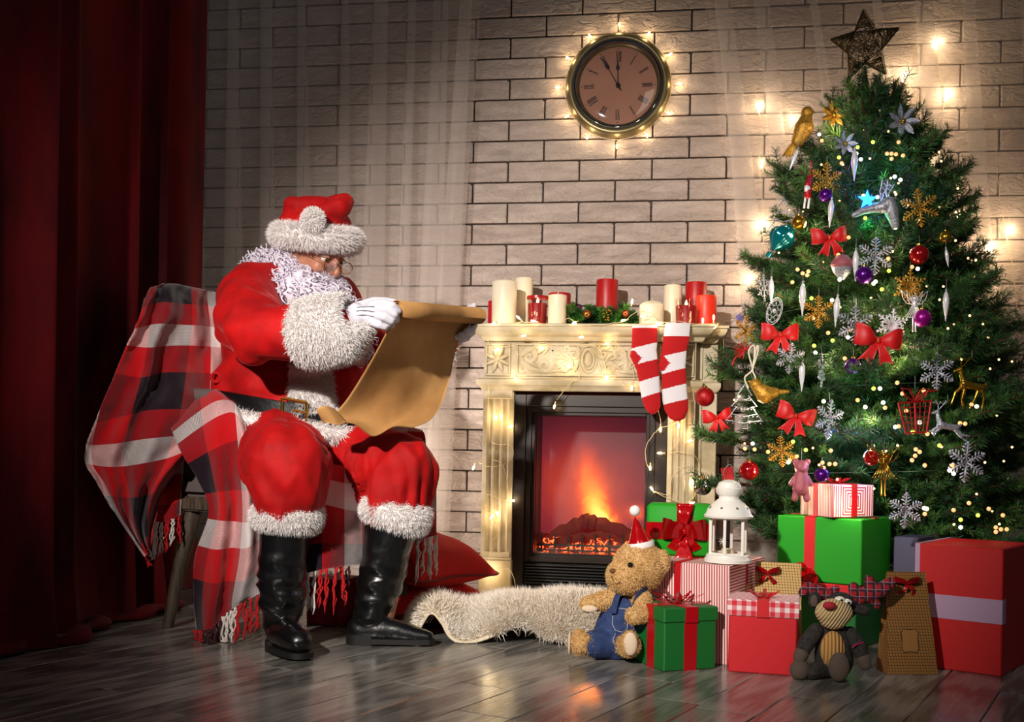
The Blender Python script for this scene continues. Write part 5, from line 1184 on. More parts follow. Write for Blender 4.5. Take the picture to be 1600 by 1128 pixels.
def slope(x, z, H=.268, Wd=.075): return (x, Wd * .5 * z / H - .0015, z)
pl = []
for i in range(40):
    a = 2 * pi * i / 40; r = 1 - .05 * math.cos(8 * a); x = math.copysign(abs(math.cos(a)) ** .35, math.cos(a)) * .023; z = math.copysign(abs(math.sin(a)) ** .35, math.sin(a)) * .030; pl.append(slope(-.075 + x * r, .088 + z * r))
mb = MB(); mb.add(pl, [tuple(range(40))]); obj('label_patch', mb, M('kraft_label', '#9c6c34', rough=.7), t, world=False); mb = MB().tube(pl, .0009, 5, closed=True); obj('label_border', mb, M('brown_ink', '#3a220c', rough=.7), t, world=False)
bow(t, (-.080, .026, .238), .036, m_ribbon, tilt_=.2)
t = bag(G(1252, 1030), 16, .135, .07, P(1230, 884, 3.02).z, m_cky, 'paper_bag', 'yellow checked paper bag with a dark red bow, behind the scarlet gingham-lidded box', .006)
bow(t, (-.098, .018, .236), .034, m_ribbon, tilt_=.25)
# large red box with lilac ribbon and the slate box behind it
t = frame(G(1564, 1058), 38, 'gift_box', 'very large red gift box with a shiny lilac ribbon at the right edge'); H = P(1564, 858, 2.867).z; L = .227; Wd = .30; body(t, L, Wd, H, m_deepred)
zc = P(1564, 957, 2.867).z; mb = MB().box((-L - .0015, -.0016, zc - .032), (.0016, .0005, zc + .032)).box((-.0005, -.0016, zc - .032), (.0016, .03, zc + .032)); obj('ribbon', mb, m_lilac, t, world=False, smooth=False)
obj('upright_ribbon', MB().box((-L - .001, -.0016, 0), (-L + .012, .0005, H + .001)).box((-L - .001, 0, H - .0005), (-L + .012, Wd, H + .001)), m_lilac, t, world=False, smooth=False)
t = frame(G(1432, 1012), 38, 'gift_box', 'slate blue gift box wedged between the green box and the very large red one'); H = P(1420, 848, 3.1).z; body(t, .075, .2, H, M('slate_paper', '#4c4a5c', rough=.6))

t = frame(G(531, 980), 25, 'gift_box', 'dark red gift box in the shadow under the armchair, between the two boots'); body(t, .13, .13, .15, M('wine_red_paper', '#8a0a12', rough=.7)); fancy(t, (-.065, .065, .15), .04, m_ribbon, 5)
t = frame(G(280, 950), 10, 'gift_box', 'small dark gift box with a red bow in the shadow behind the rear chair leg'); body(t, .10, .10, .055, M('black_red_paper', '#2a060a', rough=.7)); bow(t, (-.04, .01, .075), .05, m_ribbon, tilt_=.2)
# ---------------------------------------------------------------- wall clock
m_brass = M('aged_brass', '#8c7c58', rough=.32, metal=.6, col2='#6a5d40', nscale=6); m_steel = M('polished_steel', '#8d97a8', rough=.12, metal=1); m_face = M('peach_dial', '#cf9478', rough=.6, col2='#bd8266', nscale=3); m_ink = M('black_ink', '#14100e', rough=.6)
cc = W(965, 130, -.06); a, b = W(882, 130, -.06), W(1048, 130, -.06); R_ = (b.x - a.x) / 2
clk = thing('wall_clock', 'round brass wall clock with peach dial and Roman numerals hanging on the brick wall', 'clock', (cc.x, -.012, cc.z))
TC = Matrix.Translation((cc.x, 0, cc.z)) @ Matrix.Rotation(pi / 2, 4, 'X')      # lathe axis points out of the wall (-y)
def cl(prof, n=64): return MB().lathe(prof, n, (0, 0, 0), 0, T=TC, cap=False)
obj('rim', cl([(R_ * .90, .013), (R_ * .98, .015), (R_ * 1.0, .03), (R_ * .99, .044), (R_ * .95, .054), (R_ * .90, .058), (R_ * .86, .056), (R_ * .835, .05)]), m_brass, clk)
obj('bezel', cl([(R_ * .84, .045), (R_ * .838, .058), (R_ * .825, .062), (R_ * .80, .060), (R_ * .785, .05), (R_ * .78, .03)]), m_steel, clk)
obj('inner_rim', cl([(R_ * .785, .04), (R_ * .76, .034), (R_ * .735, .030)]), m_brass, clk)
obj('dial', MB().lathe([(0, .029), (R_ * .75, .029), (R_ * .75, .012)], 64, T=TC, cap=False), m_face, clk)
def bar(mb, x0, y0, x1, y1, w, z=.0295):
    d = Vector((x1 - x0, y1 - y0, 0)); L = d.length; d.normalize(); n_ = Vector((-d.y, d.x, 0)) * w / 2; p, q = Vector((x0, y0, z)), Vector((x1, y1, z)); u_ = Vector((0, 0, .0008))
    mb.add([TC @ v for v in (p - n_, q - n_, q + n_, p + n_, p - n_ + u_, q - n_ + u_, q + n_ + u_, p + n_ + u_)], [(4, 5, 6, 7), (0, 1, 5, 4), (1, 2, 6, 5), (2, 3, 7, 6), (3, 0, 4, 7)])
NUM = {1: 'I', 2: 'II', 3: 'III', 4: 'IIII', 5: 'V', 6: 'VI', 7: 'VII', 8: 'VIII', 9: 'IX', 10: 'X', 11: 'XI', 12: 'XII'}
for h in range(1, 13):
    a = pi / 2 - h * pi / 6; ca, sa = math.cos(a), math.sin(a); mb = MB(); st = NUM[h]; wd = {'I': .016, 'V': .034, 'X': .036}; tot = sum(wd[c] for c in st) * R_ * 1.6; x = -tot / 2
    r0, r1 = .46 * R_, .645 * R_
    def Q(s, r): return (ca * r + sa * s, sa * r - ca * s)
    for c in st:
        w = wd[c] * R_ * 1.6; m0 = x + w / 2; e = w * .36
        if c == 'I': bar(mb, *Q(m0, r0), *Q(m0, r1), .003)
        elif c == 'V': bar(mb, *Q(m0, r0), *Q(m0 - e, r1), .0028); bar(mb, *Q(m0, r0), *Q(m0 + e, r1), .0014)
        else: bar(mb, *Q(m0 + e, r0), *Q(m0 - e, r1), .0028); bar(mb, *Q(m0 - e, r0), *Q(m0 + e, r1), .0014)
        x += w
    bar(mb, *Q(-tot / 2, r0), *Q(tot / 2, r0), .0008); bar(mb, *Q(-tot / 2, r1), *Q(tot / 2, r1), .0008)
    obj('numeral', mb, m_ink, clk, smooth=False); mb = MB(); mb.lathe([(0, .0300), (.0022, .0300), (.0022, .029)], 10, (ca * R_ * .695, sa * R_ * .695, 0), 0, T=TC, cap=False); obj('hour_dot', mb, m_ink, clk)
def hand(name, deg, L, tail, z):
    a = math.radians(90 - deg); T = TC @ Matrix.Rotation(a, 4, 'Z'); mb = MB()
    poly = [(-tail, -.0025), (-tail - .006, -.004), (-tail - .010, 0), (-tail - .006, .004), (-tail, .0025), (L * .58, .0013), (L * .62, .006), (L * .68, .008), (L * .78, .0035), (L, 0), (L * .78, -.0035), (L * .68, -.008), (L * .62, -.006), (L * .58, -.0013)]
    mb.prism(poly, z, z + .0012, axis='z', T=T); obj(name, mb, m_ink, clk, smooth=False)
hand('hour_hand', 358, R_ * .50, .002, .033); hand('minute_hand', 330, R_ * .62, R_ * .06, .036)
obj('hub', cl([(.009, .03), (.009, .038), (.005, .040), (.001, .041)], 20), m_ink, clk)
mb = MB(); prof = [(R_ * .76 * math.cos(t), .048 + .012 * math.sin(t)) for t in [i * pi / 2 / 8 for i in range(9)]]; prof[-1] = (0.0005, .06); mb.lathe(prof, 48, T=TC, cap=False); obj('glass', mb, m_clear, clk)
ring_b = []; wires = []
for k in range(12):
    a = pi / 2 + k * pi / 6 + .0; r = R_ * (1.08 if k % 3 else 1.12); p = Vector((cc.x + r * math.cos(a), -.03, cc.z + r * math.sin(a))); ring_b.append((p, (math.cos(a), -.1, math.sin(a)), .07))
wires = [[Vector((cc.x + R_ * 1.015 * math.cos(a), -.025, cc.z + R_ * 1.015 * math.sin(a))) for a in [2 * pi * i / 24 for i in range(25)]]]
string('ring of warm lights set around the rim of the wall clock', wires, ring_b)
# ---------------------------------------------------------------- fairy lights on the wall beside the tree
def wl(u, v, Y=-.06): return W(u, v, Y)
string('strand of warm lights hanging on the wall between the clock and the tree', [[wl(1180, 118), wl(1182, 165), wl(1190, 200), wl(1186, 258), wl(1190, 300), wl(1192, 353), wl(1190, 420), wl(1175, 440)], [wl(1225, 160), wl(1236, 175), wl(1236, 192)]],
       [(wl(1186, 170), (0, -.2, -1), .30), (wl(1190, 257), (0, -.2, -1), .12), (wl(1190, 354), (0, -.2, -1), .38), (wl(1236, 192), (0, -.2, -1), .30), (wl(1168, 440), (0, -.2, -1), .30)], glow=.2)
string('strand of warm lights hanging on the wall right of the tree top', [[wl(1421, 105), wl(1432, 70), wl(1450, 52), wl(1462, 72), wl(1468, 110), wl(1478, 150), wl(1470, 180), wl(1456, 210), wl(1458, 240), wl(1448, 262)], [wl(1410, 122), wl(1430, 150), wl(1450, 200)]],
       [(wl(1463, 72), (0, -.2, -1), .30), (wl(1477, 152), (0, -.2, -1), .40), (wl(1410, 124), (0, -.3, -1), .42), (wl(1447, 258), (0, -.3, -1), .25)])
string('strand of warm lights hanging on the wall at the right edge', [[wl(1480, 290), wl(1496, 340), wl(1515, 325), wl(1535, 358), wl(1560, 352), wl(1572, 362), wl(1578, 340)], [wl(1555, 180), wl(1560, 290), wl(1572, 362), wl(1585, 440), wl(1590, 520)], [wl(1524, 430), wl(1533, 441), wl(1550, 490), wl(1568, 528)]],
       [(wl(1496, 340), (0, -.3, -1), .28), (wl(1573, 362), (0, -.3, -1), .32), (wl(1541, 390), (0, -.3, -1), .5), (wl(1545, 386), (.5, -.3, -1)), (wl(1533, 441), (0, -.3, -1), .2)])
# ---------------------------------------------------------------- teddy bear
m_teddy = M('golden_plush', '#dcb57c', rough=.9, sheen=.4, col2='#cfa466', nscale=20); m_pad = M('pale_plush', '#e0c8ac', rough=.9); m_denim = M('blue_denim', '#22345e', rough=.85, col2='#2d4273', nscale=60, bump=.2, bscale=400, bdist=.001); m_thread = M('pale_stitching', '#c9c4b0', rough=.8); m_beye = M('black_bead', '#0c0a0a', rough=.08, coat=.5)
def plush(name, mb, voxel, mat, parent, count, L=.006, w=.0018, seed=1, disp=None, sm=3):
    V, Fc = remesh(mb, voxel, sm, disp); b = MB(); b.raw(V, Fc); fm = MB().join(b)
    if count: fur(fm, b, count, L, w, (0, 0, -1), .25, seed=seed, curl=.55)
    return obj(name, fm, mat, parent, angle=0)
ted = thing('teddy_bear', 'golden teddy bear in denim overalls and a tiny red hat leaning against the striped box', 'teddy bear', G(962, 1026))
mb = MB()
mb.ball(P(998, 886, 3.02), (.072, .062, .072), 20); mb.ball(P(980, 900, 2.99), (.058, .05, .05), 16); mb.ball(P(970, 905, 2.975), (.034, .03, .028), 14)
mb.ball(P(1034, 878, 3.0), (.022, .016, .034), 14); mb.ball(P(1000, 852, 3.08), (.022, .014, .02), 12)
capsules(mb, [P(994, 925, 3.04), P(980, 955, 3.05), P(968, 995, 3.05)], [.042, .062, .068])
capsules(mb, [P(972, 930, 3.04), P(945, 938, 3.03), P(918, 944, 3.02)], [.028, .026, .021]); capsules(mb, [P(1004, 938, 2.98), P(1006, 958, 2.94), P(990, 962, 2.92)], [.026, .025, .022])
capsules(mb, [P(955, 1005, 3.02), P(925, 1006, 2.99), P(908, 1004, 2.98)], [.034, .032, .030]); mb.ball(P(903, 1003, 2.98), (.018, .022, .036), 14)
capsules(mb, [P(975, 1005, 3.0), P(983, 1008, 2.93)], [.034, .030]); mb.ball(P(984, 1006, 2.925), (.024, .02, .036), 14)
V, Fc = remesh(mb, .0042, 3, lambda p: noise.noise(p * 110) * .0022); V[:, 2] = np.maximum(V[:, 2], .002); b = MB(); b.raw(V, Fc); fm = MB().join(b); fur(fm, b, 42000, .0065, .0016, (0, 0, -1), .25, seed=61, curl=.6)
obj('body', fm, m_teddy, ted, angle=0)
mb = MB(); capsules(mb, [P(976, 952, 3.045), P(972, 972, 3.05), P(966, 998, 3.05)], [.060, .069, .074]); capsules(mb, [P(952, 1004, 3.02), P(925, 1006, 2.99)], [.043, .039]); capsules(mb, [P(975, 1004, 3.01), P(980, 1006, 2.96)], [.042, .037])
V, Fc = remesh(mb, .0045, 3, lambda p: noise.fractal(p * 22, 1, 2, 2) * .004); V[:, 2] = np.maximum(V[:, 2], .002); om = MB(); om.raw(V, Fc); ov_ = obj('overalls', om, m_denim, ted, angle=0)
OBV = bvh_of(om)
def onto(b, pts, off): 
    r = []
    for u, v in pts:
        h, _n = hit(b, u, v, off)
        if h is not None: r.append(h)
    return r
mb = MB(); mb.tube(onto(OBV, [(958, 962), (957, 975), (962, 985), (972, 988), (980, 983), (981, 970), (980, 960)], .001), .0008, 5); obj('pocket_stitching', mb, m_thread, ov_)
mb = MB(); mb.tube(onto(OBV, [(950, 950), (962, 950), (975, 951), (988, 953)], .001), .0008, 5); obj('bib_stitching', mb, m_thread, ov_)
mb = MB(); mb.tube(onto(OBV, [(962, 990), (958, 1000), (962, 1012), (966, 1020)], .001), .0007, 5); obj('seam', mb, m_thread, ov_)
mb = MB(); rw = curve([P(958, 958, 2.985), P(963, 935, 2.985), P(972, 920, 3.0)], 8); cloth(mb, [[p - RT * .008, p + RT * .008] for p in rw], .003); obj('strap', mb, m_denim, ov_)
mb = MB(); rw = curve([P(985, 952, 2.97), P(993, 932, 2.955), P(1008, 922, 2.97), P(1020, 925, 3.02)], 10); cloth(mb, [[p - UP * .010 - RT * .003, p + UP * .010 + RT * .003] for p in rw], .003); obj('strap', mb, m_denim, ov_)
TB = bvh_of(b); h, nn = hit(TB, 985, 883, -.001); obj('eye', MB().ball(h, .0085, 14), m_beye, ted); h, nn = hit(TB, 961, 897, -.001); obj('eye', MB().ball(h, (.005, .007, .008), 14), m_beye, ted) if False else None
h, nn = hit(TB, 958, 892, 0); obj('nose', MB().ball(h if h is not None else P(958, 892, 2.95), (.010, .009, .007), 12), M('brown_nose', '#6b4020', rough=.6), ted)
mp = onto(TB, [(957, 899), (958, 906), (963, 911), (970, 909)], .004); obj('mouth', MB().tube(mp, .0009, 5), M('brown_thread', '#4a2a14'), ted) if len(mp) > 1 else None
for (u, v, z, r) in ((890.5, 1005, 2.985, (.006, .02, .034)), (985, 1006, 2.905, (.019, .008, .032)), (921, 951, 2.998, (.022, .005, .010))): obj('pad', MB().ball(P(u, v, z), r, 14), m_pad, ted)
hb_ = P(1000, 850, 3.02); tp_ = P(992, 806, 3.02); ax_ = (tp_ - hb_).normalized(); TH = Matrix.Translation(hb_) @ ax_.to_track_quat('Z', 'Y').to_matrix().to_4x4()
tin = obj('hat', MB().lathe([(.036, -.006), (.035, .004), (.026, .02), (.016, .045), (.006, .07), (0, .078)], 24, T=TH), m_foil, ted); obj('hat_brim', MB().lathe([(.030, -.008), (.039, -.010), (.040, 0), (.037, .006), (.030, .006)], 28, T=TH, cap=False), m_fur, tin)
obj('pompom', MB().ball(P(992, 798, 3.02), .0155, 16), m_fur, tin)
# ---------------------------------------------------------------- plush reindeer
def corduroy(name, c, c2, w):
    mt = M(name, c, rough=.95, sheen=.3); n = NT(mt); s = n.add('ShaderNodeSeparateXYZ', {0: n.coord('Object')}); f = n.math('FRACT', n.math('DIVIDE', n.math('ADD', s.outputs[0], n.math('MULTIPLY', s.outputs[2], w[1])), w[0])); g = n.math('SINE', n.math('MULTIPLY', f, pi)); n.link(n.mix(n.math('POWER', g, .5), lin(c2), lin(c)), n.bs.inputs['Base Color']); n.bump(g, .9, .004); return mt
m_cordb = corduroy('ochre_corduroy', '#cf9a58', '#8a5a26', (.0095, 0)); m_cordc = corduroy('cream_corduroy', '#ddbf8c', '#a8854e', (.0085, -.6)); m_tweed = M('charcoal_tweed', '#3b3632', rough=.95, col2='#1d1a19', nscale=120, bump=.6, bscale=300, bdist=.003); m_greyplush = M('grey_brown_plush', '#5a4c42', rough=.95, sheen=.3, bump=.4, bscale=250, bdist=.002)
tart = pattern('red_tartan', lambda n, X, Y, Z: n.mix(n.math('MAXIMUM', n.math('LESS_THAN', n.math('FRACT', n.math('DIVIDE', X, .021)), .06), n.math('LESS_THAN', n.math('FRACT', n.math('DIVIDE', Z, .019)), .06)), n.mix(n.math('MAXIMUM', n.math('GREATER_THAN', n.math('FRACT', n.math('DIVIDE', X, .021)), .66), n.math('GREATER_THAN', n.math('FRACT', n.math('DIVIDE', Z, .019)), .68)), lin('#a0141e'), lin('#46101e')), lin('#8c8898')), .9)
dr = thing('plush_reindeer', 'grey plush reindeer with plaid antlers, red nose and corduroy belly sitting before the bags', 'plush toy', G(1292, 1062))
def fz(u, v, z): p = P(u, v, z); p.z = max(p.z, 0.0); return p
def ground(V): V[:, 2] = np.maximum(V[:, 2], .002); return V
mb = MB(); capsules(mb, [P(1303, 985, 2.83), P(1303, 1010, 2.83), P(1303, 1032, 2.83)], [.034, .048, .050]); mb.ball(P(1312, 948, 2.85), (.045, .04, .040), 16)
V, Fc = remesh(mb, .004, 3, lambda p: noise.noise(p * 160) * .0015); b = MB(); b.raw(ground(V), Fc); obj('body', b, m_tweed, dr, angle=0); DB = b
mb = MB().ball(P(1301, 1015, 2.795), (.031, .022, .048), 24); obj('belly', mb, m_cordb, dr, angle=0)
mb = MB().ball(P(1303, 957, 2.80), (.048, .035, .036), 24); mb.ball(P(1302, 968, 2.80), (.036, .03, .026), 20); obj('muzzle', rm(mb, .003, 3), m_cordc, dr, angle=0)
obj('nose', MB().ball(P(1296, 946, 2.763), (.017, .010, .0105), 16), M('dark_pink_nose', '#a81c2c', rough=.8, sheen=.3), dr)
for u, v in ((1312, 937), (1323, 941)): e = obj('eye', MB().ball(P(u, v, 2.80), (.014, .012, .009), 14), m_white, dr); obj('pupil', MB().ball(P(u + 3, v + 1, 2.789), (.004, .003, .004), 10), m_beye, e)
for pts in ([(1275, 985), (1260, 1005), (1252, 1022)], [(1328, 990), (1341, 1010), (1349, 1030)]):
    mb = MB(); c = [P(u, v, 2.82 - .01 * i) for i, (u, v) in enumerate(pts)]; capsules(mb, c, [.020, .022, .017]); obj('arm', rm(mb, .004, 2), m_tweed, dr, angle=0)
    mb = MB(); d = c[2] + (c[2] - c[1]) * .35; capsules(mb, [c[2], d], [.020, .017]); obj('hand', rm(mb, .004, 2), m_greyplush, dr, angle=0)
obj('wrist_band', MB().tube(curve([P(1332, 1012, 2.79), P(1338, 1007, 2.785), P(1349, 1004, 2.795)], 8), .0022, 6), M('magenta_thread', '#b01c50', rough=.8), dr)
for pts, f, fr_ in (([(1288, 1047, 2.82), (1268, 1049, 2.79)], (1249, 1047, 2.79), (.026, .026, .027)), ([(1308, 1045, 2.80), (1311, 1046, 2.77)], (1311, 1042, 2.755), (.027, .018, .038))):
    mb = MB(); c = [P(*q) for q in pts]; capsules(mb, c, [.024, .022]); V, Fc = remesh(mb, .004, 2); b = MB(); b.raw(ground(V), Fc); obj('leg', b, m_tweed, dr, angle=0)
    mb = MB().ball(P(*f), fr_, 20); V, Fc = remesh(mb, .004, 2); b = MB(); b.raw(ground(V), Fc); obj('foot', b, m_greyplush, dr, angle=0)
mb = MB().ball(P(1273, 938, 2.83), (.017, .010, .024), 16); e = obj('ear', mb, m_tweed, dr, angle=0); obj('ear_lining', MB().ball(P(1272, 939, 2.815), (.010, .006, .016), 14), m_greyplush, e)
mb = MB(); capsules(mb, [P(1330, 950, 2.83), P(1352, 956, 2.83)], [.012, .011]); mb.ball(P(1348, 952, 2.83), (.022, .008, .013), 14); obj('ear', rm(mb, .004, 2), m_tweed, dr, angle=0)
mb = MB(); capsules(mb, [P(1300, 935, 2.86), P(1282, 925, 2.86), P(1262, 918, 2.86), P(1254, 926, 2.86)], [.014, .017, .016, .012]); capsules(mb, [P(1282, 925, 2.86), P(1278, 935, 2.86)], [.014, .012]); capsules(mb, [P(1296, 930, 2.86), P(1306, 920, 2.86)], [.013, .011]); obj('antler', rm(mb, .004, 2), tart, dr, angle=0)
mb = MB(); capsules(mb, [P(1326, 940, 2.86), P(1350, 930, 2.85), P(1375, 922, 2.85), P(1392, 910, 2.85)], [.015, .022, .021, .015]); capsules(mb, [P(1340, 935, 2.85), P(1334, 918, 2.85)], [.019, .015]); capsules(mb, [P(1362, 925, 2.85), P(1358, 906, 2.85)], [.018, .014]); capsules(mb, [P(1358, 930, 2.85), P(1370, 945, 2.85)], [.016, .012]); obj('antler', rm(mb, .004, 2), tart, dr, angle=0)
# ---------------------------------------------------------------- christmas tree
TZ = 3.68; TB_ = P(1352, 984, TZ); TB_.z = 0
m_tneedle = needle_mat('dark_fir_needles', '#35602c', '#16381d'); m_tneedle2 = needle_mat('tip_needles', '#5f8a3c', '#355f2a'); m_bark = M('brown_twig', '#4f3020', rough=.8)
def RZ(z):
    pts = [(.20, .58), (.49, .57), (.84, .50), (1.23, .385), (1.53, .26), (1.77, .11), (1.84, .03)]
    if z <= pts[0][0]: return pts[0][1]
    for (a, ra), (b, rb) in zip(pts, pts[1:]):
        if z <= b: return ra + (rb - ra) * (z - a) / (b - a)
    return .03
def branch_mesh(L, seed):
    rs = random.Random(seed); mb = MB(); nst = 14
    main = [Vector((L * t, .02 * math.sin(t * 4 + seed), L * (.10 * t - .02) + .05 * L * t * t)) for t in [i / nst for i in range(nst + 1)]]
    mb.tube(main, [.0045 * (1 - .6 * i / nst) + .001 for i in range(nst + 1)], 5, mi=2); segs = [(main[2:], int(L * 1500), .75)]
    k = int(L / .045)
    for i in range(k):
        t = .18 + .75 * i / k; p = crom(main, t * nst)
        for s in (-1, 1):
            l = (L * .42 * (1 - t) + .045) * rs.uniform(.8, 1.2); a = math.radians(rs.uniform(32, 55)) * s; el = rs.uniform(-.15, .45)
            tw = [p + Vector((math.cos(a) * l * q, math.sin(a) * l * q, el * l * q + .12 * l * q * q)) for q in (0, .33, .66, 1)]
            mb.tube(tw, [.002, .0018, .0015, .001], 4, mi=2); segs.append((tw, int(l * 1300), 1))
    for j, (pts, c, w) in enumerate(segs):
        needles(mb, pts, 0, max(10, c), .026, .0016, seed * 31 + j, up=.35, mi=1 if rs.random() < .3 else 0, back=.5)
    return mb.mesh('branch', [m_tneedle, m_tneedle2, m_bark], smooth=False)
bm_ = {L: [branch_mesh(L, s + int(L * 100)) for s in range(3)] for L in (.16, .26, .36, .46, .56)}
tree = thing('christmas_tree', 'tall decorated green fir tree standing right of the fireplace behind the gift boxes', 'tree', TB_)
obj('trunk', MB().tube([TB_ + UP * .02, TB_ + UP * .9, TB_ + UP * 1.80], [.026, .018, .006], 10), m_bark, tree)
obj('stand', MB().lathe([(.16, 0), (.16, .01), (.05, .03), (.035, .10), (.03, .10)], 24, tuple(TB_)), m_blackmatte, tree)
rs = random.Random(21); NB = 285
cum = []; tot = 0
zs = [.24 + 1.56 * i / 400 for i in range(401)]
for z in zs: tot += RZ(z) ** 1.05 + .10; cum.append(tot)
for i in range(NB):
    q = (i + .5) / NB * tot; k = next(j for j, c in enumerate(cum) if c >= q); z = zs[k]; ang = i * 2.39996 + rs.uniform(-.2, .2)
    R_b = RZ(z) * rs.uniform(.86, 1.10) if i % 4 else RZ(z) * rs.uniform(.6, .8)
    dx, dy = math.cos(ang), math.sin(ang)
    if dy > 0: R_b = min(R_b, .50 / max(dy, .3))
    if dx < -.2 and dy > -.25 and z < 1.1: R_b = min(R_b, .44)
    if z < .56 and dy < -.15: R_b = min(R_b, .27 / max(.5, -dy)) if dx > -.35 else min(R_b, .42)
    R_b = max(R_b, .07); L = min(bm_, key=lambda l: abs(l - R_b)); el = math.radians(2 + 46 * max(0, (z - .9) / .9) ** 1.3 + rs.uniform(-7, 7)); sc_ = R_b / L / max(.75, math.cos(el)) * 1.0
    o = bpy.data.objects.new('branch', rs.choice(bm_[L])); COL.objects.link(o); o.parent = tree; o.location = (0, 0, z - R_b * math.sin(el) * .6)
    o.rotation_euler = (Matrix.Rotation(ang, 4, 'Z') @ Matrix.Rotation(-el, 4, 'Y') @ Matrix.Rotation(rs.uniform(-.4, .4), 4, 'X')).to_euler(); o.scale = (sc_,) * 3
# a few hand-placed tips that break the outline in the photograph
for (u, v, du, dv, L) in ((1395, 165, 22, -40, .10), (1300, 172, -22, -22, .10), (1352, 160, 0, -30, .10), (1455, 300, 38, -22, .16), (1490, 385, 38, -20, .16), (1510, 420, 40, -2, .18), (1530, 500, 38, -14, .2), (1230, 300, -20, -20, .14), (1190, 420, -28, -6, .16), (1150, 592, -38, -6, .2), (1225, 275, -12, -4, .14), (1380, 150, 6, -30, .09), (1335, 165, -8, -25, .09), (1545, 570, 45, -8, .2), (1560, 640, 40, 0, .2), (1560, 720, 30, -6, .2), (1130, 690, -35, 0, .2), (1130, 760, -35, 4, .2)):
    p = P(u, v, TZ); d = (RT * du - UP * dv + RT * 0).normalized(); d = (d - FW * .15).normalized(); Lm = min(bm_, key=lambda l: abs(l - L)); s_ = L / Lm
    o = bpy.data.objects.new('branch', bm_[Lm][int(u) % 3]); COL.objects.link(o); o.parent = tree; o.location = p - d * L * .5 - TB_; o.scale = (s_,) * 3; o.rotation_euler = d.to_track_quat('X', 'Z').to_euler()
def tsurf(u, v, out=.03):
    z = TZ
    for _ in range(4):
        p = P(u, v, z); r = RZ(p.z) * 1.0; dx = (p - TB_).dot(RT); z = TZ - math.sqrt(max(r * r - dx * dx, 0)) * .93 - out
    return P(u, v, z)
# ---------------------------------------------------------------- tree lights
def emis(name, c, s): return M(name, c, emit=c, estr=s)
cols = [emis('glow_amber', '#e09a62', 1.3), emis('glow_white', '#fff4e4', 1.8), emis('glow_lime', '#c8dc50', 1.3), emis('glow_warm', '#ffca86', 2.4)]
tl = thing('tree_lights', 'string of small warm, white and lime lights wound around the decorated tree', 'fairy lights', TB_ + UP * .3)
hel = []
for i in range(420): f = i / 419; z = .3 + 1.45 * f; a = f * 11 * 2 * pi; r = RZ(z) * .82; hel.append(TB_ + Vector((r * math.cos(a), min(r * math.sin(a), .5), z)))
obj('wire', MB().tube(hel, .0012, 4), M('green_wire', '#12301a', rough=.6), tl)
bme = [MB().ball((0, 0, 0), .0062, 10).mesh('bulb', c) for c in cols]; bms = [MB().ball((0, 0, 0), .0038, 8).mesh('bulb', cols[3])]
rs = random.Random(77)
spots_ = [(1280, 210, 1), (1284, 220, 0), (1340, 230, 2), (1338, 240, 1), (1345, 249, 1), (1364, 222, 2), (1386, 240, 0), (1393, 240, 0), (1400, 241, 0), (1393, 248, 0), (1411, 243, 0), (1404, 222, 0), (1311, 246, 2), (1315, 255, 0), (1398, 276, 1), (1407, 281, 1), (1349, 306, 1), (1371, 308, 1), (1314, 357, 0), (1306, 364, 0), (1326, 371, 0), (1352, 341, 2), (1246, 421, 0), (1254, 427, 0), (1261, 430, 0), (1263, 424, 0), (1238, 441, 0), (1312, 437, 1), (1300, 469, 1), (1268, 466, 2), (1310, 398, 0), (1325, 527, 1), (1329, 515, 0), (1301, 532, 2), (1272, 540, 2), (1365, 443, 1), (1368, 440, 1), (1378, 452, 2), (1388, 404, 0), (1425, 417, 0), (1434, 420, 1), (1389, 423, 2), (1218, 522, 1), (1220, 531, 0), (1274, 551, 1), (1320, 560, 0), (1333, 565, 0), (1337, 573, 0), (1365, 607, 2), (1375, 607, 1), (1380, 629, 1), (1383, 637, 0), (1402, 598, 0), (1410, 615, 0), (1416, 642, 0), (1404, 666, 0), (1399, 667, 1), (1437, 660, 1), (1426, 675, 2), (1443, 610, 0), (1238, 655, 1), (1287, 627, 1), (1176, 693, 1), (1179, 702, 0), (1164, 701, 0), (1200, 706, 0), (1234, 719, 0), (1245, 713, 0), (1232, 722, 1), (1239, 690, 2), (1259, 703, 2), (1285, 723, 0), (1296, 725, 0), (1305, 725, 0), (1287, 731, 0), (1298, 704, 0), (1431, 702, 0), (1437, 706, 0), (1430, 712, 0), (1425, 719, 0), (1445, 727, 0), (1469, 662, 1), (1459, 676, 1), (1484, 735, 1), (1488, 727, 0), (1468, 696, 2), (1518, 632, 0), (1526, 635, 1), (1500, 661, 0), (1508, 662, 0), (1444, 794, 1), (1490, 740, 1), (1501, 824, 1), (1501, 812, 2), (1528, 805, 2), (1556, 824, 0), (1564, 827, 0), (1573, 827, 0), (1556, 831, 0), (1567, 805, 0), (1445, 803, 0), (1448, 795, 1), (1514, 786, 0), (1490, 797, 0), (1545, 795, 0), (1449, 678, 0), (1340, 625, 0), (1352, 636, 1), (1271, 497, 0), (1294, 520, 0)]
for (u, v, c) in spots_: o = bpy.data.objects.new('bulb', bme[c]); COL.objects.link(o); o.parent = tl; o.location = tsurf(u, v, .045) - tl.location
for k in range(90):
    z = rs.uniform(.35, 1.7); a = rs.uniform(-pi, 0); r = RZ(z) * rs.uniform(.75, .95); o = bpy.data.objects.new('bulb', bms[0]); COL.objects.link(o); o.parent = tl; o.location = TB_ + Vector((r * math.cos(a), r * math.sin(a), z)) - tl.location
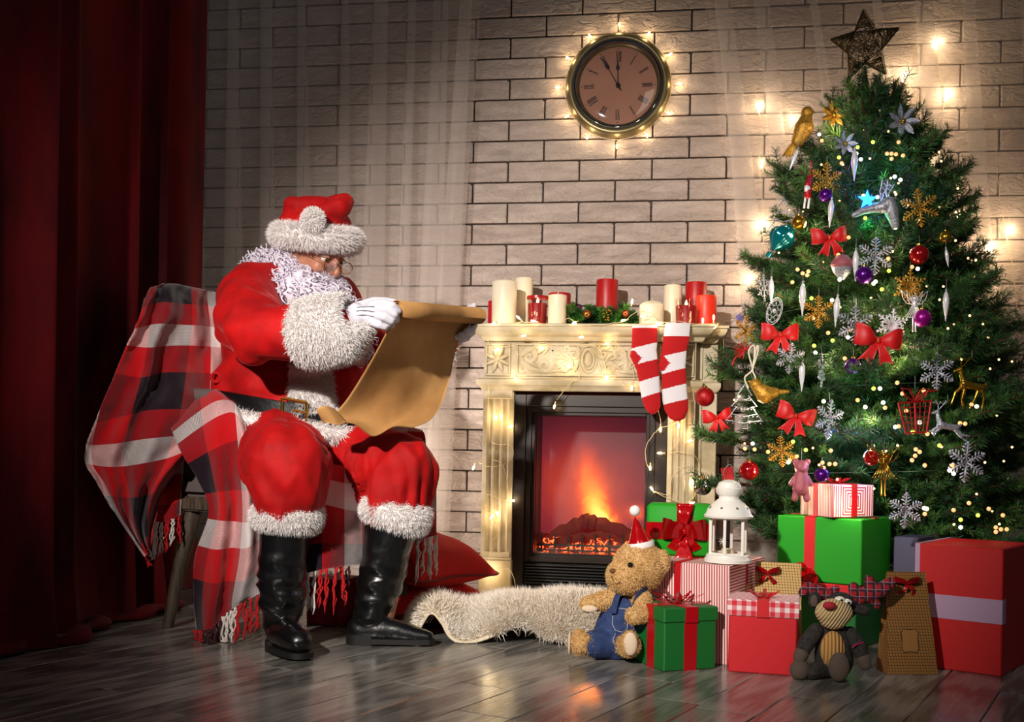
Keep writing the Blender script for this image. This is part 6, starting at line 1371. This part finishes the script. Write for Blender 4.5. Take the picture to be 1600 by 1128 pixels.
for (u, v, c, e) in ((1364, 310, (.1, .25, 1), 1.1), (1315, 258, (.4, .25, 1), .15), (1380, 262, (.1, 1, .4), .12), (1355, 352, (.1, 1, .4), .15), (1350, 615, (.1, 1, .45), .15), (1345, 705, (.12, .3, 1), 1.0), (1262, 352, WARM, .5), (1365, 470, (1, .85, .5), .5), (1415, 530, WARM, .45), (1395, 560, WARM, .4), (1355, 655, WARM, .45), (1215, 470, WARM, .35), (1230, 750, WARM, .6), (1300, 700, WARM, .35), (1180, 640, WARM, .3), (1290, 560, WARM, .35), (1400, 380, WARM, .3), (1310, 200, WARM, .3), (1440, 745, WARM, .25), (1270, 430, WARM, .35), (1330, 790, WARM, .3)):
    light('POINT', 'branch_glow', tsurf(u, v, .0), e * .9, c, parent=tl, shadow_soft_size=.02)
# ---------------------------------------------------------------- ornaments
m_pearl = M('pearl_white', '#e6e2e8', rough=.25, metal=.1, coat=.4); m_teal = M('teal_glass', '#067a82', rough=.15, metal=.5, coat=.5); m_purple = M('purple_bauble', '#5a1080', rough=.25, metal=.6); m_magenta = M('magenta_bauble', '#a01088', rough=.3, metal=.5); m_goldball = M('gold_bauble', '#c8962e', rough=.2, metal=.9); m_mirror = M('mirror_bauble', '#c8c8cc', rough=.08, metal=1); m_pink = M('pink_glitter', '#b0606a', rough=.4, metal=.3, bump=.4, bscale=400); m_blueglow = emis('blue_star_glow', '#1a5cff', 6); m_velbow = M('glitter_red_bow', '#c4080e', rough=.5, col2='#d81c1c', nscale=300, sheen=.05); m_lav = M('lavender', '#6a5aa8', rough=.7); m_thr = M('silver_thread', '#a8a8ac', rough=.4, metal=.5)
m_dkgold = M('dark_gold_wire', '#7a6240', rough=.35, metal=.85)
def orn(kind, label, cat, u, v, out=.05, hook=True, rz=0.0, group=None, z=None):
    p = tsurf(u, v, out) if z is None else P(u, v, z); t = thing(kind, label, cat, p, YAW + rz, group); return t, (CAM - p).length / F
def local(t, nm, mb, mat, **k): return obj(nm, mb, mat, t, world=False, **k)
def hang(t, top, L=.03): local(t, 'hanging_thread', MB().tube([(0, 0, top), (.001, .004, top + L)], .0006, 4), m_thr)
def snowflake(u, v, px, mat, label, kind='snowflake_ornament', tiltz=0, style=0, rot=0.0):
    t, s = orn(kind, label, 'ornament', u, v, rz=tiltz); R = px * s; mb = MB(); q = R * .058
    for k in range(6):
        a = pi / 6 + k * pi / 3 + rot; c, d = math.cos(a), math.sin(a); mb.tube([(0, 0, 0), (c * R, 0, d * R)], q, 5)
        for f, l in (((.32, .20), (.50, .32), (.68, .30), (.86, .18)) if style == 0 else ((.5, .36), (.75, .2))):
            for sg in (-1, 1): b = a + sg * pi / 3; mb.tube([(c * R * f, 0, d * R * f), (c * R * f + math.cos(b) * R * l, 0, d * R * f + math.sin(b) * R * l)], q * .8, 4)
        mb.tube([(R * .28 * math.cos(a), 0, R * .28 * math.sin(a)), (R * .28 * math.cos(a + pi / 3), 0, R * .28 * math.sin(a + pi / 3))], q * .8, 4); mb.ball((c * R, 0, d * R), q * 1.6, 6)
    if style == 2:
        for k in range(6): a = k * pi / 3 + rot; mb.tube([(R * .15 * math.cos(a), 0, R * .15 * math.sin(a)), (R * .55 * math.cos(a + .25), 0, R * .55 * math.sin(a + .25)), (R * .62 * math.cos(a), 0, R * .62 * math.sin(a)), (R * .55 * math.cos(a - .25), 0, R * .55 * math.sin(a - .25)), (R * .15 * math.cos(a), 0, R * .15 * math.sin(a))], q, 4)
    local(t, 'flake', mb, mat, angle=0); hang(t, R * .9); return t
SN = [(1292, 283, 26, m_gold, 'gold glitter snowflake just left of the blue lit star', .3, 0), (1437, 325, 26, m_gold, 'gold glitter snowflake right of the silver reindeer head', -.2, 0), (1279, 487, 23, m_gold, 'gold glitter snowflake between two long white icicles at mid tree', 0, 0),
      (1422, 448, 24, m_gold, 'gold snowflake above the white angel on the right of the tree', 0, 2), (1166, 518, 24, m_gold, 'gold glitter snowflake at the left edge above the red wire bow', .6, 0), (1221, 705, 22, m_gold, 'gold glitter snowflake above the pink glitter bear', 0, 0),
      (1368, 400, 26, m_silver, 'silver snowflake hanging below the reindeer head at mid tree', 0, 0), (1337, 508, 28, m_silver, 'large silver snowflake left of the central red bow', .1, 0), (1235, 560, 22, m_silver, 'silver snowflake partly under the left red bow', 0, 0), (1296, 655, 28, m_silver, 'large silver snowflake right of the lower red bow', .5, 0),
      (1464, 580, 26, m_silver, 'silver snowflake left of the golden deer', 0, 0), (1510, 722, 28, m_silver, 'silver snowflake low on the right edge of the tree', 0, 0), (1415, 798, 25, m_silver, 'silver snowflake just above the corner of the bright green box', 0, 0), (1194, 450, 19, m_silver, 'small silver snowflake at the left edge beside a white icicle', .8, 1),
      (1316, 415, 0, None, '', 0, 0), (1394, 508, 23, m_pearl, 'pearly looped snowflake above the central red bow', 0, 2), (1302, 558, 0, None, '', 0, 0), (1294, 625, 0, None, '', 0, 0)]
for (u, v, px, mt, lb, tz, st_) in SN:
    if mt: snowflake(u, v, px, mt, lb, tiltz=tz, style=st_, rot=random.uniform(-.2, .2))
snowflake(1284, 578, 24, m_silver, 'narrow silver snowflake seen edge-on above the lower red bow', tiltz=1.1)
def redbow(u, v, px, rot, label):
    t, s = orn('red_bow', label, 'bow', u, v, .06); k = px * s; T = Matrix.Rotation(-rot, 4, 'Y')
    for sg in (-1, 1):
        rows = []
        for i in range(11):
            f = i / 10; x = sg * k * (.06 + .94 * f); hw = k * (.10 + .36 * math.sin(f * pi * .62)); zc = k * .18 * f; y = -k * .28 * math.sin(pi * f); rows.append([Vector((x, y - .12 * k * (1 - (j / 4 - 1) ** 2), zc + hw * (j / 4 - 1))) for j in range(9)])
        mb = MB(); cloth(mb, rows, .0016); mb.v = [tuple(T @ Vector(p)) for p in mb.v]; local(t, 'loop', mb, m_velbow, angle=0)
        rows = []
        for i in range(9):
            f = i / 8; x = sg * k * (.05 + .42 * f); z = -k * (.05 + .95 * f); hw = k * (.10 + .20 * f); rows.append([Vector((x + hw * (j / 3 - 1), -k * .16 * math.sin(f * 3) - .006, z + (hw * .6 * (1 - abs(j / 3 - 1)) if i == 8 else 0) + sg * hw * .25 * (j / 3 - 1))) for j in range(7)])
        mb = MB(); cloth(mb, rows, .0014); mb.v = [tuple(T @ Vector(p)) for p in mb.v]; local(t, 'tail', mb, m_velbow, angle=0)
    local(t, 'knot', MB().ball((0, -.006, 0), (k * .12, k * .12, k * .15), 12), m_velbow); local(t, 'tie', MB().tube([(0, -.008 - k * .1, -k * .12), (0, -.008 - k * .12, k * .12)], .0012, 6), m_goldball); return t
redbow(1295, 372, 26, .12, 'red glitter bow below the gold ball near the teal balloon'); redbow(1218, 523, 28, .0, 'red glitter bow at mid left beneath the oval silver filigree'); redbow(1371, 532, 35, -.12, 'wide red glitter bow near the centre of the tree, below the pearly snowflake'); redbow(1120, 652, 22, .15, 'red glitter bow at the far left edge below the red glitter ball'); redbow(1243, 650, 29, -.25, 'red glitter bow low on the tree above the gold snowflake')
def icicle(u, v, hpx, label, tilt_=0, mat=None):
    t, s = orn('icicle_ornament', label, 'ornament', u, v, .055); h = hpx * s; w = h * .105; n_ = 15; T = Matrix.Rotation(tilt_, 4, 'Y'); prof = [(w * (.12 + math.sin(pi * (i / n_) ** 1.6) ** .8 * .9) * (1 if i % 2 else .93), -h / 2 + h * i / n_) for i in range(n_ + 1)]
    mb = MB().lathe(prof, 14, T=T); local(t, 'drop', mb, mat or m_pearl); mb = MB().lathe([(w * .35, h / 2 - .001), (w * .4, h / 2 + .004), (w * .15, h / 2 + .007), (0, h / 2 + .007)], 10, T=T); local(t, 'cap', mb, m_thr)
    mb = MB().tube([T @ Vector((0, 0, h / 2 + .006)), T @ Vector((0, 0, h / 2 + .006)) + Vector((.002, .004, .03))], .0006, 4); local(t, 'hanging_thread', mb, m_thr)
for q in ((1335, 258, 46, 'long white icicle just above the blue lit star'), (1298, 333, 42, 'white icicle hanging over the upper red bow', .06), (1337, 415, 46, 'white icicle beside the silver snowflake at mid tree'), (1205, 455, 40, 'white icicle hanging near the left edge above the oval filigree'), (1254, 468, 50, 'white icicle left of the gold snowflake at mid tree'), (1307, 487, 46, 'white icicle right of the gold snowflake at mid tree', .06), (1253, 588, 46, 'white icicle between the silver snowflake and the gold bird'),
          (1478, 478, 44, 'white icicle on the right edge beside the white angel'), (1480, 403, 26, 'small white icicle on the right edge below the small gold ball', -.15), (1240, 250, 32, 'lilac-white icicle hanging under the gold bird at the top left', .35), (1335, 80, 0, '')):
    if q[2]: icicle(*q[:4], *(q[4:5] if len(q) > 4 else ()))
icicle(1319, 598, 60, 'very thin silver icicle rod low in the centre of the tree', 0, m_silver) if False else None
def ballo(u, v, px, mat, label):
    t, s = orn('bauble', label, 'bauble', u, v, .045); r = px * s; local(t, 'ball', MB().ball((0, 0, 0), r, 28), mat, angle=0); local(t, 'cap', MB().lathe([(r * .22, r * .94), (r * .22, r * 1.12), (r * .1, r * 1.16), (0, r * 1.16)], 12), m_goldball); hang(t, r * 1.15, .025)
for q in ((1101, 620, 15, m_redglit, 'red glitter ball at the far left edge of the tree'), (1170, 735, 15, m_redshine, 'shiny red ball low on the left above the lantern'), (1248, 348, 11, m_goldball, 'small shiny gold ball beside the teal balloon'), (1477, 371, 9.5, m_goldball, 'small gold ball on the right edge of the tree'), (1436, 398, 14, m_redshine, 'red ball right of centre behind the gold snowflake'), (1350, 430, 13, m_purple, 'purple ball behind the silver snowflake at mid tree'), (1441, 497, 13, m_magenta, 'magenta ball behind the white angel'), (1333, 572, 12, m_purple, 'dark purple ball below the central red bow'),
          (1098, 760, 14, m_mirror, 'mirrored silver ball at the lower left edge beside the mantel'), (1362, 715, 12, m_redshine, 'deep red ball left of the gold wire angel'), (1284, 742, 11, m_purple, 'violet ball peeping out behind the small striped gift'), (1290, 305, 10, m_purple, 'dark violet ball under the gold snowflake near the top')): ballo(*q)
def flat(t, nm, poly, s, mat, y=.0, th_=.004, c=(0, 0)):
    return local(t, nm, MB().prism([((x - c[0]) * s, (c[1] - y_) * s) for x, y_ in poly], y - th_ / 2, y + th_ / 2), mat, smooth=False)
# gold bird clipped to the top left
t, s = orn('bird_ornament', 'gold glitter bird perched on the upper left edge of the tree', 'ornament', 1253, 205, .02)
mb = MB(); q = lambda u, v, y=0: ((u - 1253) * s, y, (205 - v) * s); mb.ball(q(1260, 178), 9 * s, 16); capsules(mb, [q(1259, 186), q(1256, 200), q(1247, 220)], [9 * s, 14 * s, 9 * s]); mb.tube([q(1267, 176), q(1273, 178)], [3 * s, .5 * s], 8); local(t, 'body', rm(mb, .0022, 2), m_gold, angle=0)
for k in range(5): local(t, 'tail_feather', MB().tube([q(1246, 216), q(1236 - k * 1.6 + k * 3.2 - 3, 232), q(1226 + k * 4.2, 243 - abs(k - 1) * 1.0)], [2 * s, 2.6 * s, 1.6 * s], 6), m_gold)
# gold bird low
t, s = orn('bird_ornament', 'gold glitter bird lying sideways above the lower red bow', 'ornament', 1195, 612, .06)
mb = MB(); q = lambda u, v, y=0: ((u - 1195) * s, y, (612 - v) * s); mb.ball(q(1181, 601), 9 * s, 16); capsules(mb, [q(1184, 606), q(1195, 616), q(1210, 613)], [9 * s, 14 * s, 8 * s]); mb.tube([q(1174, 598), q(1168, 596)], [3 * s, .6 * s], 8); capsules(mb, [q(1210, 612), q(1230, 611)], [5 * s, 2.5 * s]); local(t, 'body', rm(mb, .0022, 2), m_gold, angle=0); hang(t, .02)
# teal balloon
t, s = orn('balloon_ornament', 'teal glass hot air balloon ornament at the upper left edge of the tree', 'ornament', 1221, 372, .05); T = Matrix.Rotation(.62, 4, 'Y')
rows = []; 
for i in range(19):
    f = i / 18; r = 19 * s * (math.sin(pi * min(1, f * .93 + .0)) ** .75 if f < .45 else math.sin(pi * (.5 + (f - .45) * .83)) ** 1.0) ; z = (24 - f * 46) * s; rows.append([T @ Vector(((r + .0) * (1 + .06 * math.cos(8 * a)) * math.cos(a), r * (1 + .06 * math.cos(8 * a)) * math.sin(a), z)) for a in [2 * pi * k / 40 for k in range(40)]])
local(t, 'balloon', MB().grid(rows, closed=True), m_teal, angle=0)
local(t, 'basket', MB().lathe([(3.5 * s, 0), (4.5 * s, 8 * s), (4 * s, 8 * s)], 14, T=T @ Matrix.Translation((0, 0, -36 * s))), m_teal)
for k in range(4): a = k * pi / 2 + .4; local(t, 'rope', MB().tube([T @ Vector((6 * s * math.cos(a), 6 * s * math.sin(a), -20 * s)), T @ Vector((3.6 * s * math.cos(a), 3.6 * s * math.sin(a), -29 * s))], .0006, 4), m_thr)
# blue lit star, purple star
def star(t, nm, R, mat, th_=.008, rot=0, inner=.42):
    pts = [(R * (1 if i % 2 == 0 else inner) * math.sin(rot + i * pi / 5), R * (1 if i % 2 == 0 else inner) * math.cos(rot + i * pi / 5)) for i in range(10)]
    vs = [(x, 0, z) for x, z in pts] + [(0, -th_, 0), (0, th_, 0)]; return local(t, nm, MB().add(vs, [(i, (i + 1) % 10, 10) for i in range(10)] + [((i + 1) % 10, i, 11) for i in range(10)]), mat, smooth=False)
t, s = orn('star_light', 'small star lamp glowing blue beside the silver reindeer head', 'ornament', 1355, 312, .06); star(t, 'star', 15 * s, m_blueglow)
t, s = orn('twig_ornament', 'purple lavender sprig at the left edge beside the gold snowflake', 'ornament', 1156, 500, .03)
for k in range(6): local(t, 'spike', MB().tube([((k - 3) * .001, 0, -.02), ((k - 2.5) * .005, -.002, .022 - abs(k - 2) * .004)], [.001, .0022], 6), m_lav)
# silver reindeer head
def antlers(mb, base, s, d=1):
    for k, (a, l) in enumerate(((.35, 30), (.0, 34))):
        x0, z0 = base; x1, z1 = x0 + math.sin(a) * l * s * d, z0 + math.cos(a) * l * s; mb.tube([(x0, 0, z0), ((x0 + x1) / 2 - 3 * s * d, 0, (z0 + z1) / 2), (x1, 0, z1)], .0022, 6)
        for f in (.35, .6, .82): xx, zz = x0 + (x1 - x0) * f, z0 + (z1 - z0) * f; mb.tube([(xx, 0, zz), (xx + 7 * s * (1 if k else -1), 0, zz + 7 * s)], .0018, 5); 
t, s = orn('reindeer_head_ornament', 'large silver glitter reindeer head with antlers near the top of the tree', 'ornament', 1378, 325, .07)
q = lambda u, v: ((u - 1378) * s, (325 - v) * s); mb = MB()
mb2 = MB(); 
for pts, r in (([(1338, 336), (1350, 330), (1366, 326), (1378, 324)], [4, 5, 6, 9]), ([(1378, 324), (1388, 318), (1392, 330), (1398, 350)], [9, 10, 10, 6]), ([(1386, 314), (1398, 310)], [4, 2])): capsules(mb2, [(q(*p)[0], 0, q(*p)[1]) for p in pts], [x * s for x in r])
local(t, 'head', rm(mb2, .0022, 2), m_silver, angle=0); mb = MB(); antlers(mb, q(1378, 318), s); antlers(mb, q(1386, 316), s * .9, 1); local(t, 'antlers', mb, m_silver); hang(t, .05)
# deer
def deer(u, v, s_, mat, label, flip=1, leap=False):
    t, s = orn('deer_ornament', label, 'ornament', u, v, .055); s *= s_; f = flip; mb = MB(); c = lambda x, z: (x * f * s, 0, z * s)
    capsules(mb, [c(-16, 0), c(0, 2), c(12, 5)], [5.5 * s, 5.5 * s, 6.5 * s]); capsules(mb, [c(12, 7), c(16, 18), c(17, 27)], [5 * s, 3.6 * s, 3.2 * s]); capsules(mb, [c(17, 27), c(26, 24)], [3.6 * s, 1.8 * s]); mb.ball(c(-22, 4), (3 * s, 1.5 * s, 3.5 * s), 8)
    lg = ([(-15, -2), (-26, -12), (-38, -14)], [(-12, -2), (-22, -14), (-32, -22)], [(12, 2), (24, -4), (22, -14)], [(10, 0), (20, -8), (30, -6)]) if leap else ([(-16, -2), (-19, -14), (-17, -34)], [(-11, -2), (-6, -16), (2, -32)], [(10, 0), (14, -18), (12, -32)], [(13, 2), (24, -8), (30, -26)])
    for L_i in lg: capsules(mb, [c(*p) for p in L_i], [3.2 * s, 2.2 * s, 1.6 * s])
    local(t, 'body', rm(mb, .0016, 1), mat, angle=0); mb = MB()
    for d in (-1, 1): mb.tube([c(16, 29), c(12 + d * 4, 38), c(12 + d * 9, 46)], .0014, 5); mb.tube([c(12 + d * 4, 38), c(6 + d * 6, 44)], .0012, 5); mb.tube([c(13 + d * 5, 41), c(20 + d * 6, 43)], .0012, 5)
    local(t, 'antlers', mb, mat); hang(t, 45 * s, .02)
deer(1518, 605, .95, m_goldball, 'golden standing deer on the right side of the tree', -1); deer(1480, 668, .85, m_silver, 'silver leaping deer below the golden deer on the right side', -1, True)
# angels
def angel(u, v, s_, mat, label):
    t, s = orn('angel_ornament', label, 'ornament', u, v, .06); s *= s_; mb = MB(); w = .0011
    for k in range(9): x = (k - 4) / 4; mb.tube([(x * 2 * s, 0, 6 * s), (x * 12 * s, -.004 * (1 - x * x), -14 * s), (x * 18 * s, -.005 * (1 - x * x), -22 * s)], w, 4)
    mb.tube([((k - 8) / 8 * 19 * s, -.004, (-22 - 2 * math.cos((k - 8) / 8 * 1.5) + (2 if k % 2 else 0)) * s) for k in range(17)], w * 1.2, 5); local(t, 'skirt', mb, mat, angle=0)
    mb = MB()
    for d in (-1, 1):
        for g in (1, .6): mb.tube([(d * x * g * s, .002, z * s) for x, z in ((2, 6), (14, 18), (26, 30), (22, 14), (14, 4), (2, 4))], w, 5)
        mb.tube([(d * 2 * s, 0, 8 * s), (d * 9 * s, -.004, 3 * s), (0, -.006, 0)], w * 1.6, 6)
    local(t, 'wings', mb, mat); mb = MB(); mb.ball((0, 0, 14 * s), 4.5 * s, 12); capsules(mb, [(0, 0, 8 * s), (0, 0, 2 * s)], [3 * s, 3.5 * s]); mb.tube([(6 * s * math.cos(a), 0, 14 * s + 7 * s * math.sin(a)) for a in [i * pi / 8 for i in range(16)]], w, 5, closed=True); local(t, 'torso', mb, mat)
    for d in (-1, 1): local(t, 'leg', MB().tube([(d * 3 * s, 0, -20 * s), (d * 2.5 * s, 0, -46 * s), (d * 3 * s, -.002, -50 * s)], [1.4 * s, 1.2 * s, 1.8 * s], 6), mat)
    hang(t, 20 * s, .03)
angel(1381, 725, .95, m_goldball, 'gold wire angel with wings low right of the striped gift'); angel(1429, 478, .75, m_pearl, 'white glitter angel in front of the gold snowflake on the right')
# red wire present, red wire bow, gnome, pink bear, oval filigree, filigree trees, foil flowers
t, s = orn('wire_gift_ornament', 'red wire gift parcel ornament with bow on the right of the tree', 'ornament', 1429, 645, .06); mb = MB(); A4 = [(-24, 14), (24, 18), (18, -28), (-12, -30)]
for i in range(4): a, b = A4[i], A4[(i + 1) % 4]; mb.tube([(a[0] * s, 0, a[1] * s), (b[0] * s, 0, b[1] * s)], .003, 6)
for k in range(5):
    f = (k + 1) / 6; l = (-24 + 12 * f, 14 - 44 * f); r = (24 - 6 * f, 18 - 46 * f); mb.tube([(l[0] * s, 0, l[1] * s), (r[0] * s, 0, r[1] * s)], .0012, 4); mb.tube([((-24 + 48 * f) * s, 0, 15 * s), ((-12 + 30 * f) * s, 0, -29 * s)], .0012 if k != 2 else .004, 5)
local(t, 'parcel', mb, m_redglit); mb = MB()
for d in (-1, 1): mb.tube([(x * d * s, -.003, z * s) for x, z in ((0, 16), (14, 24), (20, 36), (8, 34), (0, 18))], .0028, 6); 
mb.tube([(0, 0, 17 * s), (14 * s, 0, 30 * s), (32 * s, 0, 34 * s)], .003, 6); local(t, 'bow', mb, m_redglit); hang(t, 34 * s, .04)
t, s = orn('wire_bow_ornament', 'red glitter wire bow at the left edge under the gold snowflake', 'ornament', 1163, 548, .05); mb = MB()
for k in range(5): a = .5 + k * .9; mb.tube([(0, 0, 0), (math.cos(a) * 14 * s, -.003, math.sin(a) * 14 * s), (math.cos(a + .5) * 18 * s, -.006, math.sin(a + .5) * 12 * s), (0, 0, 0)], .0026, 6)
mb.tube([(0, 0, 0), (-14 * s, 0, -12 * s), (-18 * s, 0, -22 * s)], .003, 6); local(t, 'loops', mb, m_redglit)
t, s = orn('gnome_ornament', 'tiny red and white hanging figure near the upper left edge', 'ornament', 1262, 298, .06); mb = MB(); capsules(mb, [(0, 0, 8 * s), (0, 0, -6 * s)], [5 * s, 6 * s]); mb.tube([(0, 0, 8 * s), (3 * s, 0, 20 * s), (9 * s, 0, 24 * s)], [6 * s, 3 * s, 1 * s], 8); local(t, 'coat', rm(mb, .0018, 1), m_redglit, angle=0); local(t, 'beard', MB().ball((-1 * s, -.006, 2 * s), (5 * s, 3 * s, 7 * s), 12), m_pearl)
for d in (-1, 1): local(t, 'leg', MB().tube([(d * 3 * s, 0, -8 * s), (d * 3 * s - 2 * s, 0, -26 * s)], 1.6 * s, 6), m_pearl)
local(t, 'ribbon', MB().tube([(3 * s, 0, 20 * s), (4 * s, .002, 44 * s)], .0016, 5), m_velbow)
t, s = orn('bear_ornament', 'pink glitter bear hanging behind the small striped gift', 'ornament', 1252, 742, .03); mb = MB(); mb.ball((0, 0, 12 * s), 11 * s, 14); mb.ball((-9 * s, 0, 20 * s), 5 * s, 10); mb.ball((9 * s, 0, 20 * s), 5 * s, 10); capsules(mb, [(0, 0, 0), (-1 * s, 0, -20 * s)], [10 * s, 12 * s]); mb.ball((0, -9 * s, 9 * s), 5 * s, 10)
for d in (-1, 1): capsules(mb, [(d * 7 * s, 0, -24 * s), (d * 9 * s, 0, -36 * s)], [5 * s, 5 * s]); capsules(mb, [(d * 9 * s, 0, -4 * s), (d * 15 * s, 0, -14 * s)], [4 * s, 4 * s])
local(t, 'body', rm(mb, .0022, 2), m_pink, angle=0); hang(t, 20 * s, .04)
t, s = orn('filigree_oval', 'tilted silver oval filigree above the left red bow', 'ornament', 1210, 486, .05, rz=.0); mb = MB(); ell = lambda a, k: (k * (11 * math.cos(a) * .95 + 21 * math.sin(a) * .3) * s, 0, k * (21 * math.sin(a) * .95 - 4 * math.cos(a)) * s)
for k in (1, .85): mb.tube([ell(i * pi / 14, k) for i in range(28)], .0014, 5, closed=True)
for i in range(9): c = ell(i * 2 * pi / 9, .62); mb.tube([(c[0] + 3 * s * math.cos(a), 0, c[2] + 4 * s * math.sin(a)) for a in [j * pi / 5 for j in range(10)]], .001, 4, closed=True)
mb.ball((0, 0, 0), (3 * s, .002, 4 * s), 8); local(t, 'filigree', mb, m_silver)
def ftree(u, v, px, label, mat):
    t, s = orn('filigree_tree', label, 'ornament', u, v, .045); mb = MB(); k = px / 24 * s; pts = [(0, 26), (8, 14), (4, 14), (14, 2), (8, 2), (20, -14), (4, -14), (4, -22)]; pts = pts + [(-x, z) for x, z in reversed(pts)]
    mb.tube([(x * k, 0, z * k) for x, z in pts], .0018, 5, closed=True)
    for z, w in ((12, 6), (2, 11), (-6, 14), (-13, 18)):
        mb.tube([(-w * k, 0, z * k), (0, 0, (z - 3) * k), (w * k, 0, z * k)], .0014, 5)
        for i in range(-3, 4): mb.ball((w * i / 3 * k, -.001, (z - 3) * k), .0022, 6)
    local(t, 'outline', mb, mat); hang(t, 26 * k)
ftree(1224, 345, 30, 'silver filigree tree shape behind the teal balloon', m_silver); ftree(1163, 638, 34, 'silver filigree tree shape right of the far left red bow', m_silver)
def foil(u, v, px, mat, label, kind='foil_flower'):
    t, s = orn(kind, label, 'ornament', u, v, .05); 
    for k in range(7):
        a = k * 2 * pi / 7; mb = MB(); c, d = math.cos(a), math.sin(a); R = px * s; rows = [[(c * R * f - d * R * .22 * math.sin(pi * min(1, f)) * j, -.012 * f - .004 * (1 - j * j), d * R * f + c * R * .22 * math.sin(pi * min(1, f)) * j) for j in (-1, 0, 1)] for f in (0.02, .35, .7, .97)]; cloth(mb, rows, .001); local(t, 'petal', mb, mat, angle=0)
    local(t, 'centre', MB().ball((0, -.008, 0), px * s * .16, 10), m_goldball)
foil(1410, 190, 24, m_silver, 'crumpled silver foil flower at the upper right of the tree top'); foil(1302, 180, 20, m_gold, 'gold glitter flower at the upper left beside the gold bird'); foil(1320, 225, 18, m_silver, 'silver tinsel flower under the tree top'); foil(1140, 655, 0.1, m_silver, '') if False else None
foil(1243, 560, 0.1, m_silver, '') if False else None
t, s = orn('cupcake_ornament', 'rosy silver glitter cupcake hanging at mid tree', 'ornament', 1316, 412, .05); mb = MB(); mb.lathe([(0, 14 * s), (8 * s, 12 * s), (15 * s, 4 * s), (17 * s, -2 * s), (15 * s, -6 * s)], 24); local(t, 'top', mb, m_pink); local(t, 'cup', MB().lathe([(15 * s, -6 * s), (12 * s, -14 * s), (3 * s, -24 * s), (0, -24 * s)], 16), m_silver); hang(t, 14 * s)
t, s = orn('rope_bow_ornament', 'cream cord bow hanging above the gold bird low on the left', 'ornament', 1176, 580, .06); mb = MB()
for d in (-1, 1): mb.tube(curve([(0, 0, 4 * s), (d * 7 * s, -.003, 30 * s), (d * 2 * s + 4 * s, 0, 38 * s), (0, 0, 4 * s), (d * 8 * s - 4 * s, -.003, -10 * s), (d * 3 * s - 3 * s, 0, -26 * s)], 30), .0026, 6)
local(t, 'cord', mb, M('cream_cord', '#ddd2bc', rough=.8))
t, s = orn('parcel_ornament', 'tiny red glitter parcel hanging beside the lantern handle', 'ornament', 1137, 742, .05); local(t, 'parcel', MB().bbox((-9 * s, -.006, -12 * s), (9 * s, .006, 12 * s), .002, T=Matrix.Rotation(-.15, 4, 'Y')), m_redglit); hang(t, 12 * s)
# ---------------------------------------------------------------- tree-top star
pc = P(1352, 73, TZ); t = thing('tree_topper_star', 'openwork bronze wire star on the tip of the tree', 'star', pc, YAW); s = TZ / F
tips = [(1348, 15), (1404, 43), (1385, 115), (1327, 124), (1297, 63)]; inn = [(1367, 46), (1377, 77), (1352, 99), (1324, 84), (1335, 50)]
tp = [((u - 1352) * s, 0, (73 - v) * s) for u, v in tips]; ip = [((u - 1352) * s, 0, (73 - v) * s) for u, v in inn]; out = []
for a, b in zip(tp, ip): out += [a, b]
for i in range(10):
    a, b = Vector(out[i]), Vector(out[(i + 1) % 10]); local(t, 'edge', MB().tube([a + (b - a) * k / 9 + Vector((0, .0, .0008 * (-1) ** k)) for k in range(10)], .0034, 6), m_dkgold)
rs = random.Random(4); mb = MB()
for i in range(5):
    T0, Ia, Ib = Vector(tp[i]), Vector(ip[i]), Vector(ip[i - 1])
    for k in range(48):
        f, g = rs.random() ** .7, rs.random() ** .7; a = T0 + (Ia - T0) * f; b = T0 + (Ib - T0) * g; mb.tube([a, (a + b) / 2 + Vector((rs.uniform(-.004, .004), rs.choice((-1, 1)) * .012 * min(f, g) + .001, rs.uniform(-.004, .004))), b], .0012, 4)
for k in range(120):
    a = Vector(ip[rs.randrange(5)]).lerp(Vector(ip[rs.randrange(5)]), rs.random()); b = Vector(ip[rs.randrange(5)]).lerp(Vector(tp[rs.randrange(5)]), rs.random() * .3); mb.tube([a, (a + b) / 2 + Vector((0, rs.choice((-1, 1)) * .016, 0)), b], .0012, 4)
local(t, 'wire_mesh', mb, m_dkgold, kind='stuff', angle=0)
sp_ = [Vector((.0 + (.004 + .013 * f) * math.cos(f * 7 * 2 * pi), (.004 + .013 * f) * math.sin(f * 7 * 2 * pi), (73 - 104) * s - f * .075)) for f in [i / 90 for i in range(91)]]
local(t, 'spiral_holder', MB().tube(sp_, .0016, 5), m_dkgold); local(t, 'cone', MB().lathe([(.003, -.066), (.013, -.145), (0, -.145)], 16), M('dark_green_cone', '#12281c', rough=.7))
# ---------------------------------------------------------------- groups of repeated things
GRP = {'candle': 'candles on the mantel shelf', 'votive_candle': 'candles on the mantel shelf', 'stocking': 'striped stockings on the mantel', 'cushion': 'red cushions on the floor', 'gift_box': 'wrapped gifts under the tree',
       'paper_bag': 'checked paper gift bags', 'string_lights': 'warm fairy light strings', 'sheer_curtain': 'white tulle curtains', 'red_bow': 'red glitter bows on the tree', 'snowflake_ornament': 'snowflakes on the tree',
       'icicle_ornament': 'white icicles on the tree', 'bauble': 'baubles on the tree', 'bird_ornament': 'gold birds on the tree', 'deer_ornament': 'deer on the tree', 'angel_ornament': 'wire angels on the tree', 'filigree_tree': 'filigree trees on the tree', 'foil_flower': 'foil flowers on the tree'}
for o in list(COL.objects):
    k = o.name.split('.')[0]
    if o.parent is None and k in GRP and 'label' in o: o['group'] = GRP[k]
